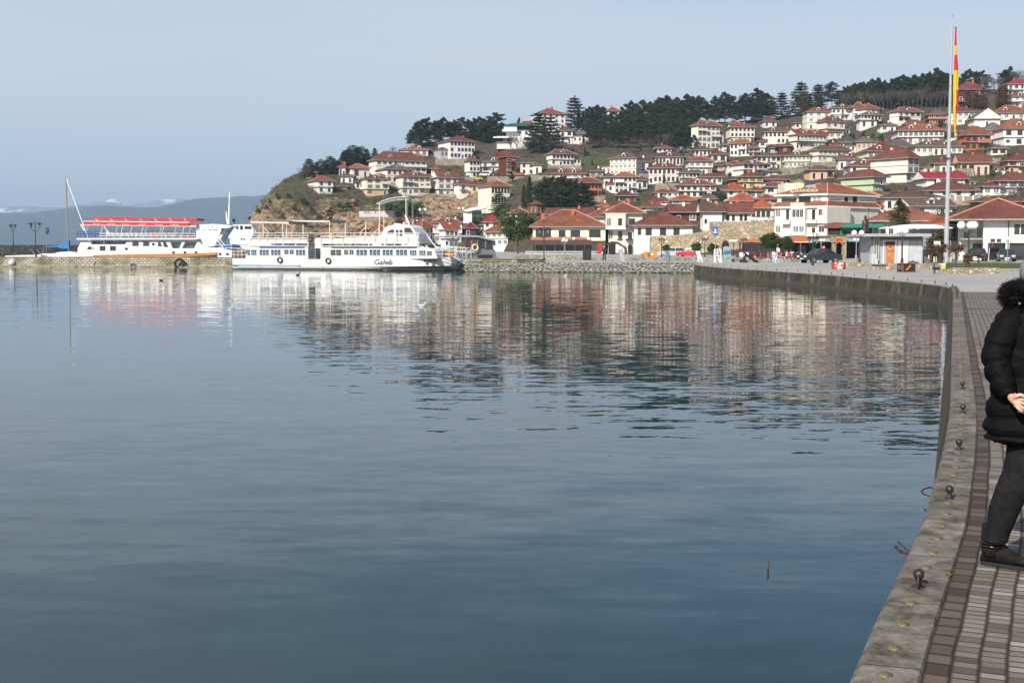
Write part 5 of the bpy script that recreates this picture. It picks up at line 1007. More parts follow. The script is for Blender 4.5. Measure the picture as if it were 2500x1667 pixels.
def text(s, F, x0, x1, y0, y1, t, mat, parent, shear=0, name='lettering', ext=.03, off=0):
    cu = bpy.data.curves.new(name, 'FONT'); cu.body = s; cu.size = 1; cu.extrude = ext; cu.shear = shear; cu.offset = off; cu.resolution_u = 3
    ob = bpy.data.objects.new('tmp', cu); COL.objects.link(ob); bpy.context.view_layer.update(); dg = bpy.context.evaluated_depsgraph_get()
    me = bpy.data.meshes.new_from_object(ob.evaluated_get(dg)); bpy.data.objects.remove(ob); xs = [v.co.x for v in me.vertices]; ys = [v.co.y for v in me.vertices]
    a, b, c, d = min(xs), max(xs), min(ys), max(ys); s0, zb = F.pt(x0, y1, t); s1, _ = F.pt(x1, y1, t); _, zt = F.pt(x0, y0, t)
    org = ORG[parent.name]
    for v in me.vertices:
        p = F.w(s0+(v.co.x-a)/(b-a)*(s1-s0), t-v.co.z, zb+(v.co.y-c)/(d-c)*(zt-zb)); v.co = p-org
    me.materials.clear(); me.materials.append(mat); o = bpy.data.objects.new(name, me); COL.objects.link(o); o.parent = parent; ORG[o.name] = org; return o
M_MAR = pm('maroon canvas', (.06, .025, .02), (.045, .02, .016), rough=.9); M_BRWN = pm('brown awning', (.10, .055, .045), (.075, .042, .035), rough=.9); M_ORW = pm('orange brick band', (.42, .20, .12), (.36, .16, .1), rough=.9)
M_GRN = pm('green canvas', (.02, .22, .14), (.015, .17, .11), rough=.8); M_TEAL = pm('pale teal canvas', (.22, .38, .34), (.18, .32, .29), rough=.85); M_DKIN = pm('dark interior', (.012, .012, .012), (.025, .022, .02), rough=.9)  # M_DKIN: near black, mostly standing in for shade inside openings
M_WALLST = stone('town wall stone', [(.50, .39, .24), (.62, .50, .33), (.42, .33, .22), (.56, .47, .34)], (.20, .155, .10), 1.5, .12, (1, 1.2, 1)); M_LOWST = stone('garden wall stone', [(.46, .38, .27), (.58, .48, .34), (.34, .28, .2)], (.2, .16, .11), 3.2, .1, (1, 1.8, 1))
M_RED = pm('red paint', (.50, .03, .025), (.42, .025, .02), rough=.4); M_YEL = pm('yellow plastic', (.70, .55, .08), rough=.5); M_BLUE = pm('blue paint', (.02, .11, .42), (.018, .095, .36), rough=.4); M_ORG = pm('orange paint', (.75, .22, .02), (.65, .18, .02), rough=.5)
M_GOLD = pm('gold letters', (.80, .68, .42), (.72, .60, .36), rough=.5); M_BRZ = pm('bronze', (.075, .05, .035), (.05, .035, .025), scale=6, rough=.45, metal=.6); M_GREY = pm('grey panel', (.36, .38, .39), (.32, .34, .35), rough=.5)
# lakeside restaurant
F = FY(250); s0, _ = F.pt(1302, 560); s1, _ = F.pt(1478, 560); z0 = F.pt(1400, 622)[1]; ze = F.pt(1400, 553)[1]; zt = F.pt(1400, 520, 7)[1]
T = comp('restaurant', F, 1390, 622, 'long two storey restaurant with big red hip roof, brown awning and orange chimneys', 'restaurant', [
    ('wall', WM['c'], [(1302, 1478, 553, 588, 0, 13), (1345, 1478, 586, 622, 2.5, 12)]),
    ('brick_band', M_ORW, [(1296, 1432, 579, 587, -.25, 0)]), ('awning', M_BRWN, [('P', [(1290, 597), (1296, 586), (1436, 585), (1449, 596), (1449, 598), (1290, 598)], -2.2, -.3)]),
    ('window', None, [('W', 's', 1308, 1326, 560, 577, 0), ('W', 's', 1327, 1345, 560, 577, 0), ('W', 'd', 1364, 1380, 562, 577, 0), ('W', 'd', 1393, 1416, 562, 577, 0), ('W', 's', 1438, 1466, 561, 578, 0)]),
    ('glazing', M_GLASS, [(1302, 1446, 598, 616, .4, .6)]), ('post', M_WHT, [(x, x+1.2, 598, 621, -.1, .1) for x in (1306, 1330, 1354, 1379, 1403, 1426, 1445)], 'each'),
    ('railing', M_WHT, [(1282, 1455, 613.5, 615, -2, -1.9), (1282, 1455, 618, 619, -2, -1.9)]), ('plinth', M_CONC, [(1282, 1470, 619, 624, -2, 2)]),
    ('pillar', M_RED, [(1460, 1469, 594, 625, -1.5, -.8)]), ('air_conditioner', M_WHT, [(1374, 1379, 580, 587, -.5, -.25), (1398, 1404, 579, 586, -.5, -.25), (1433, 1440, 580, 586, -.5, 0)], 'each')])
mb = MB(); roof(mb, F, s1-s0, 13, ze, zt-ze+.6, 'h', .8, s0); ro = mb.build('roof', [RF['o'], M_EAVE, WM['c'], M_RIDGE], T)
for x, a, b in ((1398, 513, 530), (1325, 520, 542)): part(('chimney', M_CLAY, [(x-4, x+4, a+3, b, 4, 4.7), (x-4.5, x-2.5, a, a+3, 4.1, 4.5), (x-1, x+1, a, a+3, 4.1, 4.5), (x+2.5, x+4.5, a, a+3, 4.1, 4.5)]), F, T, ro)
# cream bay tower house
T = comp('house', F, 1523, 624, 'cream tower house with jutting bay, grey arch and red hip roof beside the restaurant', 'house', [
    ('wall', WM['c'], [(1484, 1568, 521, 560, 0, 10), (1486, 1545, 560, 622, .5, 10), (1545, 1568, 560, 590, .5, 10)]), ('bay', WM['c'], [(1479, 1527, 522, 558, -1, 0)]), ('bay_moulding', M_WHT, [(1478, 1528.5, 521, 524, -1.1, -.01), (1478.5, 1528, 557, 560, -1.1, -.01)], 'each'),
    ('window', None, [('W', 't', 1482.5, 1485.5, 533, 549, -1), ('W', 't', 1487.5, 1490.5, 533, 549, -1), ('W', 's', 1509, 1518.5, 533, 549, -1), ('W', 'd', 1534, 1550, 533.5, 552, 0), ('W', 't', 1487, 1490, 564.5, 581, .5), ('W', 't', 1492, 1495, 564.5, 581, .5), ('W', 's', 1509, 1519, 565, 581, .5), ('W', 's', 1533, 1543, 566, 583, .5)]),
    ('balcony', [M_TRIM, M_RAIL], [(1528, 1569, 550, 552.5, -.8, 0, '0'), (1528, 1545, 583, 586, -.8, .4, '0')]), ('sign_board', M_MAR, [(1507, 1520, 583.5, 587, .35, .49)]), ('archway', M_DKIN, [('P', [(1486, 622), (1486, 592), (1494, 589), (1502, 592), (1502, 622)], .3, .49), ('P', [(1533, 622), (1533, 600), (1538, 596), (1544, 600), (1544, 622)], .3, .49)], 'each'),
    ('awning', M_TRIM, [('P', [(1478, 596), (1496, 589), (1510, 591), (1530, 604), (1532, 622), (1526, 622), (1524, 606), (1508, 596), (1480, 598)], -2.5, -2.2)])])
s0, _ = F.pt(1482, 560); s1, _ = F.pt(1566, 560); ze = F.pt(1520, 520)[1]; zt = F.pt(1520, 494, 5)[1]; mb = MB(); roof(mb, F, s1-s0, 10, ze, zt-ze, 'h', .9, s0); ro = mb.build('roof', [RF['r'], M_EAVE, WM['c'], M_RIDGE], T)
part(('chimney', M_CLAY, [(1532, 1538, 486, 502, 4, 4.6)]), F, T, ro)
house(1548, 1689, 550, 606, 517, 'r', 'w', fl=1, nw=4, wins=[(1576, 1591, 557, 573), (1611, 1626, 557, 573), (1644, 1659, 557, 573), (1557, 1565, 557, 572)], Y=246, dep=13, wk='s', bal=0, ov=.9, chim=0, label='big white lakeside house with three square dark windows and wide red hip roof')
# town wall with arched gate
F = FY(236)
T = comp('stone_wall', F, 1740, 626, 'tall ochre rubble town wall with an arched gate behind the parked cars', 'wall', [
    ('masonry', M_WALLST, [('P', [(1589, 628), (1589, 577), (1640, 575), (1660, 573), (1690, 570), (1750, 561), (1790, 553), (1832, 548), (1894, 545), (1894, 628)], 0, 2.5)]),
    ('buttress', M_WALLST, [('P', [(1663, 627), (1663, 579), (1687, 617), (1687, 627)], -1.6, -.02)]), ('gate', M_DKIN, [('P', [(1762, 625), (1762, 596), (1765, 589), (1771, 586), (1777, 589), (1780, 596), (1780, 625)], -.06, .3)]),  # gate is a near-black plate, the arch's inner shade put into its colour
    ('arch_surround', M_ORW, [('P', [(1761, 598), (1761, 595), (1764, 588), (1771, 584.5), (1778, 588), (1781, 595), (1781, 598), (1779.3, 598), (1779, 596), (1776.5, 590), (1771, 587), (1765.5, 590), (1763, 596), (1762.7, 598)], -.12, -.065)])])
F = FY(262); comp('terrace', F, 1800, 600, 'pale terrace parapet on top of the ochre town wall left of the hotel', 'wall', [('masonry', M_WALLST, [(1740, 1894, 541, 640, 0, 5)])])
F = FY(258); comp('retaining_wall', F, 1620, 620, 'buried stone terrace carrying the big white lakeside house', 'wall', [('masonry', M_WALLST, [(1570, 1745, 590, 640, 0, 12)])])
# hotel on the corner
C_ = P(2018, 600, 205); L_ = P(1890, 600, 211); R_ = P(2142, 600, 214.5); FL = Fr((L_.x, L_.y), atan2(C_.y-L_.y, C_.x-L_.x)); FR_ = Fr((C_.x, C_.y), atan2(R_.y-C_.y, R_.x-C_.x))
HG = .85; T = thing('hotel', (C_.x, C_.y, HG), 'cream four storey corner hotel with orange roof tiers and gold rooftop lettering', 'hotel')
wl_ = (C_-L_).to_2d().length; wr = (R_-C_).to_2d().length; B_ = L_+(R_-C_)
def foot(a, b, c, d, z): return [Vector((p.x, p.y, z)) for p in (a, b, c, d)]
cen = (C_+L_+R_+B_)/4
def ins(p, k): q = cen+(p-cen)*k; return Vector((q.x, q.y, 0))
zE = FL.pt(1955, 474)[1]; zS = FL.pt(1900, 505)[1]; q4 = (L_, C_, R_, B_)
mb = MB(); mb.prism(foot(*q4, -1), foot(*q4, zS)); i4 = [ins(p, .95) for p in q4]; mb.prism([p+Vector((0, 0, zS)) for p in i4], [p+Vector((0, 0, zE)) for p in i4]); mb.build('wall', WM['c'], T)
def ringroof(k0, k1, z0, z1, apex=False):
    mb = MB(); a = [ins(p, k0)+Vector((0, 0, z0)) for p in q4]; b = [ins(p, k1)+Vector((0, 0, z1)) for p in q4]; lo = [p-Vector((0, 0, .3)) for p in a]
    mb.add(a+b, [(i, (i+1) % 4, (i+1) % 4+4, i+4) for i in range(4)]+[(4, 5, 6, 7)]); mb.c = 1; mb.add(a+lo, [(i, (i+1) % 4, (i+1) % 4+4, i+4) for i in range(4)]+[(4, 5, 6, 7)])
    mb.c = 2
    for i in range(4): mb.tube(a[i], b[i], .13, n=4)
    return mb
zT = P(2010, 447, 212).z; ringroof(1.03, .12, zE, zT).build('roof', [RF['o'], M_WHT, M_RIDGE], T)
ringroof(1.06, .955, zS, zS+.8).build('skirt_roof', [RF['o'], M_WHT, M_RIDGE], T)
for p in [('bay', WM['c'], [(1930, 1965, 507, 545, -1, 0), (1930, 1965, 545, 575, -1, 0), (1995, 2017, 506, 545, -.5, 0)], 'each'), ('balcony', WM['c'], [(1906, 1928, 537, 547, -1, -.02), (1967, 1992, 537, 545, -1, -.02), (1906, 1928, 569, 577, -1, -.02), (1967, 1992, 569, 577, -1, -.02), (1930, 1962, 495, 507, -.9, .6)], 'each'),
          ('recess_shade', M_DKIN, [(1919, 1926, 512, 537, -.03, .1), (1982, 1990, 512, 537, -.03, .1), (1982, 1990, 556, 570, -.03, .1), (1950, 1978, 481, 495, .2, .4)], 'each'),  # flat dark plates on the wall, shade of the recesses put into their colour
          ('window', None, [('W', 'p', 1893, 1906, 511, 531, 0), ('W', 'w', 1934, 1943, 510, 532, -1), ('W', 'w', 1943.5, 1952, 510, 532, -1), ('W', 'w', 1952.5, 1961.5, 510, 532, -1), ('W', 'w', 1998, 2007, 509, 527, -.5), ('W', 'w', 2007.5, 2016, 509, 527, -.5), ('W', 'p', 1893, 1906, 550, 569, 0), ('W', 'p', 1936, 1950, 551, 568, -1), ('W', 'p', 1950.5, 1963, 551, 568, -1), ('W', 'w', 1998, 2013, 550, 568, 0),
                          ('W', 's', 1908, 1916, 484, 491, .25), ('W', 's', 1917, 1925, 484, 491, .25), ('W', 's', 1926, 1934, 484, 491, .25), ('W', 's', 1935, 1943, 484, 491, .25), ('W', 'p', 1985, 1994, 481, 489, .3), ('W', 'p', 1996, 2004, 481, 489, .3)]),
          ('railing', M_STEEL, [(1906, 1928, 533, 534, -1, -.95), (1967, 1992, 533, 534, -1, -.95)])]: part(p, FL, T)
for p in [('window', None, [('W', 's', 2024, 2030, 480, 488, .3), ('W', 's', 2031, 2038, 480, 488, .3), ('W', 's', 2039, 2045, 480, 488, .3), ('W', 's', 2046, 2053, 480, 488, .3), ('W', 'w', 2021, 2036, 509, 527, -.02), ('W', 's', 2101, 2107, 484, 490, .3), ('W', 's', 2108, 2115, 484, 490, .3), ('W', 's', 2116, 2123, 484, 490, .3)]),
          ('bay', WM['c'], [(2018.5, 2076, 506, 546, -.8, -.02)]), ('recess_shade', M_DKIN, [(2082, 2092, 480, 496, .2, .4), (2062, 2070, 482, 492, .2, .4)], 'each')]: part(p, FR_, T)  # same dark plates for recess shade on the right face
FS = FY(207.5); SG = part(('sign_frame', M_STEEL, [(1925, 2000, 471.5, 472.2, 0, .1), (1940, 1941, 459, 472, .05, .12), (1975, 1976, 459, 472, .05, .12), (1995, 1996, 459, 472, .05, .12)]), FS, T)
for s, x0, x1, y0, y1, m in (('HOTEL', 1969, 1993, 452, 459, M_WHT), ('A', 1929, 1936, 460, 472, M_GOLD), ('LEKSANDRIJA', 1936.5, 1998, 461.5, 471.5, M_GOLD)): text(s, FS, x0+.9, x1+.9, y0+.8, y1+.8, .02, M_BLACK, T, off=.02); text(s, FS, x0, x1, y0, y1, -.05, m, T, off=.015)
mb = MB()
for k in range(9):
    a = R(20+k*17.5); s, z = FS.pt(1951, 451); c = FS.w(s, 0, z); mb.tube(c+Vector((cos(a)*.25, 0, sin(a)*.25)), c+Vector((cos(a)*.95, 0, sin(a)*.95)), .03, n=4)
part(('sun_emblem', M_GOLD, [('P', [(1943, 452), (1950, 456), (1960, 453), (1964, 447), (1963, 455), (1956, 460), (1946, 459), (1940, 455)], 0, .1)]), FS, T); mb.build('sun_rays', M_GOLD, T)
part(('wave_emblem', M_WHT, [('P', [(1928, 458), (1934, 451), (1942, 451), (1947, 456), (1942, 454), (1935, 455), (1930, 460)], 0, .08), ('P', [(1932, 462), (1937, 457), (1944, 457), (1949, 460), (1943, 459.5), (1937, 460)], 0, .08)]), FS, T)
text('', FS, 0, 1, 0, 1, 0, M_WHT, T) if False else None
F = FY(216); comp('house', F, 2130, 600, 'cream right wing of the hotel with its own orange skirt roof', 'house', [('wall', WM['c'], [(2082, 2154, 500, 640, 0, 8)]), ('roof', RF['o'], [('P', [(2098, 505), (2104, 492), (2150, 494), (2162, 506)], -.6, 6)]), ('window', None, [('W', 's', 2086, 2094, 512, 524, 0), ('W', 'p', 2110, 2120, 520, 540, 0)])])
F = FY(232); comp('house', F, 1925, 470, 'cream block with a dark blue roof slab directly behind the hotel sign', 'house', [('wall', WM['c'], [(1915, 1972, 447, 520, 0, 6)]), ('roof', pm('slate blue sheet', (.05, .07, .12), rough=.5), [('P', [(1958, 462), (1963, 446), (2010, 444), (2004, 458)], -.5, 4)])])
# cafe terraces
F = FY(196)
comp('cafe', F, 1850, 630, 'cafe pavilion with orange awning and glazed front at the foot of the stone wall', 'cafe', [('awning', M_CLAY, [('P', [(1799, 588), (1870, 581), (1900, 582), (1900, 590), (1803, 591)], -2.5, 2)]), ('glazing', M_GLASS, [(1812, 1895, 592, 628, .5, .7)]), ('window', None, [('W', 'p', 1815+i*13, 1826+i*13, 594, 625, .45) for i in range(6)]), ('post', M_MAR, [(1805, 1808, 588, 628, -2.3, -2), (1835, 1836.5, 590, 628, -2.3, -2.1), (1866, 1867.5, 590, 628, -2.3, -2.1)], 'each')])
comp('cafe', F, 1930, 630, 'cafe under long red orange canopies in front of the hotel', 'cafe', [('awning', M_CLAY, [('P', [(1920, 590), (1952, 578), (1990, 578), (1998, 585), (1975, 590)], -3, 3), ('P', [(1948, 583), (1948, 577), (2012, 577), (2012, 583)], 1, 4)]), ('back_wall', M_MAR, [(1905, 1985, 592, 628, 1.5, 1.8)]), ('pillar', M_WHT, [(1953, 1956, 592, 628, .8, 1.1), (1930, 1932, 592, 628, .8, 1.1), (1983, 1986, 592, 628, .8, 1.1)], 'each'), ('curtain', M_CURT, [(1915, 1927, 594, 625, 1.2, 1.3), (1959, 1968, 600, 628, 1.2, 1.3)], 'each')])
FU = FY(186)
T = comp('cafe_umbrella', FU, 1895, 630, 'maroon square cafe parasol with a red script sign', 'parasol', [('canopy', M_MAR, [('P', [(1872, 590), (1876, 583), (1896, 575), (1922, 584), (1925, 596), (1880, 597)], -2, 2)]), ('pole', M_WHT, [('T', (1897, 595, 0), (1897, 632, 0), .05)])]); text('Arka', FU, 1890, 1909, 579, 585, -2.05, M_CLAY, T, .3)
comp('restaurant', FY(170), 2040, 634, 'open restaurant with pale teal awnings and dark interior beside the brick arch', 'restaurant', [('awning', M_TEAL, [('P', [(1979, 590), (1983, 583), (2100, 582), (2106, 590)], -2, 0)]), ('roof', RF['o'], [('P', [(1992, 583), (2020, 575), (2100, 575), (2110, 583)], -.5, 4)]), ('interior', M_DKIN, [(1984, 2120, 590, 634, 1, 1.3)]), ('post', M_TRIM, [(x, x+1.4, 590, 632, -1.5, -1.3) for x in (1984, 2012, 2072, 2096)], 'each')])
T = comp('brick_arch', FY(167), 2048, 636, 'brick and stone gateway arch with an orange sign over the restaurant door', 'archway', [('masonry', M_LOWST, [(2033, 2041, 592, 634, 0, .8), (2057, 2066, 592, 634, 0, .8), ('P', [(2031, 592), (2031, 578), (2067, 578), (2067, 592), (2057, 597), (2054, 592), (2049, 590.5), (2044, 592), (2041, 597)], 0, .8)]), ('arch_ring', M_CLAY, [('P', [(2038.5, 600), (2040, 594), (2044, 590), (2049, 588.5), (2054, 590), (2058, 594), (2059.5, 600), (2057, 600), (2055, 594.5), (2049, 591.5), (2043, 594.5), (2041, 600)], -.08, -.01)]), ('sign_board', M_ORG, [(2039, 2057, 581, 588, -.12, -.02)])]); text('PORTA', FY(167), 2041, 2055, 582.5, 586.5, -.14, M_MAR, T)
comp('restaurant', FY(172), 2100, 600, 'restaurant upper terrace glazed in bright green frames behind the statue', 'restaurant', [('frame', M_GRN, [(2052, 2155, 550, 556, -.3, 0), (2052, 2056, 556, 574, -.3, 0), (2098, 2101, 556, 574, -.3, 0), (2148, 2152, 556, 574, -.3, 0), (2056, 2150, 571, 574, -.3, 0)]), ('glazing', M_GLASS, [(2056, 2150, 556, 571, 0, .1)]), ('awning', M_GRN, [('P', [(2054, 552), (2060, 548), (2155, 546), (2160, 556), (2054, 556)], -1.5, -.35)]), ('wall', WM['w'], [(2056, 2125, 574, 584, 0, 3)]), ('kiosk_roof', RF['o'], [('P', [(2014, 557), (2040, 543), (2082, 545), (2075, 557)], -.5, 3)]), ('porch', M_TRIM, [(2022, 2052, 557, 574, 0, .3)])])
house(2128, 2282, 539, 600, 507, 'o', 'w', fl=1, nw=9, Y=172, dep=14, wk='w', bal=0, ov=1.1, chim=0, label='low white restaurant with a broad orange hip roof behind the grey kiosk', over=False, name='restaurant', rot=-15)
comp('awning', FY(150), 2245, 600, 'wide white canvas awning stretched over the restaurant terrace', 'awning', [('canopy', M_WHT, [('P', [(2166, 556), (2204, 549), (2235, 547.5), (2285, 549), (2326, 555.5), (2326, 558), (2166, 558)], -2, 1.5)]), ('window_row', M_CURT, [(2218, 2300, 560, 570, 1, 1.1)]), ('post', M_STEEL, [(2215, 2217, 558, 640, 0, .2), (2300, 2302, 558, 640, 0, .2)], 'each')])
house(2283, 2336, 547, 600, 535, 'k', 'a', fl=1, nw=3, Y=158, dep=7, bal=0, chim=0, label='small grey annex with an orange roof left of the big white lamp lit house', over=False, wk='t')
# right front house
q_ = P(2336, 600, 150); F = Fr((q_.x, q_.y), -.32); s0, _ = F.pt(2336, 560); s1, _ = F.pt(2545, 560); ze = F.pt(2428, 535)[1]; zt = F.pt(2428, 487, 8)[1]
T = comp('house', F, 2430, 640, 'large white two storey house with red hip roof behind the double globe lamp at right', 'house', [
    ('wall', WM['w'], [(2400, 2545, 535, 593, 0, 14), (2340, 2400, 535, 640, 2.5, 14), (2400, 2410, 593, 640, 0, 3), (2454, 2463, 593, 640, 0, 3), (2400, 2545, 593, 640, 3, 14)]), ('balcony', [M_CONC, M_BLACK], [(2345, 2400, 582, 585, 0, 2.5, '0'), (2345, 2400, 567, 568, 0, .08, '1'), (2356, 2357, 567, 582, 0, .08, '1'), (2372, 2373, 567, 582, 0, .08, '1'), (2387, 2388, 567, 582, 0, .08, '1')]),
    ('window', None, [('W', 's', 2476, 2489, 548, 570, 0), ('W', 's', 2492, 2505, 548, 570, 0), ('W', 's', 2353, 2364, 567, 582, 2.5), ('W', 'w', 2384, 2396, 555, 580, 2.5), ('W', 's', 2375, 2396, 595, 622, 2.5), ('W', 's', 2418, 2429, 583, 590, 0), ('W', 's', 2433, 2444, 583, 590, 0)]),
    ('shop_front', M_GLASS, [(2410, 2454, 595, 636, 1.5, 1.7), (2464, 2540, 595, 625, .5, .7)], 'each'), ('downpipe', M_TRIM, [(2459, 2461, 540, 640, -.12, -.02)])])
mb = MB(); roof(mb, F, s1-s0, 16, ze, zt-ze, 'h', 1.3, s0); mb.build('roof', [RF['r'], M_EAVE, WM['w'], M_RIDGE], T)
# hill landmarks
T, F, w, d, zb, ze = house(1235, 1261, 383, 430, 370, 'c', 'm', 's', fl=4, nw=2, xs=1268, bal=3, chim=0, wk='w', over=False, label='tall narrow maroon house with crimson roof above the parked cars', dep=7)
F = FY(gY(1260, 362)); comp('villa', F, 1260, 362, 'white terraced villa with green upper storey on the skyline', 'villa', [
    ('wall', WM['w'], [(1236, 1295, 316, 345, 0, 8), (1213, 1290, 333, 364, -3, 6), (1230, 1262, 309, 318, -2, 6)]), ('green_storey', WM['g'] if False else RF['v'], [(1262, 1302, 307, 317, 0, 6)]), ('roof', RF['v'], [('P', [(1230, 308), (1236, 304), (1255, 301), (1270, 302), (1304, 304), (1304, 308)], -2.5, 7)]), ('terrace_slab', M_WHT, [(1204, 1240, 334, 337, -6, -3), (1226, 1262, 316, 321, -3, 0), (1275, 1297, 343, 347, -5, -3)]),
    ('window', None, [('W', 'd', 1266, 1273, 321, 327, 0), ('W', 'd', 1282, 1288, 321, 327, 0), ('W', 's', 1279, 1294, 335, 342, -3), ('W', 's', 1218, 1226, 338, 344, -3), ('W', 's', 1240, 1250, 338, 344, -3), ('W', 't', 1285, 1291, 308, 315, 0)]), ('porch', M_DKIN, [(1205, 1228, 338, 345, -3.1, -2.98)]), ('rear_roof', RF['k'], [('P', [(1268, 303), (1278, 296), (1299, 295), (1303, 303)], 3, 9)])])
F = FY(370); mb = MB(); s, z = F.pt(1309, 536); ct = F.w(s, 3, 0)
T = thing('church_tower', (ct.x, ct.y, z), 'octagonal brick church tower with dark red pyramid roof between the trees', 'church tower')
z1 = F.pt(1309, 500, 3)[1]; z2 = F.pt(1309, 493, 3)[1]; mb.lathe(ct, [(2.15, z-6), (2.15, z1)], 8); mb.build('wall', ashlar('church brick', (.55, .33, .2), (.45, .27, .17), (.3, .22, .15), .4, .2), T)
mb = MB(); mb.lathe(ct, [(2.9, z1), (2.85, z1+.15), (.05, z2+.4)], 8); mb.lathe(ct, [(2.7, F.pt(1309, 523, 3)[1]), (2.2, F.pt(1309, 520, 3)[1])], 8); mb.build('roof', RF['d'], T)
for k in range(8): a = pi/8+k*pi/4; inst(WIN['t'], 'window', ct+Vector((cos(a)*2.02, sin(a)*2.02, (z+z1)/2-.6)), a+pi/2, (.5, 1, 2.2), T)
F = FY(432); comp('stage_hut', F, 918, 530, 'long pale pink flat roofed hut under the arched stage canopy', 'hut', [('wall', pm('pinkish panel', (.55, .48, .48), (.5, .44, .44)), [(877, 960, 514, 530, 0, 5)]), ('roof', M_TRIM, [(876, 961, 512, 514, -.3, 5.3)]), ('window', None, [('W', 'w', x, x+3.5, 516, 522, 0) for x in (889, 894, 899, 915, 941, 946)])])
mb = MB(); F = FY(420); T = thing('stage_canopy', P(950, 526, 420), 'arched steel truss roof of an open air stage above the old houses', 'stage canopy'); pts = [(919, 498), (932, 491), (946, 486), (962, 482.5), (980, 481), (997, 480.5)]
for t in (0, 9):
    q = [F.w(*((lambda p: (p[0], t, p[1]))(F.pt(x, y, 0)))) for x, y in pts]; q2 = [p-Vector((0, 0, .9)) for p in q]; mb.path(q, .16, 4); mb.path(q2[1:], .1, 4)
    for a, b in zip(q, q2[1:]): mb.tube(a, b, .08, n=4)
    for a, b in zip(q[1:], q2[1:]): mb.tube(a, b, .08, n=4)
mb.build('truss_arch', pm('white steel', (.62, .63, .62), rough=.5), T)
for x, t in ((926, 0), (930, 9), (991, 0), (994, .8), (1003, 9), (1000, 9.8)):
    mb = MB(); s, z = F.pt(x, 484 if x > 980 else 494, 0); mb.tube(F.w(s, t, .8), F.w(s, t, z), .2, n=4); mb.build('column', pm('white steel', (.62, .63, .62)), T)
part(('roof_sheet', pm('pale roof sheet', (.45, .47, .48), rough=.5), [('P', pts+[(997, 481.2), (980, 481.8), (962, 483.3), (946, 487), (932, 492)], .2, 8.8)]), F, T)
comp('pavilion', FY(425), 1150, 527, 'white concrete pavilion with a slanted tongue roof', 'pavilion', [('wall', M_WHT, [('P', [(1131, 545), (1131, 513), (1152, 510), (1152, 545)], 0, 5)]), ('roof', M_WHT, [('P', [(1128, 514), (1150, 508), (1180, 503), (1187, 504), (1186, 509), (1155, 514), (1140, 517)], -1, 6)]), ('glazing', M_GLASSB, [(1153, 1176, 514, 526, 1, 1.2)])])
for x0, x1, y0, y1, lab, st in [(1063, 1150, 388, 404, 'long grey stone terrace wall under the big three storey white house', 0), (1190, 1282, 431, 446, 'grey roadside retaining wall below the parked cars', 0), (1338, 1420, 404, 413, 'low rubble wall under the white house with dark windows', 0), (1135, 1176, 433, 441, 'small rubble wall beside the yellow car', 0), (1960, 2014, 315, 323, 'pale garden wall below the weathered cream house', 0), (1903, 1978, 410, 424, 'stone retaining wall under the twin roofed cream house', 0), (1980, 2040, 396, 406, 'stone retaining wall below the wide cream house', 0), (1600, 1655, 448, 470, 'grassy grey retaining wall under the long cream house', 0), (1560, 1600, 424, 434, 'rubble wall right of the large cream three storey block', 0), (2395, 2445, 386, 402, 'stone wall above the green slope on the right', 0), (2400, 2490, 402, 412, 'pale garden wall climbing the green slope at right', 0), (1290, 1345, 428, 440, 'rubble wall between the old ruin and the dark tree row', 0), (1660, 1700, 358, 366, 'pale road wall at the edge of the dense wood', 0), (1850, 1900, 352, 360, 'low wall between the narrow white house and its wide neighbour', 0), (2020, 2100, 395, 402, 'garden wall right of the wide cream house', 0), (1765, 1812, 346, 352, 'garden wall under the cream house with jutting floor', 0), (955, 1000, 448, 462, 'broken stone wall between two cream houses above the cliff', 0), (1000, 1132, 474, 481, 'stone edge along the top of the ochre cliff', 0), (1430, 1478, 478, 494, 'ochre ruined wall below the orange house', 0), (2340, 2378, 412, 430, 'rubble wall beside the unfinished brick house', 0)]:
    F = FY(gY((x0+x1)/2, y1)-.5); s0, zb = F.pt(x0, y1); s1, _ = F.pt(x1, y1); _, zt = F.pt((x0+x1)/2, y0); mb = MB(); dz = (P(x1, y1, 100).z-P(x0, y1, 100).z); mb.fbox(F, s0, s1, 0, 1.6, zb-2.5, zt); mb.solo('stone_wall', stone('hill wall stone', [(.36, .31, .23), (.46, .40, .30), (.26, .23, .18)], (.13, .11, .09), 1.7, .1, (1, 1.4, 1)), lab, 'wall', org=F.w(s0, 0, zb))
F = FY(300); comp('arcade_wall', FY(gY(2360, 500)), 2360, 500, 'stone building wall with white pilasters and arched bays right of the flagpole', 'wall', [('masonry', M_LOWST, [(2316, 2410, 479, 520, 0, 2)]), ('pilaster', M_WHT, [(x, x+4, 478, 491, -.2, -.01) for x in (2316, 2331, 2350, 2374)], 'each')])
# ---------------------------------------------------------------- boats
def boatpaint(k, c, c2): return pm(k, c, c2, scale=.8, rough=.4, detail=8, stretch=(1, 1, 3), lo=.45, hi=.75)
M_HULL = pm('white boat paint', (.78, .78, .75), (.52, .47, .38), scale=1.1, rough=.4, detail=10, stretch=(1.6, 1.6, .5), lo=.54, hi=.78); M_GHULL = boatpaint('grey boat paint', (.20, .21, .22), (.15, .16, .17)); M_WOOD = pm('varnished wood band', (.48, .20, .05), (.38, .15, .04), rough=.4); M_NAVY = pm('navy hull paint', (.012, .02, .05), rough=.4)
M_BSTR = pm('blue stripe', (.07, .17, .48), rough=.4); M_BRAIL = pm('blue rail', (.03, .12, .38), rough=.4); M_CRED = pm('red canvas', (.62, .025, .03), (.52, .02, .025), rough=.8); M_BTARP = pm('blue tarpaulin', (.02, .20, .45), (.015, .15, .36), rough=.7); M_RUBB = pm('tyre rubber', (.02, .02, .02), (.03, .03, .03), rough=.85); M_BOOT = pm('dark waterline', (.04, .035, .025), rough=.8)
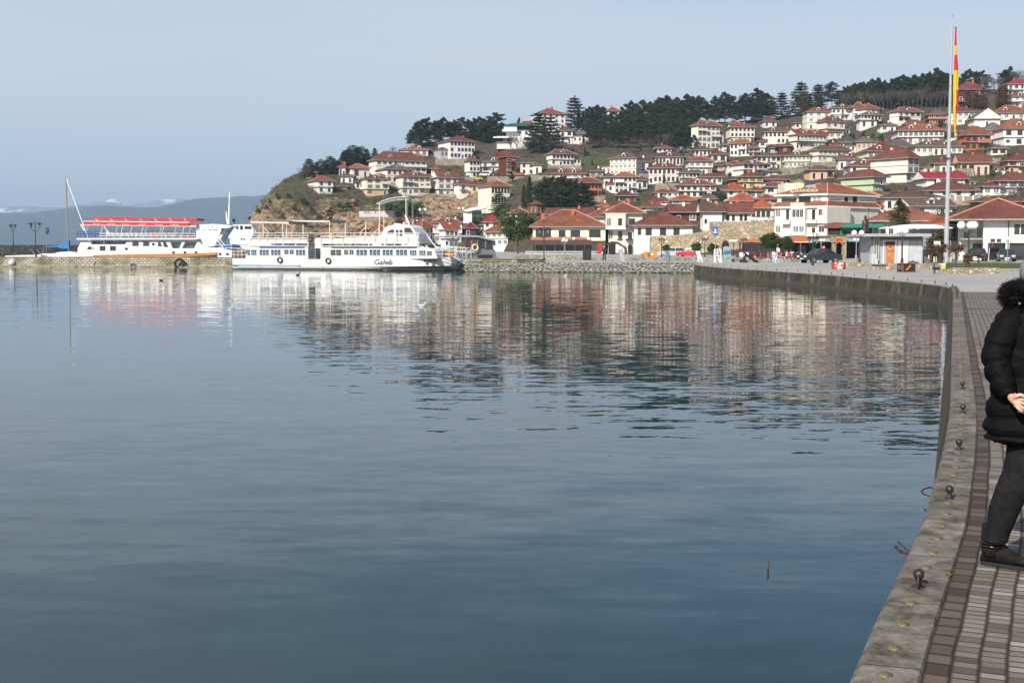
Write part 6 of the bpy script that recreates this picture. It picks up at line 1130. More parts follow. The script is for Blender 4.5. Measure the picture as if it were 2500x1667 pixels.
def rails(F, x0, x1, y0, y1, n, t=0, rows=(0, .5), r=.028, y0b=None, y1b=None):
    out = []
    yb = lambda x: (y1 if y1b is None else y1+(y1b-y1)*(x-x0)/(x1-x0)); yt = lambda x: (y0 if y0b is None else y0+(y0b-y0)*(x-x0)/(x1-x0))
    for i in range(n+1): x = x0+(x1-x0)*i/n; out.append(('T', (x, yt(x), t), (x, yb(x), t), r))
    for k in rows: out.append(('T', (x0, yt(x0)+(yb(x0)-yt(x0))*k, t), (x1, yt(x1)+(yb(x1)-yt(x1))*k, t), r*1.2))
    return out
def hull(F, deck, water, stem, beam, T, name='hull', mat=None, flare=.92, n=26, tr=.0, z0=-.5):
    """deck/water: px polylines (x,y) on the near side; stem px (x,y) at deck and at water on the centre plane"""
    mb = MB(); sa, _ = F.pt(*deck[0]); sb, zb = F.pt(stem[0][0], stem[0][1], beam/2); sw, _ = F.pt(stem[1][0], stem[1][1], beam/2); prev = None; rings = []
    dk = [F.pt(*p) for p in deck]+[(sb, zb)]
    for i in range(n+1):
        u = i/n; s = sa+(sb-sa)*u; z = interp(dk, s); w = beam/2*(1-max(0, (u-.72)/.28)**2.2)*(1 if u > .03 else .94); w = max(.04, w)
        uw = min(1, (s-sa)/(sw-sa)); ww = beam/2*flare*(1-max(0, (uw-.6)/.4)**1.8); ww = max(.03, ww); swp = min(s, sw+(s-sw)*.0) if s > sw else s
        ring = []
        for k, (a, b) in enumerate([(1, z), (.985, z*.7), (.95, z*.35), (0, .0), (-1, z0)]):
            f = max(0, a) if k < 3 else 0; half = w*f+ww*(1-f) if k < 3 else ww*(1 if k == 3 else .8)
            ss = s if s <= sw else s+(swp-s)*(1-(b/z if z else 0)) if b > 0 else swp
            ring.append((ss, half, b))
        rings.append(ring)
    N = 5
    for side in (-1, 1):
        base = len(mb.v); pts = [F.w(a, beam/2+side*h, b) for r in rings for a, h, b in r]
        mb.add(pts, [(i*N+k, (i+1)*N+k, (i+1)*N+k+1, i*N+k+1) for i in range(n) for k in range(N-1)])
    pts = [F.w(r[0][0], beam/2-r[0][1], r[0][2]) for r in rings]+[F.w(r[0][0], beam/2+r[0][1], r[0][2]) for r in rings]; m = n+1
    mb.add(pts, [(i, i+1, m+i+1, m+i) for i in range(n)]); a = [F.w(q[0], beam/2-q[1], q[2]) for q in rings[0]]; b = [F.w(q[0], beam/2+q[1], q[2]) for q in rings[0]]
    mb.add(a+b, [(i, i+1, N+i+1, N+i) for i in range(N-1)]); return mb.build(name, mat or M_HULL, T)
# white ferry with script lettering
pa = P(566, 657.6, 134.6); pb = P(1113, 661, 127.3); F = Fr((pa.x, pa.y), atan2(pb.y-pa.y, pb.x-pa.x)); BM = 5.6
T = thing('ferry', F.w(13, BM/2, 0), 'long white passenger ferry with blue stripes and script name moored at the jetty', 'ferry')
hull(F, [(566, 631.5), (760, 633), (900, 634), (1000, 631.5), (1060, 629)], None, [(1138, 626), (1112, 661)], BM, T)
def wn_(x0, x1, y0=609, y1=624, me=None, t=.1): return ('W', me or 'w', x0, x1, y0, y1, t)
CUR = win_mesh('boat window', M_WHT, M_GLASSB, 3, 2, .05, False); CUR2 = win_mesh('boat window plain', M_WHT, M_GLASS, 2, 2, .05, False)
for p in [('cabin', M_HULL, [('P', [(598, 632), (610, 599), (752, 599), (752, 632)], .12, BM-.12), ('P', [(783, 634), (783, 600), (1022, 600), (1060, 610), (1068, 631)], .12, BM-.12), (752, 783, 606, 633, 2.2, BM-.12)]),
          ('upper_deck', M_HULL, [(608, 754, 592.5, 594.5, -.05, BM+.05), (783, 1024, 593, 595, -.05, BM+.05), (608, 754, 599, 600.5, -.03, BM), (783, 1024, 600, 601.5, -.03, BM), (769, 783, 581, 606, .2, 2)]),
          ('deck_posts', M_HULL, [(x, x+1.6, 594.5, 600, 0, .1) for x in (610, 630, 660, 690, 721, 751, 786, 836, 867, 899, 930, 962, 993, 1020)]),
          ('window', None, [wn_(604, 611, me=CUR2), wn_(613, 627, me=CUR), wn_(633, 658, me=CUR), wn_(661, 687, me=CUR), wn_(694, 705, me=CUR2, y1=621), wn_(707, 718, me=CUR2, y1=621), wn_(722, 747, me=CUR), wn_(806, 835, me=CUR2), wn_(840, 851, me=CUR2, y1=622), wn_(853, 864, me=CUR2, y1=622), wn_(869, 898, me=CUR), wn_(901, 930, me=CUR), wn_(933, 961, me=CUR), wn_(966, 996, me=CUR), wn_(1000, 1018, me=CUR, y0=610), wn_(1023, 1040, me=CUR, y0=611), wn_(1042, 1055, me=CUR2, y0=613)]),
          ('stripe', M_BSTR, [(632, 742, 602.3, 604.4, -.02, .11), (808, 1016, 603.3, 605.2, -.02, .11), (566, 734, 646.6, 648.3, -.03, .22)], 'each'),
          ('rail', pm('white rail', (.72, .71, .68), (.55, .5, .42), rough=.5), rails(F, 612, 752, 569, 593, 7, .02, (0, .27, .55))+rails(F, 784, 1022, 569, 594, 9, .02, (0, .3))+rails(F, 612, 752, 569, 593, 7, BM, (0, .5))+rails(F, 784, 930, 569, 594, 6, BM, (0, .4))+[('T', (752, 569, .05), (784, 570, .05), .03)]),
          ('bow_rail', pm('white rail', (.7, .7, .7)), rails(F, 1064, 1112, 603.5, 629, 3, .25, (0, .33, .66))+rails(F, 1112, 1136, 604, 627, 2, 1.6, (0, .4), y1b=625)+[('T', (1040, 569, .3), (1066, 607, .3), .05), ('T', (1044, 578, .3), (1068, 607, .3), .05), ('T', (1040, 598, .3), (1060, 623, .3), .05), ('T', (1029, 605, .3), (1037, 622, .3), .04)]),
          ('stern_rail', pm('white rail', (.7, .7, .7)), rails(F, 562, 600, 606, 632, 4, .1, (0, .3, .6))+[('T', (600, 606, .1), (612, 583, .1), .04), ('T', (562, 606, .1), (562, 606, BM), .04)]),
          ('side_panel', boatpaint('dull white panel', (.62, .61, .58), (.5, .48, .44)), [(612, 750, 582, 592, .1, .16), (784, 845, 582, 593, .1, .16), (845, 1020, 580, 593, .1, .16)]),
          ('awning_frame', pm('white rail', (.7, .7, .7)), [('T', (613, 543, 1, ), (706, 545, 1), .09), ('T', (715, 540, 4.4), (806, 541, 4.4), .09), ('T', (706, 545, 1), (715, 540, 4.4), .05)]+[('T', (x, 544, 1), (x, 592, 1), .05) for x in (643, 690, 700)]+[('T', (x, 541, 4.4), (x, 592, 4.4), .05) for x in (740, 805, 843)]+[('T', (644, 555, 1), (657, 569, 1), .04), ('T', (893, 541, 2), (893, 592, 2), .05), ('T', (893, 553, 2), (880, 569, 2), .04), ('T', (925, 550, 2), (925, 592, 2), .05), ('T', (925, 557, 2), (912, 569, 2), .04)]),
          ('rolled_awning', pm('furled dark cloth', (.05, .055, .05), rough=.9), [('T', (706, 543, 1), (742, 545, 1), .16), ('T', (806, 540, 4.4), (843, 542, 4.4), .16)], 'each'),
          ('stair', M_STEEL, [(755, 769, 606+i*4.6, 607+i*4.6, .3, 1.6) for i in range(6)]+[('T', (754, 600, .3), (754, 633, .3), .04), ('T', (770, 600, .3), (770, 633, .3), .04)]),
          ('wheelhouse', M_HULL, [('P', [(929, 594), (933, 566), (941, 556), (950, 551), (960, 549.5), (985, 548.5), (1000, 551), (1007, 556), (1016, 570), (1018, 594)], 1.0, BM-1.4)]),
          ('wheelhouse_window', M_GLASS, [('P', [(944, 568.5), (950, 563), (957, 560.5), (960, 560), (960, 569)], .84, .92), (966, 971, 561, 568, .84, .92), (975, 981, 561, 568, .84, .92), (966, 971, 571, 576, .84, .92), (975, 981, 571, 576, .84, .92), ('P', [(987, 569), (987, 556), (1001, 556), (1009, 569)], .84, .92)], 'each'),
          ('mast', M_HULL, [('T', (989.5, 525, 2.8), (1001, 553, 2.8), .09), ('T', (1001, 553, 2.8), (1006, 568, .9), .06), ('B', (986, 545, 2.8), .12), ('T', (963, 546, 1.5), (986, 550, 1.5), .07)]),
          ('radar', M_HULL, [('T', (962, 547, 1.5), (962, 552, 1.5), .05)]),
          ('bow_shade_panel', M_HULL, [('P', [(1018, 571), (1021, 571), (1022, 600), (1018, 600)], .3, BM-1.6)]),
          ('life_jackets', M_ORG, [(1087, 1105, 615, 624, .6, 1.1)]), ('deck_locker', pm('brown locker', (.16, .09, .06)), [(1066, 1084, 612, 626, 2, 3.4), (570, 594, 612, 630, 1, 4)]), ('hatch', M_BLACK, [(1030, 1048, 598, 606, 1, 3)]),
          ('porthole', M_BLACK, [('I', (x, 636.6, .25), (.14, .1, .14)) for x in (1037, 1049, 1061)], 'each'), ('anchor', M_BLACK, [('P', [(1100, 644), (1104, 643), (1112, 648), (1114, 640), (1117, 636), (1118, 642), (1113, 651), (1106, 650)], .95, 1.2)]),
          ('boot_stripe', M_BOOT, [(567, 1085, 655.2, 657.6, .12, .24)])]: part(p, F, T)
text('Galeb', F, 913, 958, 633.5, 645.5, -.06, pm('dark grey lettering', (.16, .16, .17)), T, .35, ext=.02)
for x, y in ((683, 634.5), (801, 636.5)):
    part(('tyre_fender', M_RUBB, [('O', (x, y, -.12), .27, .08)]), F, T)
# ship with red canopies behind the jetty
F2 = Fr((P(187, 640, 160).x, 160), atan2(-5, 26)); BM = 6
T = thing('ship', F2.w(14, 3, 0), 'white excursion ship with rolled red canopies and a varnished wood band', 'ship')
hull(F2, [(187, 627), (300, 626), (400, 622), (480, 617)], None, [(572, 604), (556, 648)], BM, T)
for p in [('superstructure', M_HULL, [('P', [(188, 628), (190, 606), (199, 589), (222, 589), (222, 597), (305, 597), (312, 587), (482, 587), (500, 606), (540, 606), (566, 612), (566, 628)], .1, BM-.1), ('P', [(222, 597), (222, 588), (305, 588), (305, 597)], .8, BM-.8), ('P', [(400, 588), (479, 588), (479, 562), (540, 562), (533, 580), (524, 600), (500, 606), (480, 606)], .5, 3.2)]),
          ('deck', M_HULL, [(187, 482, 581.5, 585, -.4, BM+.4)]), ('wood_band', M_WOOD, [('P', [(189, 626.5), (226, 626), (228, 622.5), (300, 621), (400, 619.5), (480, 618), (530, 616), (529, 622.5), (440, 627.5), (300, 628.5), (228, 628.5), (189, 629)], -.04, .1)]), ('navy_band', M_NAVY, [('P', [(370, 629.5), (440, 628), (529, 623), (528, 634), (370, 634)], -.04, .1)]),
          ('window', M_GLASS, [(243.5, 257, 600.5, 612, .05, .12), (268.5, 282.5, 600.5, 612, .05, .12), (323, 338, 589.5, 600.5, .05, .12), (349.5, 364, 589.5, 600.5, .05, .12), ('P', [(385, 601.5), (386, 590), (391, 590), (395, 601.5)], .05, .12), ('P', [(397, 590), (404, 590), (411, 603), (400, 603)], .05, .12), ('P', [(212, 609), (216, 602), (226, 602), (229, 609)], .05, .12)], 'each'),
          ('blue_window', M_GLASSB, [('P', [(415, 591), (443, 591), (437, 606), (421, 606)], .05, .12), ('P', [(452, 591), (480, 591), (473, 606), (444, 606)], .05, .12), (221, 250, 588.5, 595.5, .7, .82), (256, 284, 588.5, 595.5, .7, .82), (287, 309, 588.5, 595.5, .7, .82)], 'each'),
          ('frame_panel', M_WHT, [(224, 226, 598, 611, .03, .06)]), ('bridge', M_HULL, [('P', [(481, 590), (483, 558), (487, 548.5), (520, 547), (562, 551), (565, 553.5), (560, 556), (556, 556), (533, 590)], .6, 2.6)]),
          ('bridge_window', M_GLASSB, [('P', [(491, 571), (495, 559.5), (499, 559.5), (499, 571)], .52, .62), ('P', [(506, 571), (510, 559.5), (515, 560), (512, 571)], .52, .62), (520.5, 533.5, 560, 571.5, .52, .62), ('P', [(535, 572), (541, 556.5), (563, 557), (556, 573)], .52, .62)], 'each'),
          ('blue_rail', M_BRAIL, rails(F2, 188, 242, 565, 582, 6, -.2, (0, .33, .66), .035)+rails(F2, 188, 242, 565, 582, 6, BM, (0, .4), .035)+rails(F2, 430, 478, 568, 582, 4, BM, (0, .4, .7), .03)), ('white_rail', M_WHT, rails(F2, 242, 476, 570, 582, 13, -.2, (0, .5), .03)),
          ('life_rafts', M_WHT, [('T', (262+i*11.5, 569, 4), (270+i*11.5, 569, 4), .3) for i in range(15)]),
          ('upper_canopy', M_CRED, [('P', [(223, 532), (226, 529.5), (300, 530), (400, 532), (480, 533.5), (482, 537), (478, 539), (400, 538), (235, 534.5)], 1.2, 3.4)]), ('lower_canopy', M_CRED, [('P', [(204, 548), (206, 541), (461, 544.5), (461, 551.5)], -.1, .2), (462, 482, 549, 553, .2, 1)]), ('canopy_pipe', M_WHT, [('T', (197, 549, 0), (480, 553, 0), .07), ('T', (204, 540.5, .1), (462, 543.5, .1), .05)]),
          ('canopy_strut', M_WHT, [('T', (216+i*36, 550, 0), (202+i*36+8, 568, .4), .04) for i in range(8)]+[('T', (239+i*36, 540, 0), (232+i*36, 533, 1.5), .03) for i in range(7)]+[('T', (250+i*50, 552, 0), (243+i*50, 582, 0), .04) for i in range(5)]+[('T', (197, 549, 0), (208, 566, 0), .07), ('T', (253, 551, .1), (262, 565, .1), .06)]),
          ('mast', M_HULL, [('T', (561, 470, 3), (558, 548, 3), .09, .14), ('T', (552, 517, 3), (555, 548, 3), .07), ('T', (552, 530, 3), (557, 546, 3), .08)]), ('stair', [M_WHT, M_BRAIL], [('T', (523, 576, 0), (546, 606, 0), .06, '0'), ('T', (530, 575, 0), (549, 600, 0), .06, '0'), ('P', [(540, 604), (552, 596), (566, 600), (570, 606), (548, 608)], .4, 3, '1')]),
          ('bow_rail', M_WHT, rails(F2, 480, 566, 599, 612, 6, .2, (0, .5), .03)), ('porthole', M_BLACK, [('I', (x, y, .02), (.16, .1, .16)) for x, y in ((423, 616), (451, 616), (478, 616), (308, 607), (374, 596), (537, 620), (555, 620))], 'each'), ('seat', M_RED, [(370, 383, 575, 580, 1, 2), (437, 472, 577, 581, 1, 2)])]: part(p, F2, T)
for i, x in enumerate((226, 262, 298, 337, 378, 417)): text(('Turist', 'EVROPA')[i % 2], F2, x, x+19, 545.5+i*.5, 549+i*.5, -.13, M_WHT, T, .2, ext=.004)
# ferry behind
F = FY(172)
comp('ferry', F, 600, 640, 'second white ferry showing its wheelhouse between the two larger boats', 'ferry', [('hull', M_HULL, [('P', [(556, 646), (552, 606), (700, 606), (700, 646)], 0, 5)]), ('deckhouse', M_HULL, [(562, 660, 581, 607, .4, 4.5)]), ('wheelhouse', M_HULL, [('P', [(557, 581), (569, 548.5), (614, 548), (617, 560), (620, 569), (612, 583)], .6, 4)]), ('window', M_GLASS, [(576, 581, 551, 559, .5, .65), (586, 592, 551, 560, .5, .65), (597, 613, 552.5, 558.5, .5, .65)], 'each'), ('railing', M_WHT, [('T', (613, 552, .5), (626, 568, .5), .05), ('T', (566, 601, .2), (604, 601, .2), .04), ('T', (566, 595, .2), (604, 595, .2), .04)]), ('vent', M_BLACK, [('I', (571, 538, 2), (.25, .25, .25)), ('T', (571, 540, 2), (571, 549, 2), .06)]), ('porthole', M_BLACK, [('I', (590, 583.5, .38), (.12, .08, .12)), ('I', (596, 584, .38), (.12, .08, .12))], 'each')])
# grey boat on the right of the ferry
F = Fr((P(1130, 650, 143).x, 143), atan2(5, 10))
T = comp('tour_boat', F, 1180, 650, 'dark grey covered boat beached at an angle behind the ferry bow', 'boat', [('hull', M_GHULL, [('P', [(1132, 652), (1126, 634), (1150, 629), (1218, 636), (1224, 640), (1214, 652)], 0, 3.6)]), ('cabin', M_GHULL, [('P', [(1139, 632), (1158, 603), (1166, 602), (1204, 606), (1210, 614), (1212, 627), (1222, 632), (1224, 638), (1150, 638)], .15, 3.4)]), ('canopy', pm('pale grey canopy', (.42, .44, .44), rough=.6), [('P', [(1086, 578), (1100, 575), (1140, 574), (1166, 575), (1208, 585), (1212, 588), (1204, 588), (1166, 579), (1120, 579)], -.3, 3.8)]),
    ('upper_glazing', M_GLASS, [(1167, 1184, 580, 604, 0, .1), (1187, 1203, 584, 606, 0, .1)], 'each'), ('post', M_GHULL, [(1165, 1167, 577, 604, -.05, .1), (1184, 1187, 581, 606, -.05, .1), (1203, 1205, 585, 608, -.05, .1), (1151, 1153, 577, 604, -.05, .1), (1118, 1120, 578, 628, -.05, .1), (1106, 1108, 578, 628, -.05, .1)], 'each'), ('lower_window', M_GLASS, [(1167+i*6, 1172+i*6, 622, 634, .05, .2) for i in range(6)], 'each'), ('rope', M_GOLD, [('O', (1160, 604, -.1), .35, .09)]), ('deck_rail', M_WHT, rails(F, 1088, 1150, 606, 630, 6, 0, (0, .4), .03))])
text('BRODO', F, 1126, 1162, 611, 618, -.02, M_WHT, T, .2)
# sailing boat
F = FY(166)
comp('sailboat', F, 150, 640, 'small sailing boat with tall bare mast and blue covered boom', 'sailboat', [('hull', M_HULL, [('P', [(100, 646), (92, 622), (110, 619), (188, 620), (190, 646)], 0, 2.4)]), ('cabin', M_HULL, [('P', [(122, 627), (131, 619), (145, 615.5), (175, 614.5), (187, 620), (188, 627)], .4, 2)]), ('window', M_GLASS, [('P', [(137, 626), (141, 622), (152, 622), (150, 626)], .34, .42), ('P', [(160, 626), (163, 622.5), (174, 623), (175, 626)], .34, .42)], 'each'), ('mast', pm('brown mast', (.28, .24, .18), rough=.5), [('T', (160.5, 431, 1.2), (168, 622, 1.2), .09)]), ('stay', M_WHT, [('T', (161, 434, 1.2), (220, 594, 1.2), .07), ('T', (161, 434, 1.2), (166, 443, 1.2), .05)]), ('boom_cover', M_BTARP, [('P', [(110, 604), (114, 601.5), (140, 600), (155, 596), (163, 587), (168, 586), (168, 607), (150, 607), (138, 603)], 1, 1.5)]), ('spreader', M_STEEL, [('T', (148, 541, 1.2), (165, 542.5, 1.2), .03), ('T', (104, 624, 1), (106, 600, 1), .04), ('T', (74, 607, .5), (85, 622, .5), .05), ('T', (90, 609, .5), (100, 620, .5), .05)])])
comp('rowing_boat', FY(164), 60, 628, 'low white boat hull behind the jetty wall at the left edge', 'boat', [('hull', M_HULL, [('P', [(20, 640), (12, 624.5), (60, 623.5), (98, 622), (104, 640)], 0, 1.8)]), ('cover', M_CURT, [('P', [(30, 624), (50, 621.5), (80, 622), (90, 623.5)], .3, 1.4)])])
# fenders on the jetty
for x, y, r, lab, m, Y in ((438, 644, .52, 'big black tractor tyre hanging on the jetty wall', M_RUBB, 146.9), (238, 647, .36, 'small pale rimmed tyre on the waterline of the jetty', M_RUBB, 149.2), (325, 650, .26, 'smallest tyre half sunk below the jetty', M_RUBB, 148)):
    p = P(x, y, Y-.1); mb = MB(); mb.torus(p, r, r*.32); o = mb.solo('tyre', m, lab, 'tyre', org=p, smooth=True)
p = P(29, 641, 150.5); mb = MB(); mb.ball(p, .38); mb.solo('buoy', M_HULL, 'round white ball fender lying at the left end of the jetty', 'fender', org=p, smooth=True)
# ---------------------------------------------------------------- cars
def car(x, yb, w, label, paint, Y=None, ang=0, kind='sedan', cat='car', group=None):
    """side view car of length w metres, base centre at pixel (x, yb)"""
    p = P(x, yb, Y) if Y else G(x, yb); F = Fr((p.x, p.y), ang); z = p.z; T = thing('parked_car', p, label, cat, group); L = w/2; W_ = .85
    prof = {'sedan': ([(-L, .35), (-L, .75), (-L*.9, .88), (-L*.45, .95), (L*.62, .95), (L*.97, .88), (L, .6), (L, .3)], [(-L*.45, .93), (-L*.2, 1.4), (L*.3, 1.42), (L*.68, .93)]),
            'suv': ([(-L, .45), (-L, .95), (-L*.9, 1.1), (-L*.5, 1.15), (L*.97, 1.15), (L, .9), (L, .4)], [(-L*.5, 1.12), (-L*.25, 1.72), (L*.82, 1.75), (L*.97, 1.12)]),
            'van': ([(-L, .35), (-L, .95), (-L*.7, 1.15), (L, 1.15), (L, .35)], [(-L*.72, 1.13), (-L*.45, 1.85), (L*.97, 1.87), (L, 1.13)])}[kind]
    mb = MB(); mb.prism([F.w(a, -W_, z+b) for a, b in prof[0]], [F.w(a, W_, z+b) for a, b in prof[0]]); c = prof[1]; h = c[1][1]; mb.add([F.w(c[1][0]+.05, -W_*.8, z+h), F.w(c[2][0]-.05, -W_*.8, z+h), F.w(c[2][0]-.05, W_*.8, z+h), F.w(c[1][0]+.05, W_*.8, z+h), F.w(c[1][0]+.1, -W_*.78, z+h+.06), F.w(c[2][0]-.1, -W_*.78, z+h+.06), F.w(c[2][0]-.1, W_*.78, z+h+.06), F.w(c[1][0]+.1, W_*.78, z+h+.06)], [(0, 1, 5, 4), (1, 2, 6, 5), (2, 3, 7, 6), (3, 0, 4, 7), (4, 5, 6, 7)])
    for q in (.02, .5): 
        i = c[0][0]+(c[1][0]-c[0][0])*1; 
    for sa, sb in ((c[0], c[1]), (c[3], c[2])):
        for sd in (-1, 1): mb.tube(F.w(sa[0], sd*W_*.97, z+sa[1]), F.w(sb[0], sd*W_*.8, z+sb[1]), .045, n=4)
    mb.tube(F.w((c[1][0]+c[2][0])/2, -W_*.8, z+h), F.w((c[1][0]+c[2][0])/2+.05, -W_*.97, z+c[0][1]), .045, n=4)
    mb.build('body', paint, T)
    mb = MB(); a = [F.w(q[0]*1, -W_*.95 if q[1] < 1.2 else -W_*.79, z+q[1]) for q in c]; b = [F.w(q[0], W_*.95 if q[1] < 1.2 else W_*.79, z+q[1]) for q in c]; mb.prism(a, b); mb.build('window', M_GLASS, T)
    for s_ in (-L*.62, L*.6):
        for t in (-W_, W_):
            mb = MB(); mb.tube(F.w(s_, t-.06*(1 if t < 0 else -1)-.02, z+.32), F.w(s_, t+.16*(1 if t < 0 else -1), z+.32), .33, n=14); wh = mb.build('wheel', M_RUBB, T)
            mb = MB(); mb.tube(F.w(s_, t-.075*(1 if t < 0 else -1)-.02, z+.32), F.w(s_, t, z+.32), .19, n=10); mb.build('rim', M_STEEL, wh)
    for t in (-.6, .6):
        mb = MB(); mb.fbox(F, -L-.03, -L+.05, t-.18, t+.18, z+.62, z+.78); mb.build('headlight', M_WHT, T); mb = MB(); mb.fbox(F, L-.05, L+.02, t-.15, t+.15, z+.65, z+.85); mb.build('tail_light', M_RED, T)
    mb = MB(); mb.fbox(F, -L-.05, -L+.02, -.26, .26, z+.42, z+.53); mb.build('number_plate', M_WHT, T)
    return T
def cp(n, c): return pm('car paint '+n, c, c, rough=.25, spec=.8)
car(1640, 630, 4.6, 'silver off road car parked in front of the ochre stone wall', cp('silver', (.42, .44, .46)), Y=205, ang=R(-14), kind='suv')
car(1681, 629, 3.9, 'red hatchback parked beside the silver off road car', cp('red', (.50, .02, .03)), Y=200, ang=R(-20))
car(2001, 643, 4.2, 'dark teal saloon car parked before the brick archway', cp('teal', (.018, .032, .038)), Y=124, ang=R(20), kind='sedan')
car(2456, 640, 4.4, 'dark blue saloon car parked nose on in front of the white house at right', cp('blue', (.03, .04, .06)), Y=137, ang=R(72))
car(2385, 638, 4.3, 'black car half hidden by shrubs left of the round blue parking sign', cp('black', (.012, .012, .014)), Y=140, ang=R(62))
car(2262, 639, 4.2, 'black car behind the red and white posts beside the kiosk', cp('black', (.012, .012, .014)), Y=150, ang=R(65))
for x, y, n, c, l, k in [(1182, 431, 'white', (.7, .7, .7), 'small white van parked under the long white house on the hill', 'van'), (1218, 431, 'dark red', (.08, .015, .015), 'dark red car left of the maroon tower house', 'sedan'), (1267, 430, 'orange red', (.6, .08, .03), 'bright orange red car right of the maroon tower house', 'sedan'),
    (1166, 440, 'yellow', (.65, .45, .05), 'yellow car parked on the hill road', 'sedan'), (1142, 437, 'slate', (.1, .12, .15), 'slate coloured car left of the yellow one', 'sedan'), (1523, 475, 'dark green', (.05, .08, .05), 'dark green car under the glazed balconies house', 'sedan'),
    (1542, 477, 'pale blue', (.2, .28, .35), 'pale blue car next to the dark green one', 'sedan'), (1607, 366, 'white', (.7, .7, .7), 'white car at the right foot of the dense wood', 'sedan'), (1518, 358, 'white', (.7, .7, .7), 'white car among bare trees under the dense wood', 'sedan'), (1668, 372, 'slate', (.1, .12, .15), 'slate car on the road right of the dense wood', 'sedan'), (1940, 366, 'white', (.7, .7, .7), 'white car beside the long cream terrace', 'sedan')]:
    car(x, y, 4.2, l, cp(n, c), Y=gY(x, y)-2.5, ang=R(8), kind=k)
# ---------------------------------------------------------------- lamps, signs, furniture along the quay
M_LPOST = pm('dark green post', (.02, .028, .024), rough=.5); M_GLOBE = pm('milky globe', (.78, .78, .75), (.7, .7, .68), rough=.3)
def globe_lamp(x, yb, yt, rg, offs, label, Y=None, mat=None, group=None):
    F = FY(Y or G(x, yb).y); s, zb = F.pt(x, yb); _, zt = F.pt(x, yt); T = thing('street_lamp', F.w(s, 0, zb), label, 'street lamp', group)
    mb = MB(); mb.lathe(F.w(s, 0, zb), [(.16, -.05), (.14, .5), (.07, .6), (.055, (zt-zb)*.8), (.045, zt-zb-rg*2)], 8)
    for o in offs: mb.tube(F.w(s, 0, zt-rg*3.2), F.w(s+o, 0, zt-rg*2), .03, n=4)
    mb.build('pole', mat or M_LPOST, T)
    for i, o in enumerate(offs): mb = MB(); mb.ball(F.w(s+o, .12*(i % 2), zt-rg), rg); mb.build('globe', M_GLOBE, T, smooth=True)
    return T
globe_lamp(2098, 648, 562, .26, (-.52, .18), 'lamp post with two big white globes beside the statue', Y=112)
globe_lamp(2202, 645, 556, .3, (-.36, .0, .3), 'lamp post with clustered white globes in front of the kiosk')
globe_lamp(2363, 661, 540, .29, (-.55, .15, .35), 'tallest dark lamp post with white globes and a red ribbon at right', Y=86)
globe_lamp(2004, 632, 583, .2, (-.4, 0, .4), 'grey post with three small globes behind the teal car', Y=165, mat=M_STEEL)
globe_lamp(2090, 634, 581, .2, (-.2, .25), 'grey globe lamp between the brick arch and the statue', Y=150, mat=M_STEEL)
globe_lamp(1790, 624, 585, .22, (-.4, 0, .4), 'dark post with three pale globes right of the arched gate', Y=180)
globe_lamp(1378, 625, 583, .25, (-.2, .3), 'pale post with white globe in front of the restaurant awning', Y=180, mat=M_STEEL)
globe_lamp(1032, 530, 508, .55, (-.9, .9), 'twin globe lamp beside the open air stage', Y=425, mat=M_STEEL)
globe_lamp(1126, 530, 506, .5, (-.7, .7), 'twin globe lamp left of the white slanted pavilion', Y=424, mat=M_STEEL)
def lantern(x, yb, yt, span, label, Y=None, group=None, ring=False):
    F = FY(Y or G(x, yb).y); s, zb = F.pt(x, yb); _, zt = F.pt(x, yt); T = thing('street_lamp', F.w(s, 0, zb), label, 'street lamp', group); mb = MB(); h = zt-zb
    mb.lathe(F.w(s, 0, zb), [(.13, -.05), (.12, .4), (.06, .5), (.05, h), (.01, h+.1)], 8)
    for d in (-1, 1):
        q = [F.w(s+d*span*(1-cos(a)), 0, zt-.9-span*.75*sin(a)+span*.9*(a/1.8)) for a in [i*.3 for i in range(6)]]; mb.path([F.w(s, 0, zt-1.1)]+[F.w(s+d*span*k, 0, zt-1.1-.25*sin(k*3.1)+k*.35) for k in (.3, .6, .85, 1)], .035, 5)
    mb.build('pole', M_LPOST, T)
    for d in (-1, 1): mb = MB(); mb.lathe(F.w(s+d*span, 0, zt-.75), [(.05, 0), (.2, .38), (.04, .45)], 8); lg = mb.build('lantern', M_CURT, T); mb = MB(); mb.lathe(F.w(s+d*span, 0, zt-.75), [(.36, .46), (.3, .52), (.05, .62)], 8); mb.build('lamp_cap', M_BLACK, lg)
    return T
lantern(33, 600, 546, .36, 'farther small lamp post standing on the breakwater at the left edge', Y=196); lantern(88, 629, 541, .52, 'nearer double lantern lamp post on the jetty at left', Y=152)
for x, l in ((1615, 'dark double lantern before the stone wall left of the silver car'), (1720, 'dark double lantern in the middle of the stone wall'), (1815, 'dark double lantern beside the orange cafe awning')): lantern(x, 628, 580, .3, l, Y=190)
lantern(1984, 648, 573, .32, 'black lamp post in front of the dark teal car', Y=108); lantern(1328, 640, 553, .45, 'tall black double lantern in front of the lakeside restaurant', Y=132)
F = FY(153); T = comp('parking_sign', F, 113, 628, 'blue parking sign with white letter on a thin pole at left', 'sign', [('post', M_STEEL, [('T', (113, 630, 0), (114, 555, 0), .035)]), ('panel', M_BLUE, [(112, 120, 555, 572, -.08, -.04)])]); text('P', F, 113.7, 118.3, 558, 569, -.085, M_WHT, T)
F = FY(136); T = comp('information_sign', F, 1746, 640, 'tall blue sign with a white fountain pictogram on a thin pole', 'sign', [('post', M_STEEL, [('T', (1746, 642, 0), (1747, 560, 0), .035)]), ('panel', M_BLUE, [(1740, 1752.5, 554, 574.5, -.1, -.05)]), ('pictogram', M_WHT, [('P', [(1742, 569), (1742, 567), (1745, 566), (1745.5, 563.5), (1744, 561.5), (1745, 559), (1747.5, 559), (1748.8, 561), (1747.8, 563.5), (1748.2, 566), (1750.3, 567.3), (1750.3, 569)], -.12, -.105)])])
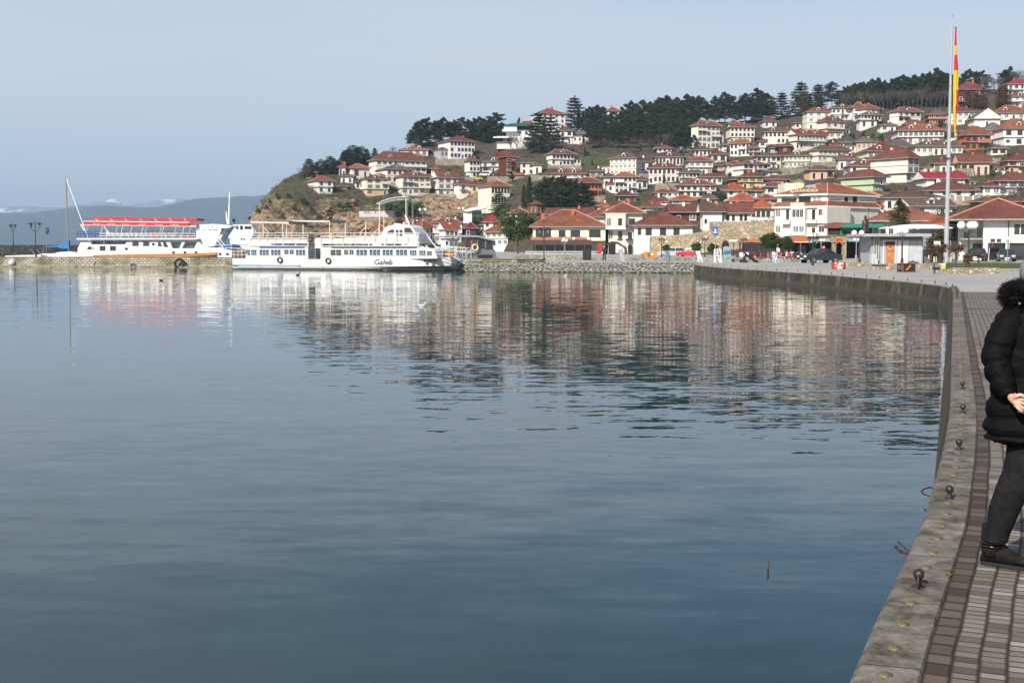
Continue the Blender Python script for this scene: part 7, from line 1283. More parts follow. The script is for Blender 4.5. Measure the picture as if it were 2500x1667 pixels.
F = FY(138); T = comp('no_parking_sign', F, 2416, 640, 'round blue and red no stopping sign on a white pole', 'sign', [('post', M_WHT, [('T', (2413, 641, 0), (2416, 598, 0), .05)])]); s, z = F.pt(2417.5, 599); mb = MB(); mb.tube(F.w(s, -.1, z), F.w(s, -.06, z), .3, n=20); mb.build('disc', M_RED, T); mb = MB(); mb.tube(F.w(s, -.12, z), F.w(s, -.105, z), .235, n=20); mb.build('face', M_BLUE, T)
F = FY(150); comp('no_entry_sign', F, 2011, 640, 'small round red no entry sign above the teal car roof', 'sign', [('post', M_STEEL, [('T', (2011, 640, 0), (2011, 600, 0), .03)]), ('disc', M_RED, [('I', (2011, 604, 0), (.2, .04, .2))]), ('bar', M_WHT, [(2008.8, 2013.2, 603.3, 605.2, -.07, -.045)])])
comp('street_sign', FY(128), 2460, 620, 'thin pole with white street arrow plates in front of the right white house', 'sign', [('post', M_STEEL, [('T', (2460, 640, 0), (2460, 577, 0), .035)]), ('plate', M_WHT, [(2452, 2467, 578, 585, -.06, -.03)]), ('lower_plate', M_GREY, [(2455, 2468, 587, 591, -.06, -.03)])])
comp('person', FY(140), 1475, 639, 'x', 'x', []) if False else None
F = FY(138)
comp('display_board', FY(139), 1433, 638, 'tall black blank display board standing on pale stones', 'board', [('panel', M_BLACK, [(1423, 1443.5, 608, 635.5, 0, .25)]), ('stone_foot', M_RS[0], [('I', (1424+i*4.6, 637.5, 0), (.13, .12, .09)) for i in range(5)])])
comp('display_board', FY(139), 1517, 640, 'grey slanted poster stand beside the standing person', 'board', [('panel', M_GREY, [('P', [(1508.5, 608), (1518, 608), (1528, 639), (1517, 639.5)], 0, .08)]), ('leg', M_STEEL, [('T', (1509, 610, .1), (1507, 640, .1), .03), ('T', (1520, 597, .5), (1520, 640, .5), .04)], 'each')])
comp('display_board', FY(133), 1630, 642, 'blue grey empty stand with two thin legs on the quay', 'board', [('panel', pm('blue grey board', (.16, .21, .23), (.13, .17, .19)), [('P', [(1624, 612), (1634, 611), (1638, 641), (1627, 642)], 0, .1)]), ('leg', M_STEEL, [('T', (1621.5, 613, -.1), (1621, 643, -.1), .035), ('T', (1633.5, 610, -.1), (1633, 644, -.1), .035)], 'each')])
comp('easel', FY(128), 1710, 646, 'white easel with a leaning blank panel', 'easel', [('panel', M_WHT, [('P', [(1698, 613), (1708, 613), (1715, 634), (1704, 634)], 0, .06)]), ('leg', M_WHT, [('T', (1704, 634, 0), (1699, 646, 0), .035), ('T', (1705, 634, 0), (1709, 646, 0), .035), ('T', (1714, 634, 0), (1710, 646, 0), .035), ('T', (1714, 634, 0), (1719, 645, 0), .035)], 'each')])
comp('easel', FY(127), 1752, 646, 'pair of white trestle frames leaning together with dark panels', 'easel', [('panel', M_GREY, [(1746, 1755, 610, 636, .1, .14)]), ('leg', M_WHT, [('T', (a, 609, 0), (b, 646, 0), .05) for a, b in ((1744, 1744), (1745, 1748), (1751, 1758), (1757, 1763), (1761, 1759))], 'each'), ('crossbar', M_WHT, [('T', (1744, 625, 0), (1762, 625, 0), .035), ('T', (1744, 643, 0), (1763, 643, 0), .035), ('T', (1744, 609, 0), (1758, 609, 0), .035)], 'each')])
comp('poster_board', FY(131), 1777, 642, 'poster board with green sky, blue band and a lake picture', 'board', [('panel', M_GREY, [('P', [(1765, 605), (1771, 601), (1782, 603), (1787, 641), (1770, 642)], 0, .12)]), ('picture_top', M_TEAL, [('P', [(1766.5, 606), (1781.5, 605), (1782.5, 612), (1767.5, 612.5)], -.02, -.005)]), ('picture_band', pm('poster blue', (.05, .12, .35)), [('P', [(1767.5, 612.5), (1782.5, 612), (1783.5, 620), (1768.5, 621)], -.02, -.005)]), ('picture_lower', pm('poster photo', (.08, .14, .12), (.35, .40, .42), scale=3), [('P', [(1768.5, 621), (1783.5, 620), (1786, 638), (1771, 639)], -.02, -.005)])])
comp('picture_stand', FY(128), 1890, 644, 'small stand of pasted pictures at the edge of the cafe terrace', 'stand', [('panel', pm('pasted photos', (.12, .25, .40), (.6, .62, .6), scale=5, lo=.45, hi=.55), [('P', [(1884, 625), (1896, 624), (1900, 642), (1889, 643)], 0, .08)]), ('leg', M_BLACK, [('T', (1886, 624, .3), (1881, 643, .3), .03)])])
comp('skip', FY(175), 1585, 629, 'orange waste skip with a small white sign left of the silver car', 'skip', [('body', M_ORG, [('P', [(1567, 619), (1572, 618), (1575, 615), (1602, 615), (1602, 620), (1598, 628), (1574, 628)], 0, 1.8)]), ('plate', M_WHT, [(1586, 1595, 619.5, 623, -.03, -.01)]), ('wheel', M_GRN, [('I', (1584, 621, -.1), (.22, .08, .3))])])
comp('anchor_monument', FY(127), 1830, 643, 'big black iron anchor lying on the quay as a monument', 'anchor', [('shank', M_BLACK, [('T', (1819, 620, 0), (1850, 642, 0), .12, .16)]), ('fluke', M_BLACK, [('P', [(1807, 641), (1806, 635), (1812, 633), (1818, 624), (1822, 626), (1820, 632), (1828, 642), (1812, 642)], -.1, .1)]), ('stock', M_BLACK, [('T', (1816, 618, -.6), (1824, 623, .8), .06)]), ('chain', M_BLACK, [('T', (1845, 641, -.3), (1853, 642, -.2), .08)])])
comp('skip_bin', FY(150), 1, 1, '', '', []) if False else None
comp('drinks_cooler', G(2050, 657) and FY(G(2050, 657).y), 2050, 657, 'small red drinks cooler with pictures standing on the quay', 'cooler', [('body', M_RED, [(2036, 2061, 640, 657, 0, .75)]), ('picture', pm('cooler picture', (.75, .68, .62), (.5, .05, .04), scale=4, lo=.47, hi=.53), [(2038, 2059, 641, 651, -.02, -.005)]), ('label_plate', M_WHT, [(2044, 2056, 651.5, 656, -.02, -.005)]), ('side_panel', M_BLACK, [(2061, 2064, 640, 657, .02, .75)])])
comp('menu_board', FY(G(2214, 665).y), 2214, 665, 'black double menu board with orange frame and three round food pictures', 'board', [('panel', M_BLACK, [(2191, 2235, 643.5, 663.5, 0, .1)]), ('frame', M_CLAY, [(2203.5, 2204.8, 643, 665, -.05, .02), (2234.5, 2236, 643, 665, -.05, .02), (2190, 2236, 642.3, 643.5, -.05, .1), (2190, 2236, 663.5, 664.6, -.05, .1)]), ('food_picture', M_ORG, [('I', (x, y, -.02), (.07, .03, .06)) for x, y in ((2222, 649.5), (2218.5, 653.5), (2214.5, 657.5))], 'each'), ('menu_text', M_CURT, [(2193+i*3.4, 2194+i*3.4, 647, 658, -.02, -.004) for i in range(3)])])
comp('litter_bin', FY(G(2289, 668).y), 2289, 668, 'dark litter bin with a grey green hood on a black post', 'bin', [('bucket', M_MAR, [('P', [(2282, 651), (2296, 651), (2294, 659), (2284, 659)], 0, .5)]), ('hood', pm('grey green hood', (.16, .22, .2)), [('P', [(2281, 652), (2283, 646), (2290, 644.5), (2296, 646), (2296, 652)], -.03, .53)]), ('post', M_BLACK, [('T', (2281, 645, 0), (2281, 669, 0), .04)])])
comp('litter_bin', FY(G(2304, 664).y), 2304, 664, 'square yellow bin beside the dark litter bin', 'bin', [('body', M_YEL, [('P', [(2298, 646), (2309, 646), (2308, 659), (2299, 659)], 0, .5)]), ('lid', M_WHT, [(2297.5, 2309.5, 643.5, 646, -.02, .52)]), ('bag', M_YEL, [(2299, 2308, 659, 660, .02, .48)])])
# kiosk
KY = 120; F = FY(KY); KG = F.pt(2190, 643)[1]
T = comp('kiosk', F, 2190, 645, 'grey metal kiosk with a flat roof slab and orange poster in its window', 'kiosk', [('roof', pm('light grey metal', (.48, .48, .48), (.42, .42, .42), rough=.4, metal=.3), [(2106, 2274, 570.5, 577.5, -1.2, 4.5)]), ('body', M_GREY, [(2126, 2252, 577.5, 648, 0, 3.8)]), ('corner_column', pm('light grey metal', (.48, .48, .48)), [('T', (2134+i*5.5, 578, -.1), (2134+i*5.5, 646, -.1), .08) for i in range(3)], 'each'), ('door_frame', M_WHT, [(2155, 2158, 586, 645, -.08, -.01), (2184, 2188, 586, 645, -.08, -.01), (2158, 2184, 586, 588, -.08, -.01)]),
    ('poster', pm('orange poster', (.45, .12, .05), (.5, .25, .08), scale=1.2, coord='Object'), [(2164, 2183, 596, 643, -.06, -.02)]), ('poster_top', M_CLAY, [(2164, 2183, 596, 615, -.075, -.062)]), ('poster_arc', M_YEL, [('P', [(2166, 602), (2167.5, 602), (2170, 607), (2174, 608.5), (2178, 607), (2180, 602), (2181.5, 602), (2179, 608.5), (2174, 610.5), (2169, 608.5)], -.09, -.077)]), ('door_glass', M_DKIN, [(2163, 2184, 591, 596, -.05, -.015)]), ('shutter', M_WHT, [(2191, 2199, 588, 643, -.08, -.01), (2204, 2217, 588, 643, -.08, -.01)], 'each'), ('shutter_dots', M_GREY, [(x, x+1, 590+i*5, 592.5+i*5, -.09, -.081) for x in (2194, 2207, 2213) for i in range(10)]), ('panel', pm('light grey panel', (.50, .52, .53)), [(2219, 2250, 589, 643, -.06, -.01)]), ('fascia', pm('dark blue grey', (.14, .16, .18)), [(2126, 2252, 577.5, 585, -.04, -.01)]), ('electric_box', pm('light grey panel', (.5, .52, .53)), [(2127, 2140, 620, 652, -1.2, -.5), (2135, 2143, 632, 652, -1.6, -1.25)], 'each')])
# statue on its pillar
F = FY(130); T = comp('pillar', F, 2112, 645, 'round cream stone pillar with moulded rings next to the kiosk', 'pillar', []); s, zb = F.pt(2112, 645); _, z1 = F.pt(2112, 598); mb = MB(); h = z1-zb
mb.lathe(F.w(s, 0, zb), [(.5, -.1), (.5, h*.68), (.54, h*.70), (.54, h*.76), (.49, h*.78), (.49, h*.88), (.56, h*.92), (.58, h), (.1, h)], 18); mb.build('shaft', M_WHT, T); part(('mark', M_BLACK, [('T', (2105, 636, -.52), (2110, 616, -.52), .02), ('T', (2110, 616, -.52), (2115, 636, -.52), .02), ('T', (2103, 636, -.53), (2122, 637, -.53), .02)]), F, T)
FB = FY(134); s, z = FB.pt(2114, 572)
comp('plinth', FB, 2114, 640, 'dark base block carrying the bronze statue behind the cream pillar', 'plinth', [('block', M_DKIN, [(2106, 2123, 571, 650, -.1, .8)])])
mb = MB(); c = FB.w(s, .3, z); mb.lathe(c, [(.42, 0), (.46, .35), (.34, .9), (.36, 1.25), (.27, 1.5), (.1, 1.6), (.1, 1.66), (.16, 1.75), (.17, 1.88), (.1, 2.0), (.02, 2.08)], 12, 1, .75); mb.tube(c+Vector((-.1, -.2, .9)), c+Vector((.22, -.35, 1.3)), .09, .06); mb.tube(c+Vector((.2, -.3, 1.25)), c+Vector((.22, -.3, 2.85)), .03); mb.tube(c+Vector((.08, -.3, 2.65)), c+Vector((.36, -.3, 2.65)), .03)
mb.solo('statue', M_BRZ, 'dark bronze statue of a robed figure holding a tall cross', 'statue', org=c, smooth=True)
comp('banner', FY(126), 2112, 590, 'bright blue rag like banner with white shapes between statue and lamp', 'banner', [('cloth', M_BLUE, [('P', [(2101, 577), (2106, 574), (2110, 580), (2112, 592), (2101, 592)], 0, .05), ('P', [(2114, 584), (2119, 583), (2118, 592), (2113, 593)], 0, .05)]), ('shape', M_WHT, [('I', (2107, 583, -.02), (.1, .02, .06))]), ('pole', M_STEEL, [('T', (2101, 576, .03), (2101, 640, .03), .03)])])
# flagpole and flag
F = FY(118); sb, zb = F.pt(2309, 646); T = thing('flagpole', F.w(sb, 0, .85), 'very tall tapering white flagpole rising above the town', 'flagpole'); s2, z2 = F.pt(2325, 42); a, b_ = F.w(sb, 0, .85), F.w(s2, 0, z2)
mb = MB(); mb.tube(a, a.lerp(b_, .16), .235, .22, 14); mb.tube(a.lerp(b_, .16), a.lerp(b_, .46), .2, .18, 14); mb.tube(a.lerp(b_, .46), a.lerp(b_, .7), .165, .14, 14); mb.tube(a.lerp(b_, .7), b_, .13, .075, 14); mb.build('pole', pm('pole white', (.52, .52, .54), (.46, .46, .48), rough=.32, metal=.45), T, smooth=False)
part(('collar', M_BLACK, [(2307, 2319, 385.5, 388, -.3, .3)]), F, T); mb = MB(); mb.ball(b_+Vector((0, 0, .1)), .1); mb.tube(b_-Vector((0, 0, 1)), b_-Vector((-.4, 0, 1)), .03); mb.build('finial', M_STEEL, T)
rows = [(66, 2333.8, 2334.6, 'r'), (90, 2332.5, 2335.2, 'r'), (110, 2331.6, 2336, 'r'), (112, 2331.5, 2336.2, 'y'), (134, 2330.4, 2337, 'y'), (135, 2330.4, 2337.2, 'r'), (170, 2329.3, 2340.2, 'r'), (172, 2329.3, 2340.3, 'y'), (185, 2328.8, 2340.3, 'y'), (220, 2327.5, 2339.5, 'm'), (224, 2327.5, 2339.8, 'q'), (250, 2327.5, 2340, 'q'), (262, 2327.8, 2336.5, 'q'), (300, 2329.5, 2335.2, 'q'), (334, 2332, 2334.5, 'q')]
mb = MB(); FT = FY(117.2); prev = None
for y, xa, xb, c in rows:
    ring = []
    for k in range(7):
        u = k/6; x = xa+(xb-xa)*u; s, z = FT.pt(x, y); ring.append(FT.w(s, .12*sin(u*9)+.02, z))
    if prev:
        for k in range(6):
            u = (k+.5)/6; c0 = prev[1]; red = c0 == 'r' or (c0 == 'm' and u > .55) or (c0 == 'q' and .45 < u < .95) or (c0 == 'y' and 0)
            mb.c = 0 if red else 1; mb.add([prev[0][k], prev[0][k+1], ring[k+1], ring[k]], [(0, 1, 2, 3)])
    prev = (ring, c)
o = mb.solo('flag', [pm('flag red', (.62, .02, .05), rough=.7), pm('flag yellow', (.75, .50, .02), rough=.7)], 'long limp flag in red and yellow hanging beside the tall pole', 'flag', org=FT.w(FT.pt(2333, 200)[0], 0, FT.pt(2333, 200)[1]))
sm_ = o.modifiers.new('thick', 'SOLIDIFY'); sm_.thickness = .03
# hedges, shrubs and low walls at right
rd = random.Random(77)
def hedge(x0, x1, y0, y1, Y, dep, mat, label, size=.12, n=1500, name='hedge'):
    F = FY(Y); s0, zb = F.pt(x0, y1); s1, _ = F.pt(x1, y1); _, zt = F.pt((x0+x1)/2, y0); L = Leaves(rd); c = Vector(((s0+s1)/2, Y+dep/2, (zb+zt)/2)); k = max(1, int(n/200))
    for _ in range(k*4): q = Vector((rd.uniform(-.8, .8)*(s1-s0)/2, rd.uniform(-.7, .7)*dep/2, rd.uniform(-.8, .8)*(zt-zb)/2)); L.clump(c+q, ((s1-s0)*.22, dep*.25, (zt-zb)*.22), 60, size)
    o = bpy.data.objects.new(name, L.mesh(name, mat)); COL.objects.link(o); return tag(o, label, name)
hedge(2272, 2328, 564, 642, 128, 2.2, M_HEDGE, 'tall square clipped dark hedge behind the foot of the flagpole', .22, 3000)
def topiary(x, yt, yb, w, Y, mat, label, H=.45):
    F = FY(Y); s, zb = F.pt(x, yb); _, zt = F.pt(x, yt); T = thing('topiary_shrub', F.w(s, 0, zb), label, 'shrub'); mb = MB(); mb.tube(F.w(s, 0, zb-.2), F.w(s, 0, zb+(zt-zb)*.6), .09, .06, 6); mb.build('trunk', M_BARK, T); L = Leaves(rd); c = F.w(s, 0, zt-(zt-zb)*H/2)-ORG[T.name]; w_ = w/FPX*Y/2
    for _ in range(26): L.clump(c+Vector((rd.uniform(-.65, .65)*w_, rd.uniform(-.6, .6)*w_, rd.uniform(-.6, .6)*(zt-zb)*H/2)), (w_*.36, w_*.36, (zt-zb)*H*.2), 60, .09)
    o = bpy.data.objects.new('crown', L.mesh('crown', mat)); COL.objects.link(o); o.parent = T
topiary(2293, 594, 650, 42, 96, M_BRN, 'brown round clipped shrub on trunk at the foot of the flagpole'); topiary(2333, 591, 655, 46, 90, M_BRN, 'second brown round clipped shrub right of the flagpole foot'); topiary(2363, 616, 662, 26, 84, M_BRN, 'small ragged brown shrub under the tall globe lamp', .6); topiary(2388, 612, 662, 18, 80, M_SCR, 'thin spiky plant on a stump right of the globe lamp', .3)
tree('cypress', 2195, 487, 560, 'tall reddish green cypress in front of the broad orange restaurant roof', Y=150, wide=2.0, var=1)
for x, a, b_, l in ((1879, 565, 612, 'small evergreen orange tree left of the maroon parasol'), (1917, 573, 616, 'bushy evergreen tree right of the maroon parasol')): tree('leafy', x, a, b_+14, l, Y=180)
for x, a, b_, l in ((1700, 590, 624, 'little round tree before the stone wall left of the blue sign'), (1740, 592, 628, 'little tree in a pot behind the blue sign'), (1626, 596, 622, 'thin leafy sapling above the silver car')): tree('leafy', x, a, b_, l, Y=195)
tree('leafy', 1264, 512, 622, 'large leafy green tree left of the lakeside restaurant', Y=262, var=1)
tree('bare', 1940, 590, 628, 'small bare weeping tree in front of the cafe canopies', Y=180)
for x0, x1, y0, y1, Y, l in [(1410, 1640, 628, 638, 145, 'long low rubble wall behind the display boards'), (1250, 1410, 624, 636, 150, 'low rubble wall in front of the restaurant railing'), (1640, 1800, 629, 638, 143, 'low rubble wall in front of the red and silver cars'), (1785, 1975, 632, 643, 132, 'low planter wall around the cafe terrace'), (2063, 2128, 640, 654, 101, 'low stone wall left of the kiosk'), (2128, 2190, 651, 664, 88, 'low stone wall in front of the kiosk'), (2168, 2192, 643, 662, 89, 'raised block of the stone wall beside the menu board'), (2238, 2290, 644, 662, 92, 'low stone wall between menu board and litter bin'), (2282, 2334, 656, 671, 80, 'curved low stone wall under the yellow bin'), (2325, 2440, 654, 677, 76, 'curved low stone wall under the tall globe lamp'), (2390, 2492, 639, 646, 120, 'pale stone kerb wall in front of the dark blue car'), (2436, 2560, 660, 664, 84, 'flat dark stone bench ledge at the right edge')]:
    F = FY(Y); s0, _ = F.pt(x0, y1); s1, _ = F.pt(x1, y1); _, zt = F.pt((x0+x1)/2, y0); mb = MB(); mb.fbox(F, s0, s1, 0, .5, .8, zt); mb.solo('stone_wall', M_LOWST if Y < 110 else stone('low grey wall', [(.34, .31, .25), (.44, .40, .32), (.26, .24, .2)], (.14, .12, .1), 3, .1, (1, 1.5, 1)), l, 'wall', org=F.w(s0, 0, .85))
L = Leaves(rd)
for _ in range(9000): x = rd.uniform(2255, 2600); Y = rd.uniform(94.3, 104.7); p = P(x, 650, Y); L.v += [(p.x-.03, Y, 1.0), (p.x+.03, Y, 1.0), (p.x+rd.uniform(-.05, .05), Y, 1.0+rd.uniform(.08, .2))]; n_ = len(L.v); L.f.append((n_-3, n_-2, n_-1))
o = bpy.data.objects.new('grass', L.mesh('grass', pm('lawn grass', (.04, .085, .016), (.07, .115, .03), rough=.9))); COL.objects.link(o); tag(o, kind='stuff')
mb = MB(); a, b_ = P(2262, 650, 92), P(2600, 650, 92); mb.box(a.x-.5, b_.x+4, 94, 105, .80, .98); tag(mb.build('lawn', pm('lawn soil', (.04, .065, .018), (.07, .065, .03), scale=1)), kind='structure')
comp('metal_barrier', FY(125), 2258, 640, 'row of cream posts on the road beside the kiosk', 'posts', [('post', WM['c'], [(x, x+1.8, 627, 640, 0, .2) for x in (2258, 2262, 2267, 2280, 2286, 2314, 2321)], 'each')])
for x in (2254, 2272): comp('traffic_post', FY(122), x, 640, 'red and white striped post '+('nearer the kiosk' if x < 2260 else 'nearer the dark hedge'), 'post', [('pole', M_RED, [('T', (x, 641, 0), (x, 622, 0), .09)]), ('band', M_WHT, [('T', (x, 634+k, 0), (x, 632+k, 0), .1) for k in (0, -7)], 'each')])
comp('notice_board', FY(116), 2288, 640, 'white notice panel with grey writing in front of the square hedge', 'sign', [('panel', M_WHT, [(2280, 2296, 589, 600, 0, .06)]), ('post', M_BLACK, [('T', (2288, 600, .03), (2288, 645, .03), .04)])])
# cafe chairs and tables
def chair_m():
    mb = MB(); mb.box(-.22, .22, -.22, .22, .42, .46); mb.box(-.22, .22, .2, .24, .46, .9)
    for a in (-.2, .17):
        for b in (-.2, .17): mb.box(a, a+.03, b, b+.03, 0, .42)
    return mb
CHM = [chair_m().mesh('cafe chair', m) for m in (M_RED, M_WHT, M_MAR, M_BLACK, M_MAR)]
mb = MB(); mb.lathe((0, 0, 0), [(.25, 0), (.04, .05), (.04, .7), (.45, .72), (.45, .75)], 10); TBM = mb.mesh('cafe table', M_CURT)
for i in range(110):
    x = 1800+i*1.6+rd.uniform(-1, 1); Y = rd.uniform(139, 170); p = P(x, 630, Y)
    if 1960 < x: continue
    if i % 4 == 0: o = inst(TBM, 'cafe_table', (p.x, Y, .85), 0); tag(o, 'small round table on the crowded cafe terrace', 'table', 'tables of the cafe terrace')
    else: o = inst(CHM[rd.randrange(5)], 'cafe_chair', (p.x, Y, .85), rd.uniform(0, 6.3)); c = o.data.materials[0].name.split()[0]; tag(o, '%s chair on the crowded cafe terrace' % {'red': 'red', 'white': 'white', 'maroon': 'maroon', 'black': 'black'}[c], 'chair', 'chairs of the cafe terrace')
# ---------------------------------------------------------------- quay edge fittings
M_STUD = pm('worn bronze stud', (.20, .15, .085), (.13, .10, .06), scale=30, rough=.55, metal=.35, spec=.3); M_IRON = pm('dark iron', (.05, .045, .042), (.03, .028, .027), scale=20, rough=.5, metal=.5)
mb = MB(); mb.lathe((0, 0, 0), [(.033, 0), (.031, .005), (.024, .011), (.012, .0145), (.001, .0155)], 20); STUD = mb.mesh('stud', M_STUD, smooth=True)
mb = MB(); mb.lathe((0, 0, 0), [(.036, 0), (.036, .005), (.026, .011), (.013, .02), (.0125, .038), (.02, .043)], 20); mb.lathe((0, 0, .066), [(max(.001, .028*sin(pi*k/10)), -.028*cos(pi*k/10)) for k in range(11)], 20); BOL = mb.mesh('bollard', M_IRON, smooth=True)
def near_l(x, y):
    p = G(x, y, .856); best = min(range(len(QC)), key=lambda i: (QC[i].to_2d()-p.to_2d()).length); return QL[best]
l0 = near_l(2168, 1667); k = 0
while True:
    l = l0+.36*k-.72; q, n = quay_at(max(.05, l)); k += 1
    if q.y > 24: break
    o = inst(STUD, 'stud', (q.x+n.x*.1, q.y+n.y*.1, .857)); tag(o, 'domed bronze stud set in the stone coping of the quay', 'stud', 'bronze studs along the coping')
lb = [near_l(x, y) for x, y in ((2243, 1438), (2313, 1225), (2349, 1094), (2356, 1012), (2357, 952))]
while True:
    nx = lb[-1]+2.3
    if nx > QL[-1]-2: break
    lb.append(nx)
lb = [l for l in lb if not 16 < quay_at(l)[0].y < 40]
for i, l in enumerate(lb):
    q, n = quay_at(l); sc = 1 if q.y < 30 else 1.25; o = inst(BOL, 'mooring_bollard', (q.x+n.x*.1, q.y+n.y*.1, .857), 0, (sc,)*3); tag(o, (ORD[i]+' nearest round headed iron bollard on the quay coping' if i < 5 else 'tiny round headed iron bollard on the far quay coping') if i else 'nearest round headed iron bollard with a rusty ring', 'bollard', 'round bollards along the quay' if i else None)
    if i == 0:
        ORG[o.name] = Vector(o.location); mb = MB(); c = Vector(o.location)+Vector((-.012, -.03, .035)); mb.torus(c, .03, .006, yaw=R(70)); r_ = mb.build('ring', M_RUST, o)
def iron(pts, r, label, px=None):
    q = []
    for x, y, z in pts: q.append(G(x, y, z))
    mb = MB(); mb.path(q, r, 8); [mb.ball(p, r, 8) for p in q]; mb.solo('iron_loop', M_RUST, label, 'iron handle', org=q[0], smooth=True)
iron([(2288, 1193, .80), (2270, 1189, .80), (2256, 1193, .80), (2249, 1199, .80), (2254, 1205, .80), (2278, 1214, .80)], .0055, 'bent rusty iron loop sticking out of the quay above the water')
iron([(2224, 1353, .78), (2216, 1351, .78), (2199, 1345, .78), (2187, 1334, .78)], .009, 'thick rusty iron prong sticking out of the near quay wall'); iron([(2222, 1347, .80), (2208, 1336, .80), (2193, 1322, .80)], .0045, 'thin rusty iron rod above the thick prong'); iron([(2266, 1250, .78), (2257, 1243, .78)], .006, 'short rusty stub between the two rusty irons')
# weed tuft, floating things and birds
L = Leaves(rd); c = G(2314, 1403, .86)
for _ in range(30): a = rd.uniform(0, 6.28); L.clump(c+Vector((cos(a)*.015, sin(a)*.015, .006)), (.02, .012, .006), 1, .012)
o = bpy.data.objects.new('weed', L.mesh('weed', pm('weed green', (.10, .15, .02)))); COL.objects.link(o); tag(o, 'tiny yellow green weed growing in the joint behind the coping', 'weed')
p = G(1873, 1390, 0); mb = MB(); mb.tube(p+Vector((0, 0, -.1)), p+Vector((.01, 0, .05)), .009, .007, 6); mb.tube(p+Vector((.01, 0, .05)), p+Vector((.002, 0, .075)), .008, .006, 6); mb.solo('floating_stick', M_BARK, 'short stick poking out of the open water', 'stick', org=p)
def duck(x, y, s, mat, label, neck=True):
    s *= .62; p = G(x, y, 0); mb = MB(); mb.ico(p+Vector((0, 0, .05*s)), (.2*s, .1*s, .09*s), 0, 1, 2); mb.tube(p+Vector((.16*s, 0, .06*s)), p+Vector((.2*s, 0, .2*s)), .035*s, .03*s); mb.ico(p+Vector((.21*s, 0, .22*s)), .05*s, 0, 1, 2); mb.tube(p+Vector((.24*s, 0, .22*s)), p+Vector((.3*s, 0, .21*s)), .02*s, .008*s); mb.tube(p+Vector((-.17*s, 0, .08*s)), p+Vector((-.26*s, 0, .12*s)), .05*s, .01*s); mb.solo('water_bird', mat, label, 'bird', org=p, smooth=True)
M_DUCK = pm('dark duck feathers', (.03, .025, .02)); M_GULL = pm('white gull feathers', (.7, .7, .68))
duck(394, 685, 1.2, M_DUCK, 'dark duck swimming below the red canopied ship'); duck(452, 664, 1, M_DUCK, 'dark duck near the big black tyre'); duck(727, 672, 1.3, M_DUCK, 'dark duck swimming beside the long white ferry'); duck(1030, 748, 1.1, M_GULL, 'white gull resting on the water below the ferry bow'); duck(1380, 674, .9, M_GULL, 'small white gull near the rubble bank'); duck(1778, 674, 1.1, M_DUCK, 'dark duck by the corner of the quay wall'); duck(318, 628, 1, M_DUCK, 'x') if False else None
# ---------------------------------------------------------------- people
def skin(name, pts, edges, rad, mat, parent, sub=2, loc=None):
    me = bpy.data.meshes.new(name); org = ORG[parent.name]; me.from_pydata([tuple(Vector(p)-org) for p in pts], edges, []); o = bpy.data.objects.new(name, me); COL.objects.link(o); o.parent = parent; me.materials.append(mat)
    m = o.modifiers.new('skin', 'SKIN'); m.use_smooth_shade = True
    for i, v in enumerate(me.skin_vertices[0].data): r = rad[i]; v.radius = r if hasattr(r, '__len__') else (r, r); v.use_root = (i == 0)
    s = o.modifiers.new('sub', 'SUBSURF'); s.levels = sub; s.render_levels = sub; ORG[o.name] = org; return o
M_SKIN = pm('skin', (.62, .36, .26), (.55, .30, .21), scale=12, rough=.5); M_COAT = pm('black quilted nylon', (.0022, .0022, .0024), (.004, .0038, .004), scale=14, rough=.7, spec=.10, bump=.012, stretch=(1, 1, 2.5)); M_JEAN = pm('charcoal jeans', (.016, .0155, .0155), (.010, .0098, .0098), scale=30, rough=.9, spec=.1); M_SUEDE = pm('dark suede', (.011, .0095, .008), (.02, .017, .014), scale=25, rough=.95, spec=.1); M_STRAP = pm('black patent strap', (.01, .01, .01), rough=.2); M_FUR = pm('black fur', (.004, .0034, .003), (.010, .008, .007), rough=.85, spec=.15); M_KNIT = pm('grey knit', (.22, .22, .24), (.14, .14, .15), scale=60, rough=.95); M_SOLE = pm('sole', (.012, .012, .012), rough=.8)
# far person with raised camera
p = P(1475, 638.5, 142); T = thing('person', p, 'person in dark clothes standing far off on the quay beside the black board', 'person')
def q(x, y, z): return p+Vector((x, y, z))
skin('body', [q(0, 0, .95), q(0, 0, 1.2), q(0, 0, 1.45), q(0, -.02, 1.56), q(0, -.03, 1.72), q(-.2, 0, 1.42), q(-.26, -.12, 1.15), q(-.08, -.3, 1.3), q(.2, 0, 1.42), q(.26, -.12, 1.15), q(.1, -.28, 1.32), q(-.1, 0, .85), q(-.12, 0, .48), q(-.14, .02, .06), q(-.15, -.14, .04), q(.1, 0, .85), q(.12, 0, .48), q(.14, .02, .06), q(.15, -.14, .04)],
     [(0, 1), (1, 2), (2, 3), (3, 4), (2, 5), (5, 6), (6, 7), (2, 8), (8, 9), (9, 10), (0, 11), (11, 12), (12, 13), (13, 14), (0, 15), (15, 16), (16, 17), (17, 18)], [.15, .15, .15, .06, .1, .07, .055, .04, .07, .055, .04, .1, .075, .05, .04, .1, .075, .05, .04], pm('dark clothes', (.02, .02, .024)), T)
mb = MB(); mb.ico(q(0, -.05, 1.69), (.075, .08, .1), 0, 1, 2); mb.build('face', M_SKIN, T); mb = MB(); mb.ico(q(0, 0, 1.73), (.1, .1, .1), 0, 1, 2); mb.build('hair', M_BLACK, T)
for x, Y, c, l in ((1982, 150, M_MAR, 'passer by in dark clothes walking behind the black lamp post'), (1850, 165, M_NAVY, 'seated looking guest in dark clothes on the cafe terrace')): pass
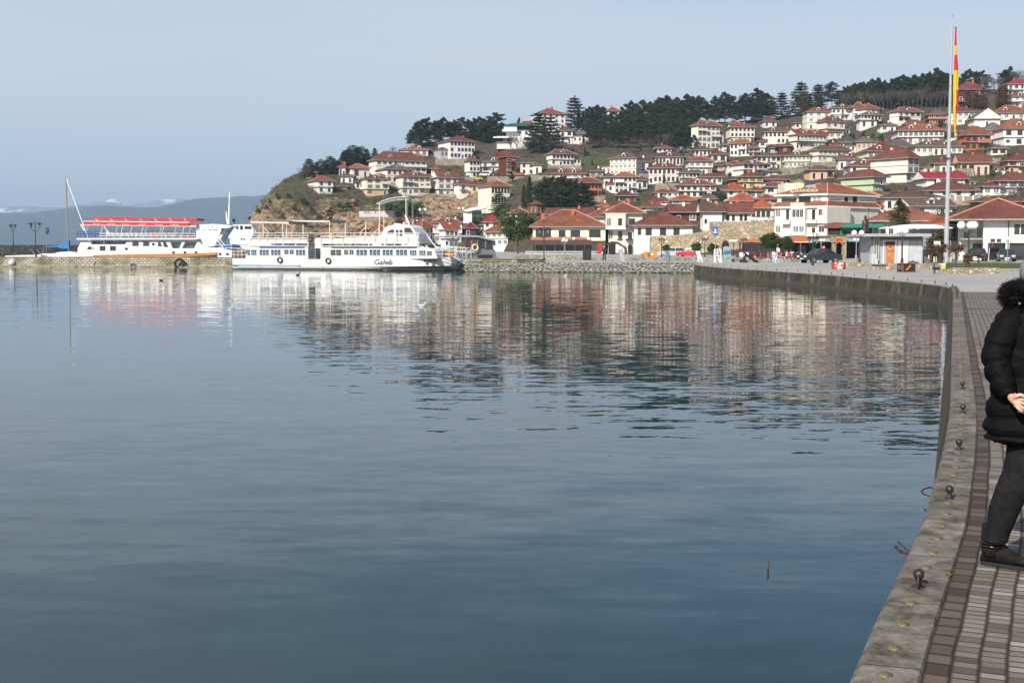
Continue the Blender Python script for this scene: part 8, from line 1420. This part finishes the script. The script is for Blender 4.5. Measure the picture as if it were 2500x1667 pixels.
# woman at the right edge, facing right, cut by the frame
WY = 6.52; wf = G(2440, 1392); F = FY(WY)
def w(x, y, t=0): s, z = F.pt(x, y, t); return F.w(s, t, z)
T = thing('person', Vector((w(2515, 1390).x, WY, .85)), 'woman in black quilted coat with fur hood and grey jeans at the right edge', 'person')
# continuous body (head, neck, torso, legs, near hand with fingers)
HB = [(2528, 1040, .0), (2528, 900, .0), (2530, 800, .0), (2532, 745, .0), (2535, 700, .0), (2535, 672, -.02),        # 0 pelvis 1 waist 2 chest 3 neck 4 jaw 5 head
      (2480, 772, -.02), (2432, 872, -.04), (2468, 962, -.16), (2480, 978, -.19),                                     # 6 shoulder 7 elbow 8 wrist 9 palm
      (2505, 1060, -.02), (2462, 1195, -.03), (2434, 1325, .02), (2436, 1350, .05), (2438, 1362, .05),                   # 10 hip 11 knee 12 ankle 13 heel 14 toe
      (2556, 1060, .06), (2590, 1190, .16), (2600, 1310, .3), (2602, 1335, .3), (2608, 1340, .29),
      (2590, 775, .04), (2610, 880, .0), (2560, 960, -.2)]
skin('body', [w(*a) for a in HB], [(0, 1), (1, 2), (2, 3), (3, 4), (4, 5), (2, 6), (6, 7), (7, 8), (8, 9), (0, 10), (10, 11), (11, 12), (12, 13), (13, 14), (0, 15), (15, 16), (16, 17), (17, 18), (18, 19), (2, 20), (20, 21), (21, 22)],
     [.12, .11, .12, .055, .075, .085, .05, .035, .024, .024, .06, .03, .018, .012, .010, .06, .03, .018, .012, .010, .05, .035, .03], M_SKIN, T)
mb = MB(); pr = [(2472, 975, -.2), (2488, 1000, -.23)]
# near hand: palm and five bent fingers around a dark purse strap
def hand():
    a = w(2462, 963, -.17); P0 = [a, w(2475, 976, -.2), w(2487, 985, -.225)]; pts = list(P0); ed = [(0, 1), (1, 2)]; rad = [(.024, .02), (.031, .02), (.03, .02)]
    for k, (bx, by, mx_, my, ex, ey) in enumerate([(2490, 974, 2502, 976, 2507, 984), (2492, 982, 2504, 987, 2506, 997), (2489, 990, 2501, 997, 2502, 1005), (2484, 995, 2495, 1003, 2497, 1008)]):
        i = len(pts); t = -.235-.005*k; pts += [w(bx, by, t), w(mx_, my, t-.01), w(ex, ey, t+.012)]; ed += [(2, i), (i, i+1), (i+1, i+2)]; rad += [.0095, .0085, .0072]
    i = len(pts); pts += [w(2480, 967, -.235), w(2493, 963, -.25), w(2503, 970, -.255)]; ed += [(1, i), (i, i+1), (i+1, i+2)]; rad += [.0115, .0098, .008]
    return skin('hand', pts, ed, rad, M_SKIN, T, 2)
hand()
mb = MB(); mb.ico(w(2506, 984.5, -.238), (.007, .005, .006), 0, 1, 2); mb.ico(w(2506.5, 971, -.266), (.008, .004, .006), 0, 1, 2); mb.build('nail_varnish', M_RED, T)
mb = MB(); mb.tube(w(2502, 962, -.2), w(2540, 985, -.22), .035, .04, 10); mb.build('red_purse', M_RED, T)
mb = MB(); mb.torus(w(2491, 1001, -.25), .011, .0022); mb.build('finger_ring', M_STEEL, T)
# coat: quilted rings
def loft(name, rings, mat, n=40, puff=0, seams=None, steps=60):
    mb = MB(); pts = []; N = steps
    for i in range(N+1):
        u = i/N*(len(rings)-1); k = min(len(rings)-2, int(u)); f = u-k; f2 = f; a, b = rings[k], rings[k+1]; c = [a[j]+(b[j]-a[j])*f2 for j in range(5)]
        cen = w(c[0], c[1], c[2]); pf = 1+puff*abs(sin(pi*i/N*seams)) if seams else 1
        for j in range(n):
            th = 2*pi*j/n; wr = 1+.03*noise.noise(Vector((cos(th)*2.2, sin(th)*2.2, i*.22)))+.02*noise.noise(Vector((cos(th)*7, sin(th)*7, i*.5))); pts.append(cen+Vector((cos(th)*c[3]*pf*wr, sin(th)*c[4]*pf*wr, .012*noise.noise(Vector((cos(th)*3, sin(th)*3, i*.15+9)))) ))
    mb.add(pts, [(i*n+j, i*n+(j+1) % n, (i+1)*n+(j+1) % n, (i+1)*n+j) for i in range(N) for j in range(n)]+[tuple(range(n)), tuple(range(N*n, N*n+n))]); return mb.build(name, mat, T, smooth=True)
loft('coat', [(2532, 735, .0, .09, .09), (2530, 752, .0, .17, .12), (2526, 790, .0, .21, .145), (2528, 860, .0, .215, .15), (2530, 930, -.0, .215, .155), (2530, 985, 0, .245, .165), (2530, 1040, 0, .262, .175), (2532, 1070, 0, .255, .172), (2534, 1082, 0, .2, .14)], M_COAT, puff=.075, seams=8.5, steps=110)
def sleeve(name, pts, n=36, steps=110, seams=6):
    mb = MB(); V = [Vector(w(*p[:3])) for p in pts]; out = []
    for i in range(steps+1):
        u = i/steps*(len(V)-1); k = min(len(V)-2, int(u)); f = u-k; c = V[k].lerp(V[k+1], f); d = (V[min(len(V)-1, k+1)]-V[k]); d2 = (V[min(len(V)-1, k+2)]-V[k]) if k+2 < len(V) else d; d = d.normalized().lerp(d2.normalized(), f).normalized(); r = pts[k][3]+(pts[k+1][3]-pts[k][3])*f; r *= .88+.11*abs(sin(pi*i/steps*seams)); a = d.orthogonal().normalized()
        a = Vector((0, 1, 0))-d*d.y; a.normalize(); b = d.cross(a)
        for j in range(n): th = 2*pi*j/n; wr = 1+.06*noise.noise(Vector((cos(th)*2, sin(th)*2, i*.12+30)))+.05*noise.noise(Vector((cos(th)*5+i*.1, sin(th)*5, i*.4))); out.append(c+(a*cos(th)+b*sin(th))*r*wr)
    mb.add(out, [(i*n+j, i*n+(j+1) % n, (i+1)*n+(j+1) % n, (i+1)*n+j) for i in range(steps) for j in range(n)]+[tuple(range(n)), tuple(range(steps*n, steps*n+n))]); return mb.build(name, M_COAT, T, smooth=True)
sleeve('sleeve', [(2490, 762, -.03, .075), (2462, 800, -.05, .083), (2441, 838, -.06, .081), (2432, 872, -.07, .078), (2438, 905, -.09, .074), (2450, 938, -.13, .064), (2462, 962, -.165, .045), (2464, 966, -.17, .033)])
sleeve('sleeve', [(2575, 765, .05, .07), (2600, 830, .03, .075), (2610, 880, 0, .072), (2590, 930, -.12, .06), (2562, 962, -.2, .04)])
# trousers, boot
M_ = M_COAT; M_COAT = M_JEAN
def tube2(name, pts, mat, n=28, steps=60, wob=.02, fl=1.0):
    mb = MB(); out = []
    for i in range(steps+1):
        u = i/steps*(len(pts)-1); k = min(len(pts)-2, int(u)); f = u-k; f = f*f*(3-2*f)*.4+f*.6; c = [pts[k][j]+(pts[k+1][j]-pts[k][j])*f for j in range(5)]; cen = w(c[0], c[1], c[2])
        for j in range(n): th = 2*pi*j/n; wr = 1+wob*noise.noise(Vector((cos(th)*1.6, sin(th)*1.6, i*.16+k*3))); out.append(cen+Vector((cos(th)*c[3]*wr, sin(th)*c[4]*wr, 0)))
    mb.add(out, [(i*n+j, i*n+(j+1) % n, (i+1)*n+(j+1) % n, (i+1)*n+j) for i in range(steps) for j in range(n)]+[tuple(range(n)), tuple(range(steps*n, steps*n+n))]); return mb.build(name, mat, T, smooth=True)
tube2('trouser_leg', [(2508, 1050, -.01, .105, .11), (2506, 1100, -.01, .1, .105), (2495, 1150, -.02, .096, .095), (2473, 1195, -.03, .092, .085), (2455, 1235, -.02, .082, .078), (2443, 1275, -.01, .07, .07), (2434, 1305, 0, .063, .064), (2431, 1319, 0, .062, .064)], M_JEAN, wob=.06)
tube2('trouser_leg', [(2556, 1050, .06, .105, .11), (2575, 1150, .12, .092, .09), (2592, 1230, .2, .08, .08), (2602, 1330, .3, .06, .06)], M_JEAN, wob=.05)
def boot(dx, t, dy=0):
    rings = [(2429+dx, 1306+dy, t, .052, .055), (2428+dx, 1330+dy, t, .055, .058), (2428+dx, 1345+dy, t, .06, .056), (2434+dx, 1362+dy, t-.01, .076, .052), (2444+dx, 1375+dy, t-.03, .105, .046), (2448+dx, 1385+dy, t-.035, .115, .048), (2449+dx, 1390+dy, t-.035, .118, .05)]
    return tube2('boot', rings, M_SUEDE, wob=.015)
def shoe(ox, oy, oz, yaw):
    """boot swept along the foot: heel behind, toe ahead"""
    mb = MB(); n = 20; out = []; M = Matrix.Rotation(yaw, 3, 'Z'); o = Vector((ox, oy, oz))
    secs = [(-.085, .028, .03, .0), (-.075, .038, .075, .0), (-.05, .042, .11, 0), (-.01, .043, .125, 0), (.03, .043, .105, 0), (.07, .044, .075, 0), (.11, .046, .056, 0), (.15, .042, .046, 0), (.18, .03, .034, 0), (.195, .012, .02, 0)]
    for x, hw, h, z0 in secs:
        for j in range(n): th = 2*pi*j/n; c, s_ = cos(th), sin(th); out.append(o+M @ Vector((x, hw*c*(1 if s_ < 0 else 1-.25*s_), .018+(h*.5)*(1+s_) if s_ > -.6 else .018)))
    N = len(secs); mb.add(out, [(i*n+j, i*n+(j+1) % n, (i+1)*n+(j+1) % n, (i+1)*n+j) for i in range(N-1) for j in range(n)]+[tuple(range(n)), tuple(range((N-1)*n, N*n))]); b = mb.build('boot', M_SUEDE, T, smooth=True)
    sh = MB(); sh.lathe(o+M @ Vector((-.028, 0, .05)), [(.05, 0), (.058, .05), (.058, .09), (.055, .17)], 20, 1.05, .95); sh.build('boot_shaft', M_SUEDE, b, smooth=True)
    so_ = MB(); pts = [(-.092, 0), (-.08, .034), (-.04, .044), (.02, .042), (.08, .048), (.14, .048), (.185, .034), (.204, 0), (.185, -.036), (.14, -.048), (.08, -.046), (.02, -.04), (-.04, -.043), (-.08, -.034)]
    so_.prism([o+M @ Vector((x, y, .02)) for x, y in pts], [o+M @ Vector((x, y, .006 if -.03 < x < .04 else 0)) for x, y in pts]); so_.build('sole', M_SOLE, b)
    st = MB(); st.torus(o+M @ Vector((-.028, 0, .128)), .062, .009, 'Z', 24, 8); st.torus(o+M @ Vector((-.028, 0, .110)), .062, .007, 'Z', 24, 8); st.build('strap', M_STRAP, b, smooth=True)
wf = w(2436, 1378, 0); shoe(wf.x+.01, WY+.03, .852, R(-36)); w2 = w(2602, 1345, .3); shoe(w2.x, w2.y, .852, R(-20))
# hood fur and knitted hat, hair, face
L = Leaves(random.Random(4)); mb = MB(); rd = random.Random(4); c = w(2532, 705, -.03); fv = []; ff = []
for i in range(9000):
    a = rd.uniform(0, 2*pi); b_ = rd.uniform(0, 2*pi); Rr, r = .122, .042; base = c+Vector(((Rr+r*cos(b_))*cos(a), (Rr*.8+r*cos(b_))*sin(a)*.9, r*sin(b_)*1.1+.03*cos(a))); nrm = Vector((cos(a)*cos(b_), sin(a)*cos(b_), sin(b_)))
    d = (nrm+Vector((rd.gauss(0, .35), rd.gauss(0, .35), rd.gauss(-.1, .35)))).normalized()*rd.uniform(.025, .055); sd = d.orthogonal().normalized()*.0018; k = len(fv); fv += [base-sd, base+sd, base+d*.6+sd*.5+Vector((0, 0, -.004)), base+d+Vector((0, 0, -.012))]; ff.append((k, k+1, k+2, k+3))
org = ORG[T.name]; me = bpy.data.meshes.new('fur_collar'); me.from_pydata([tuple(v-org) for v in fv], [], ff); me.materials.append(M_FUR); o = bpy.data.objects.new('fur_collar', me); COL.objects.link(o); o.parent = T
mb = MB(); mb.torus(c, .118, .042, 'Z', 30, 12); mb.build('hood', M_, T, smooth=True)
hd = w(2540, 672, -.02); mb = MB(); mb.lathe(hd+Vector((0, 0, -.03)), [(.098, 0), (.104, .04), (.1, .09), (.07, .135), (.01, .15)], 24); mb.build('knitted_hat', M_KNIT, T, smooth=True)
mb = MB(); mb.ico(hd+Vector((-.07, -.055, .035)), (.022, .012, .018), .1, 2, 2); mb.ico(hd+Vector((-.035, -.085, .06)), (.02, .01, .014), .1, 2, 2); mb.build('hat_pattern', M_BLACK, T)
mb = MB(); mb.lathe(hd+Vector((.02, .02, -.16)), [(.07, 0), (.1, .06), (.105, .14)], 20); mb.build('hair', pm('fair hair', (.35, .25, .14), (.25, .17, .1), scale=20), T, smooth=True)
mb = MB(); fc = hd+Vector((.075, -.05, -.05)); mb.ico(fc+Vector((.02, -.015, 0)), (.014, .014, .022), 0, 1, 2); mb.build('nose', M_SKIN, T)
for d in (Vector((.045, -.055, .02)), Vector((.07, -.03, .02))): mb = MB(); mb.ico(hd+d+Vector((0, 0, -.03)), .01, 0, 1, 2); mb.build('eye', M_GULL, T)
mb = MB(); mb.ico(hd+Vector((.07, -.055, -.085)), (.018, .014, .006), 0, 1, 2); mb.build('mouth', M_RED, T)
part(('button', M_STEEL, [('I', (2489, 741, -.155), (.006, .004, .006))]), F, T)
# ---------------------------------------------------------------- air between here and the far shore
def haze():
    m = bpy.data.materials.new('air haze'); m.use_nodes = True; n = m.node_tree.nodes; n.clear(); o = n.new('ShaderNodeOutputMaterial'); v = n.new('ShaderNodeVolumePrincipled')
    v.inputs['Color'].default_value = (.56, .75, 1, 1); v.inputs['Density'].default_value = 1.0e-4; v.inputs['Anisotropy'].default_value = 0
    m.node_tree.links.new(v.outputs[0], o.inputs['Volume'])
    mb = MB(); mb.box(-17000, 17000, -450, 22500, -5, 900)
    h = mb.build('haze', m, uv=False); tag(h, kind='stuff'); return h
haze()
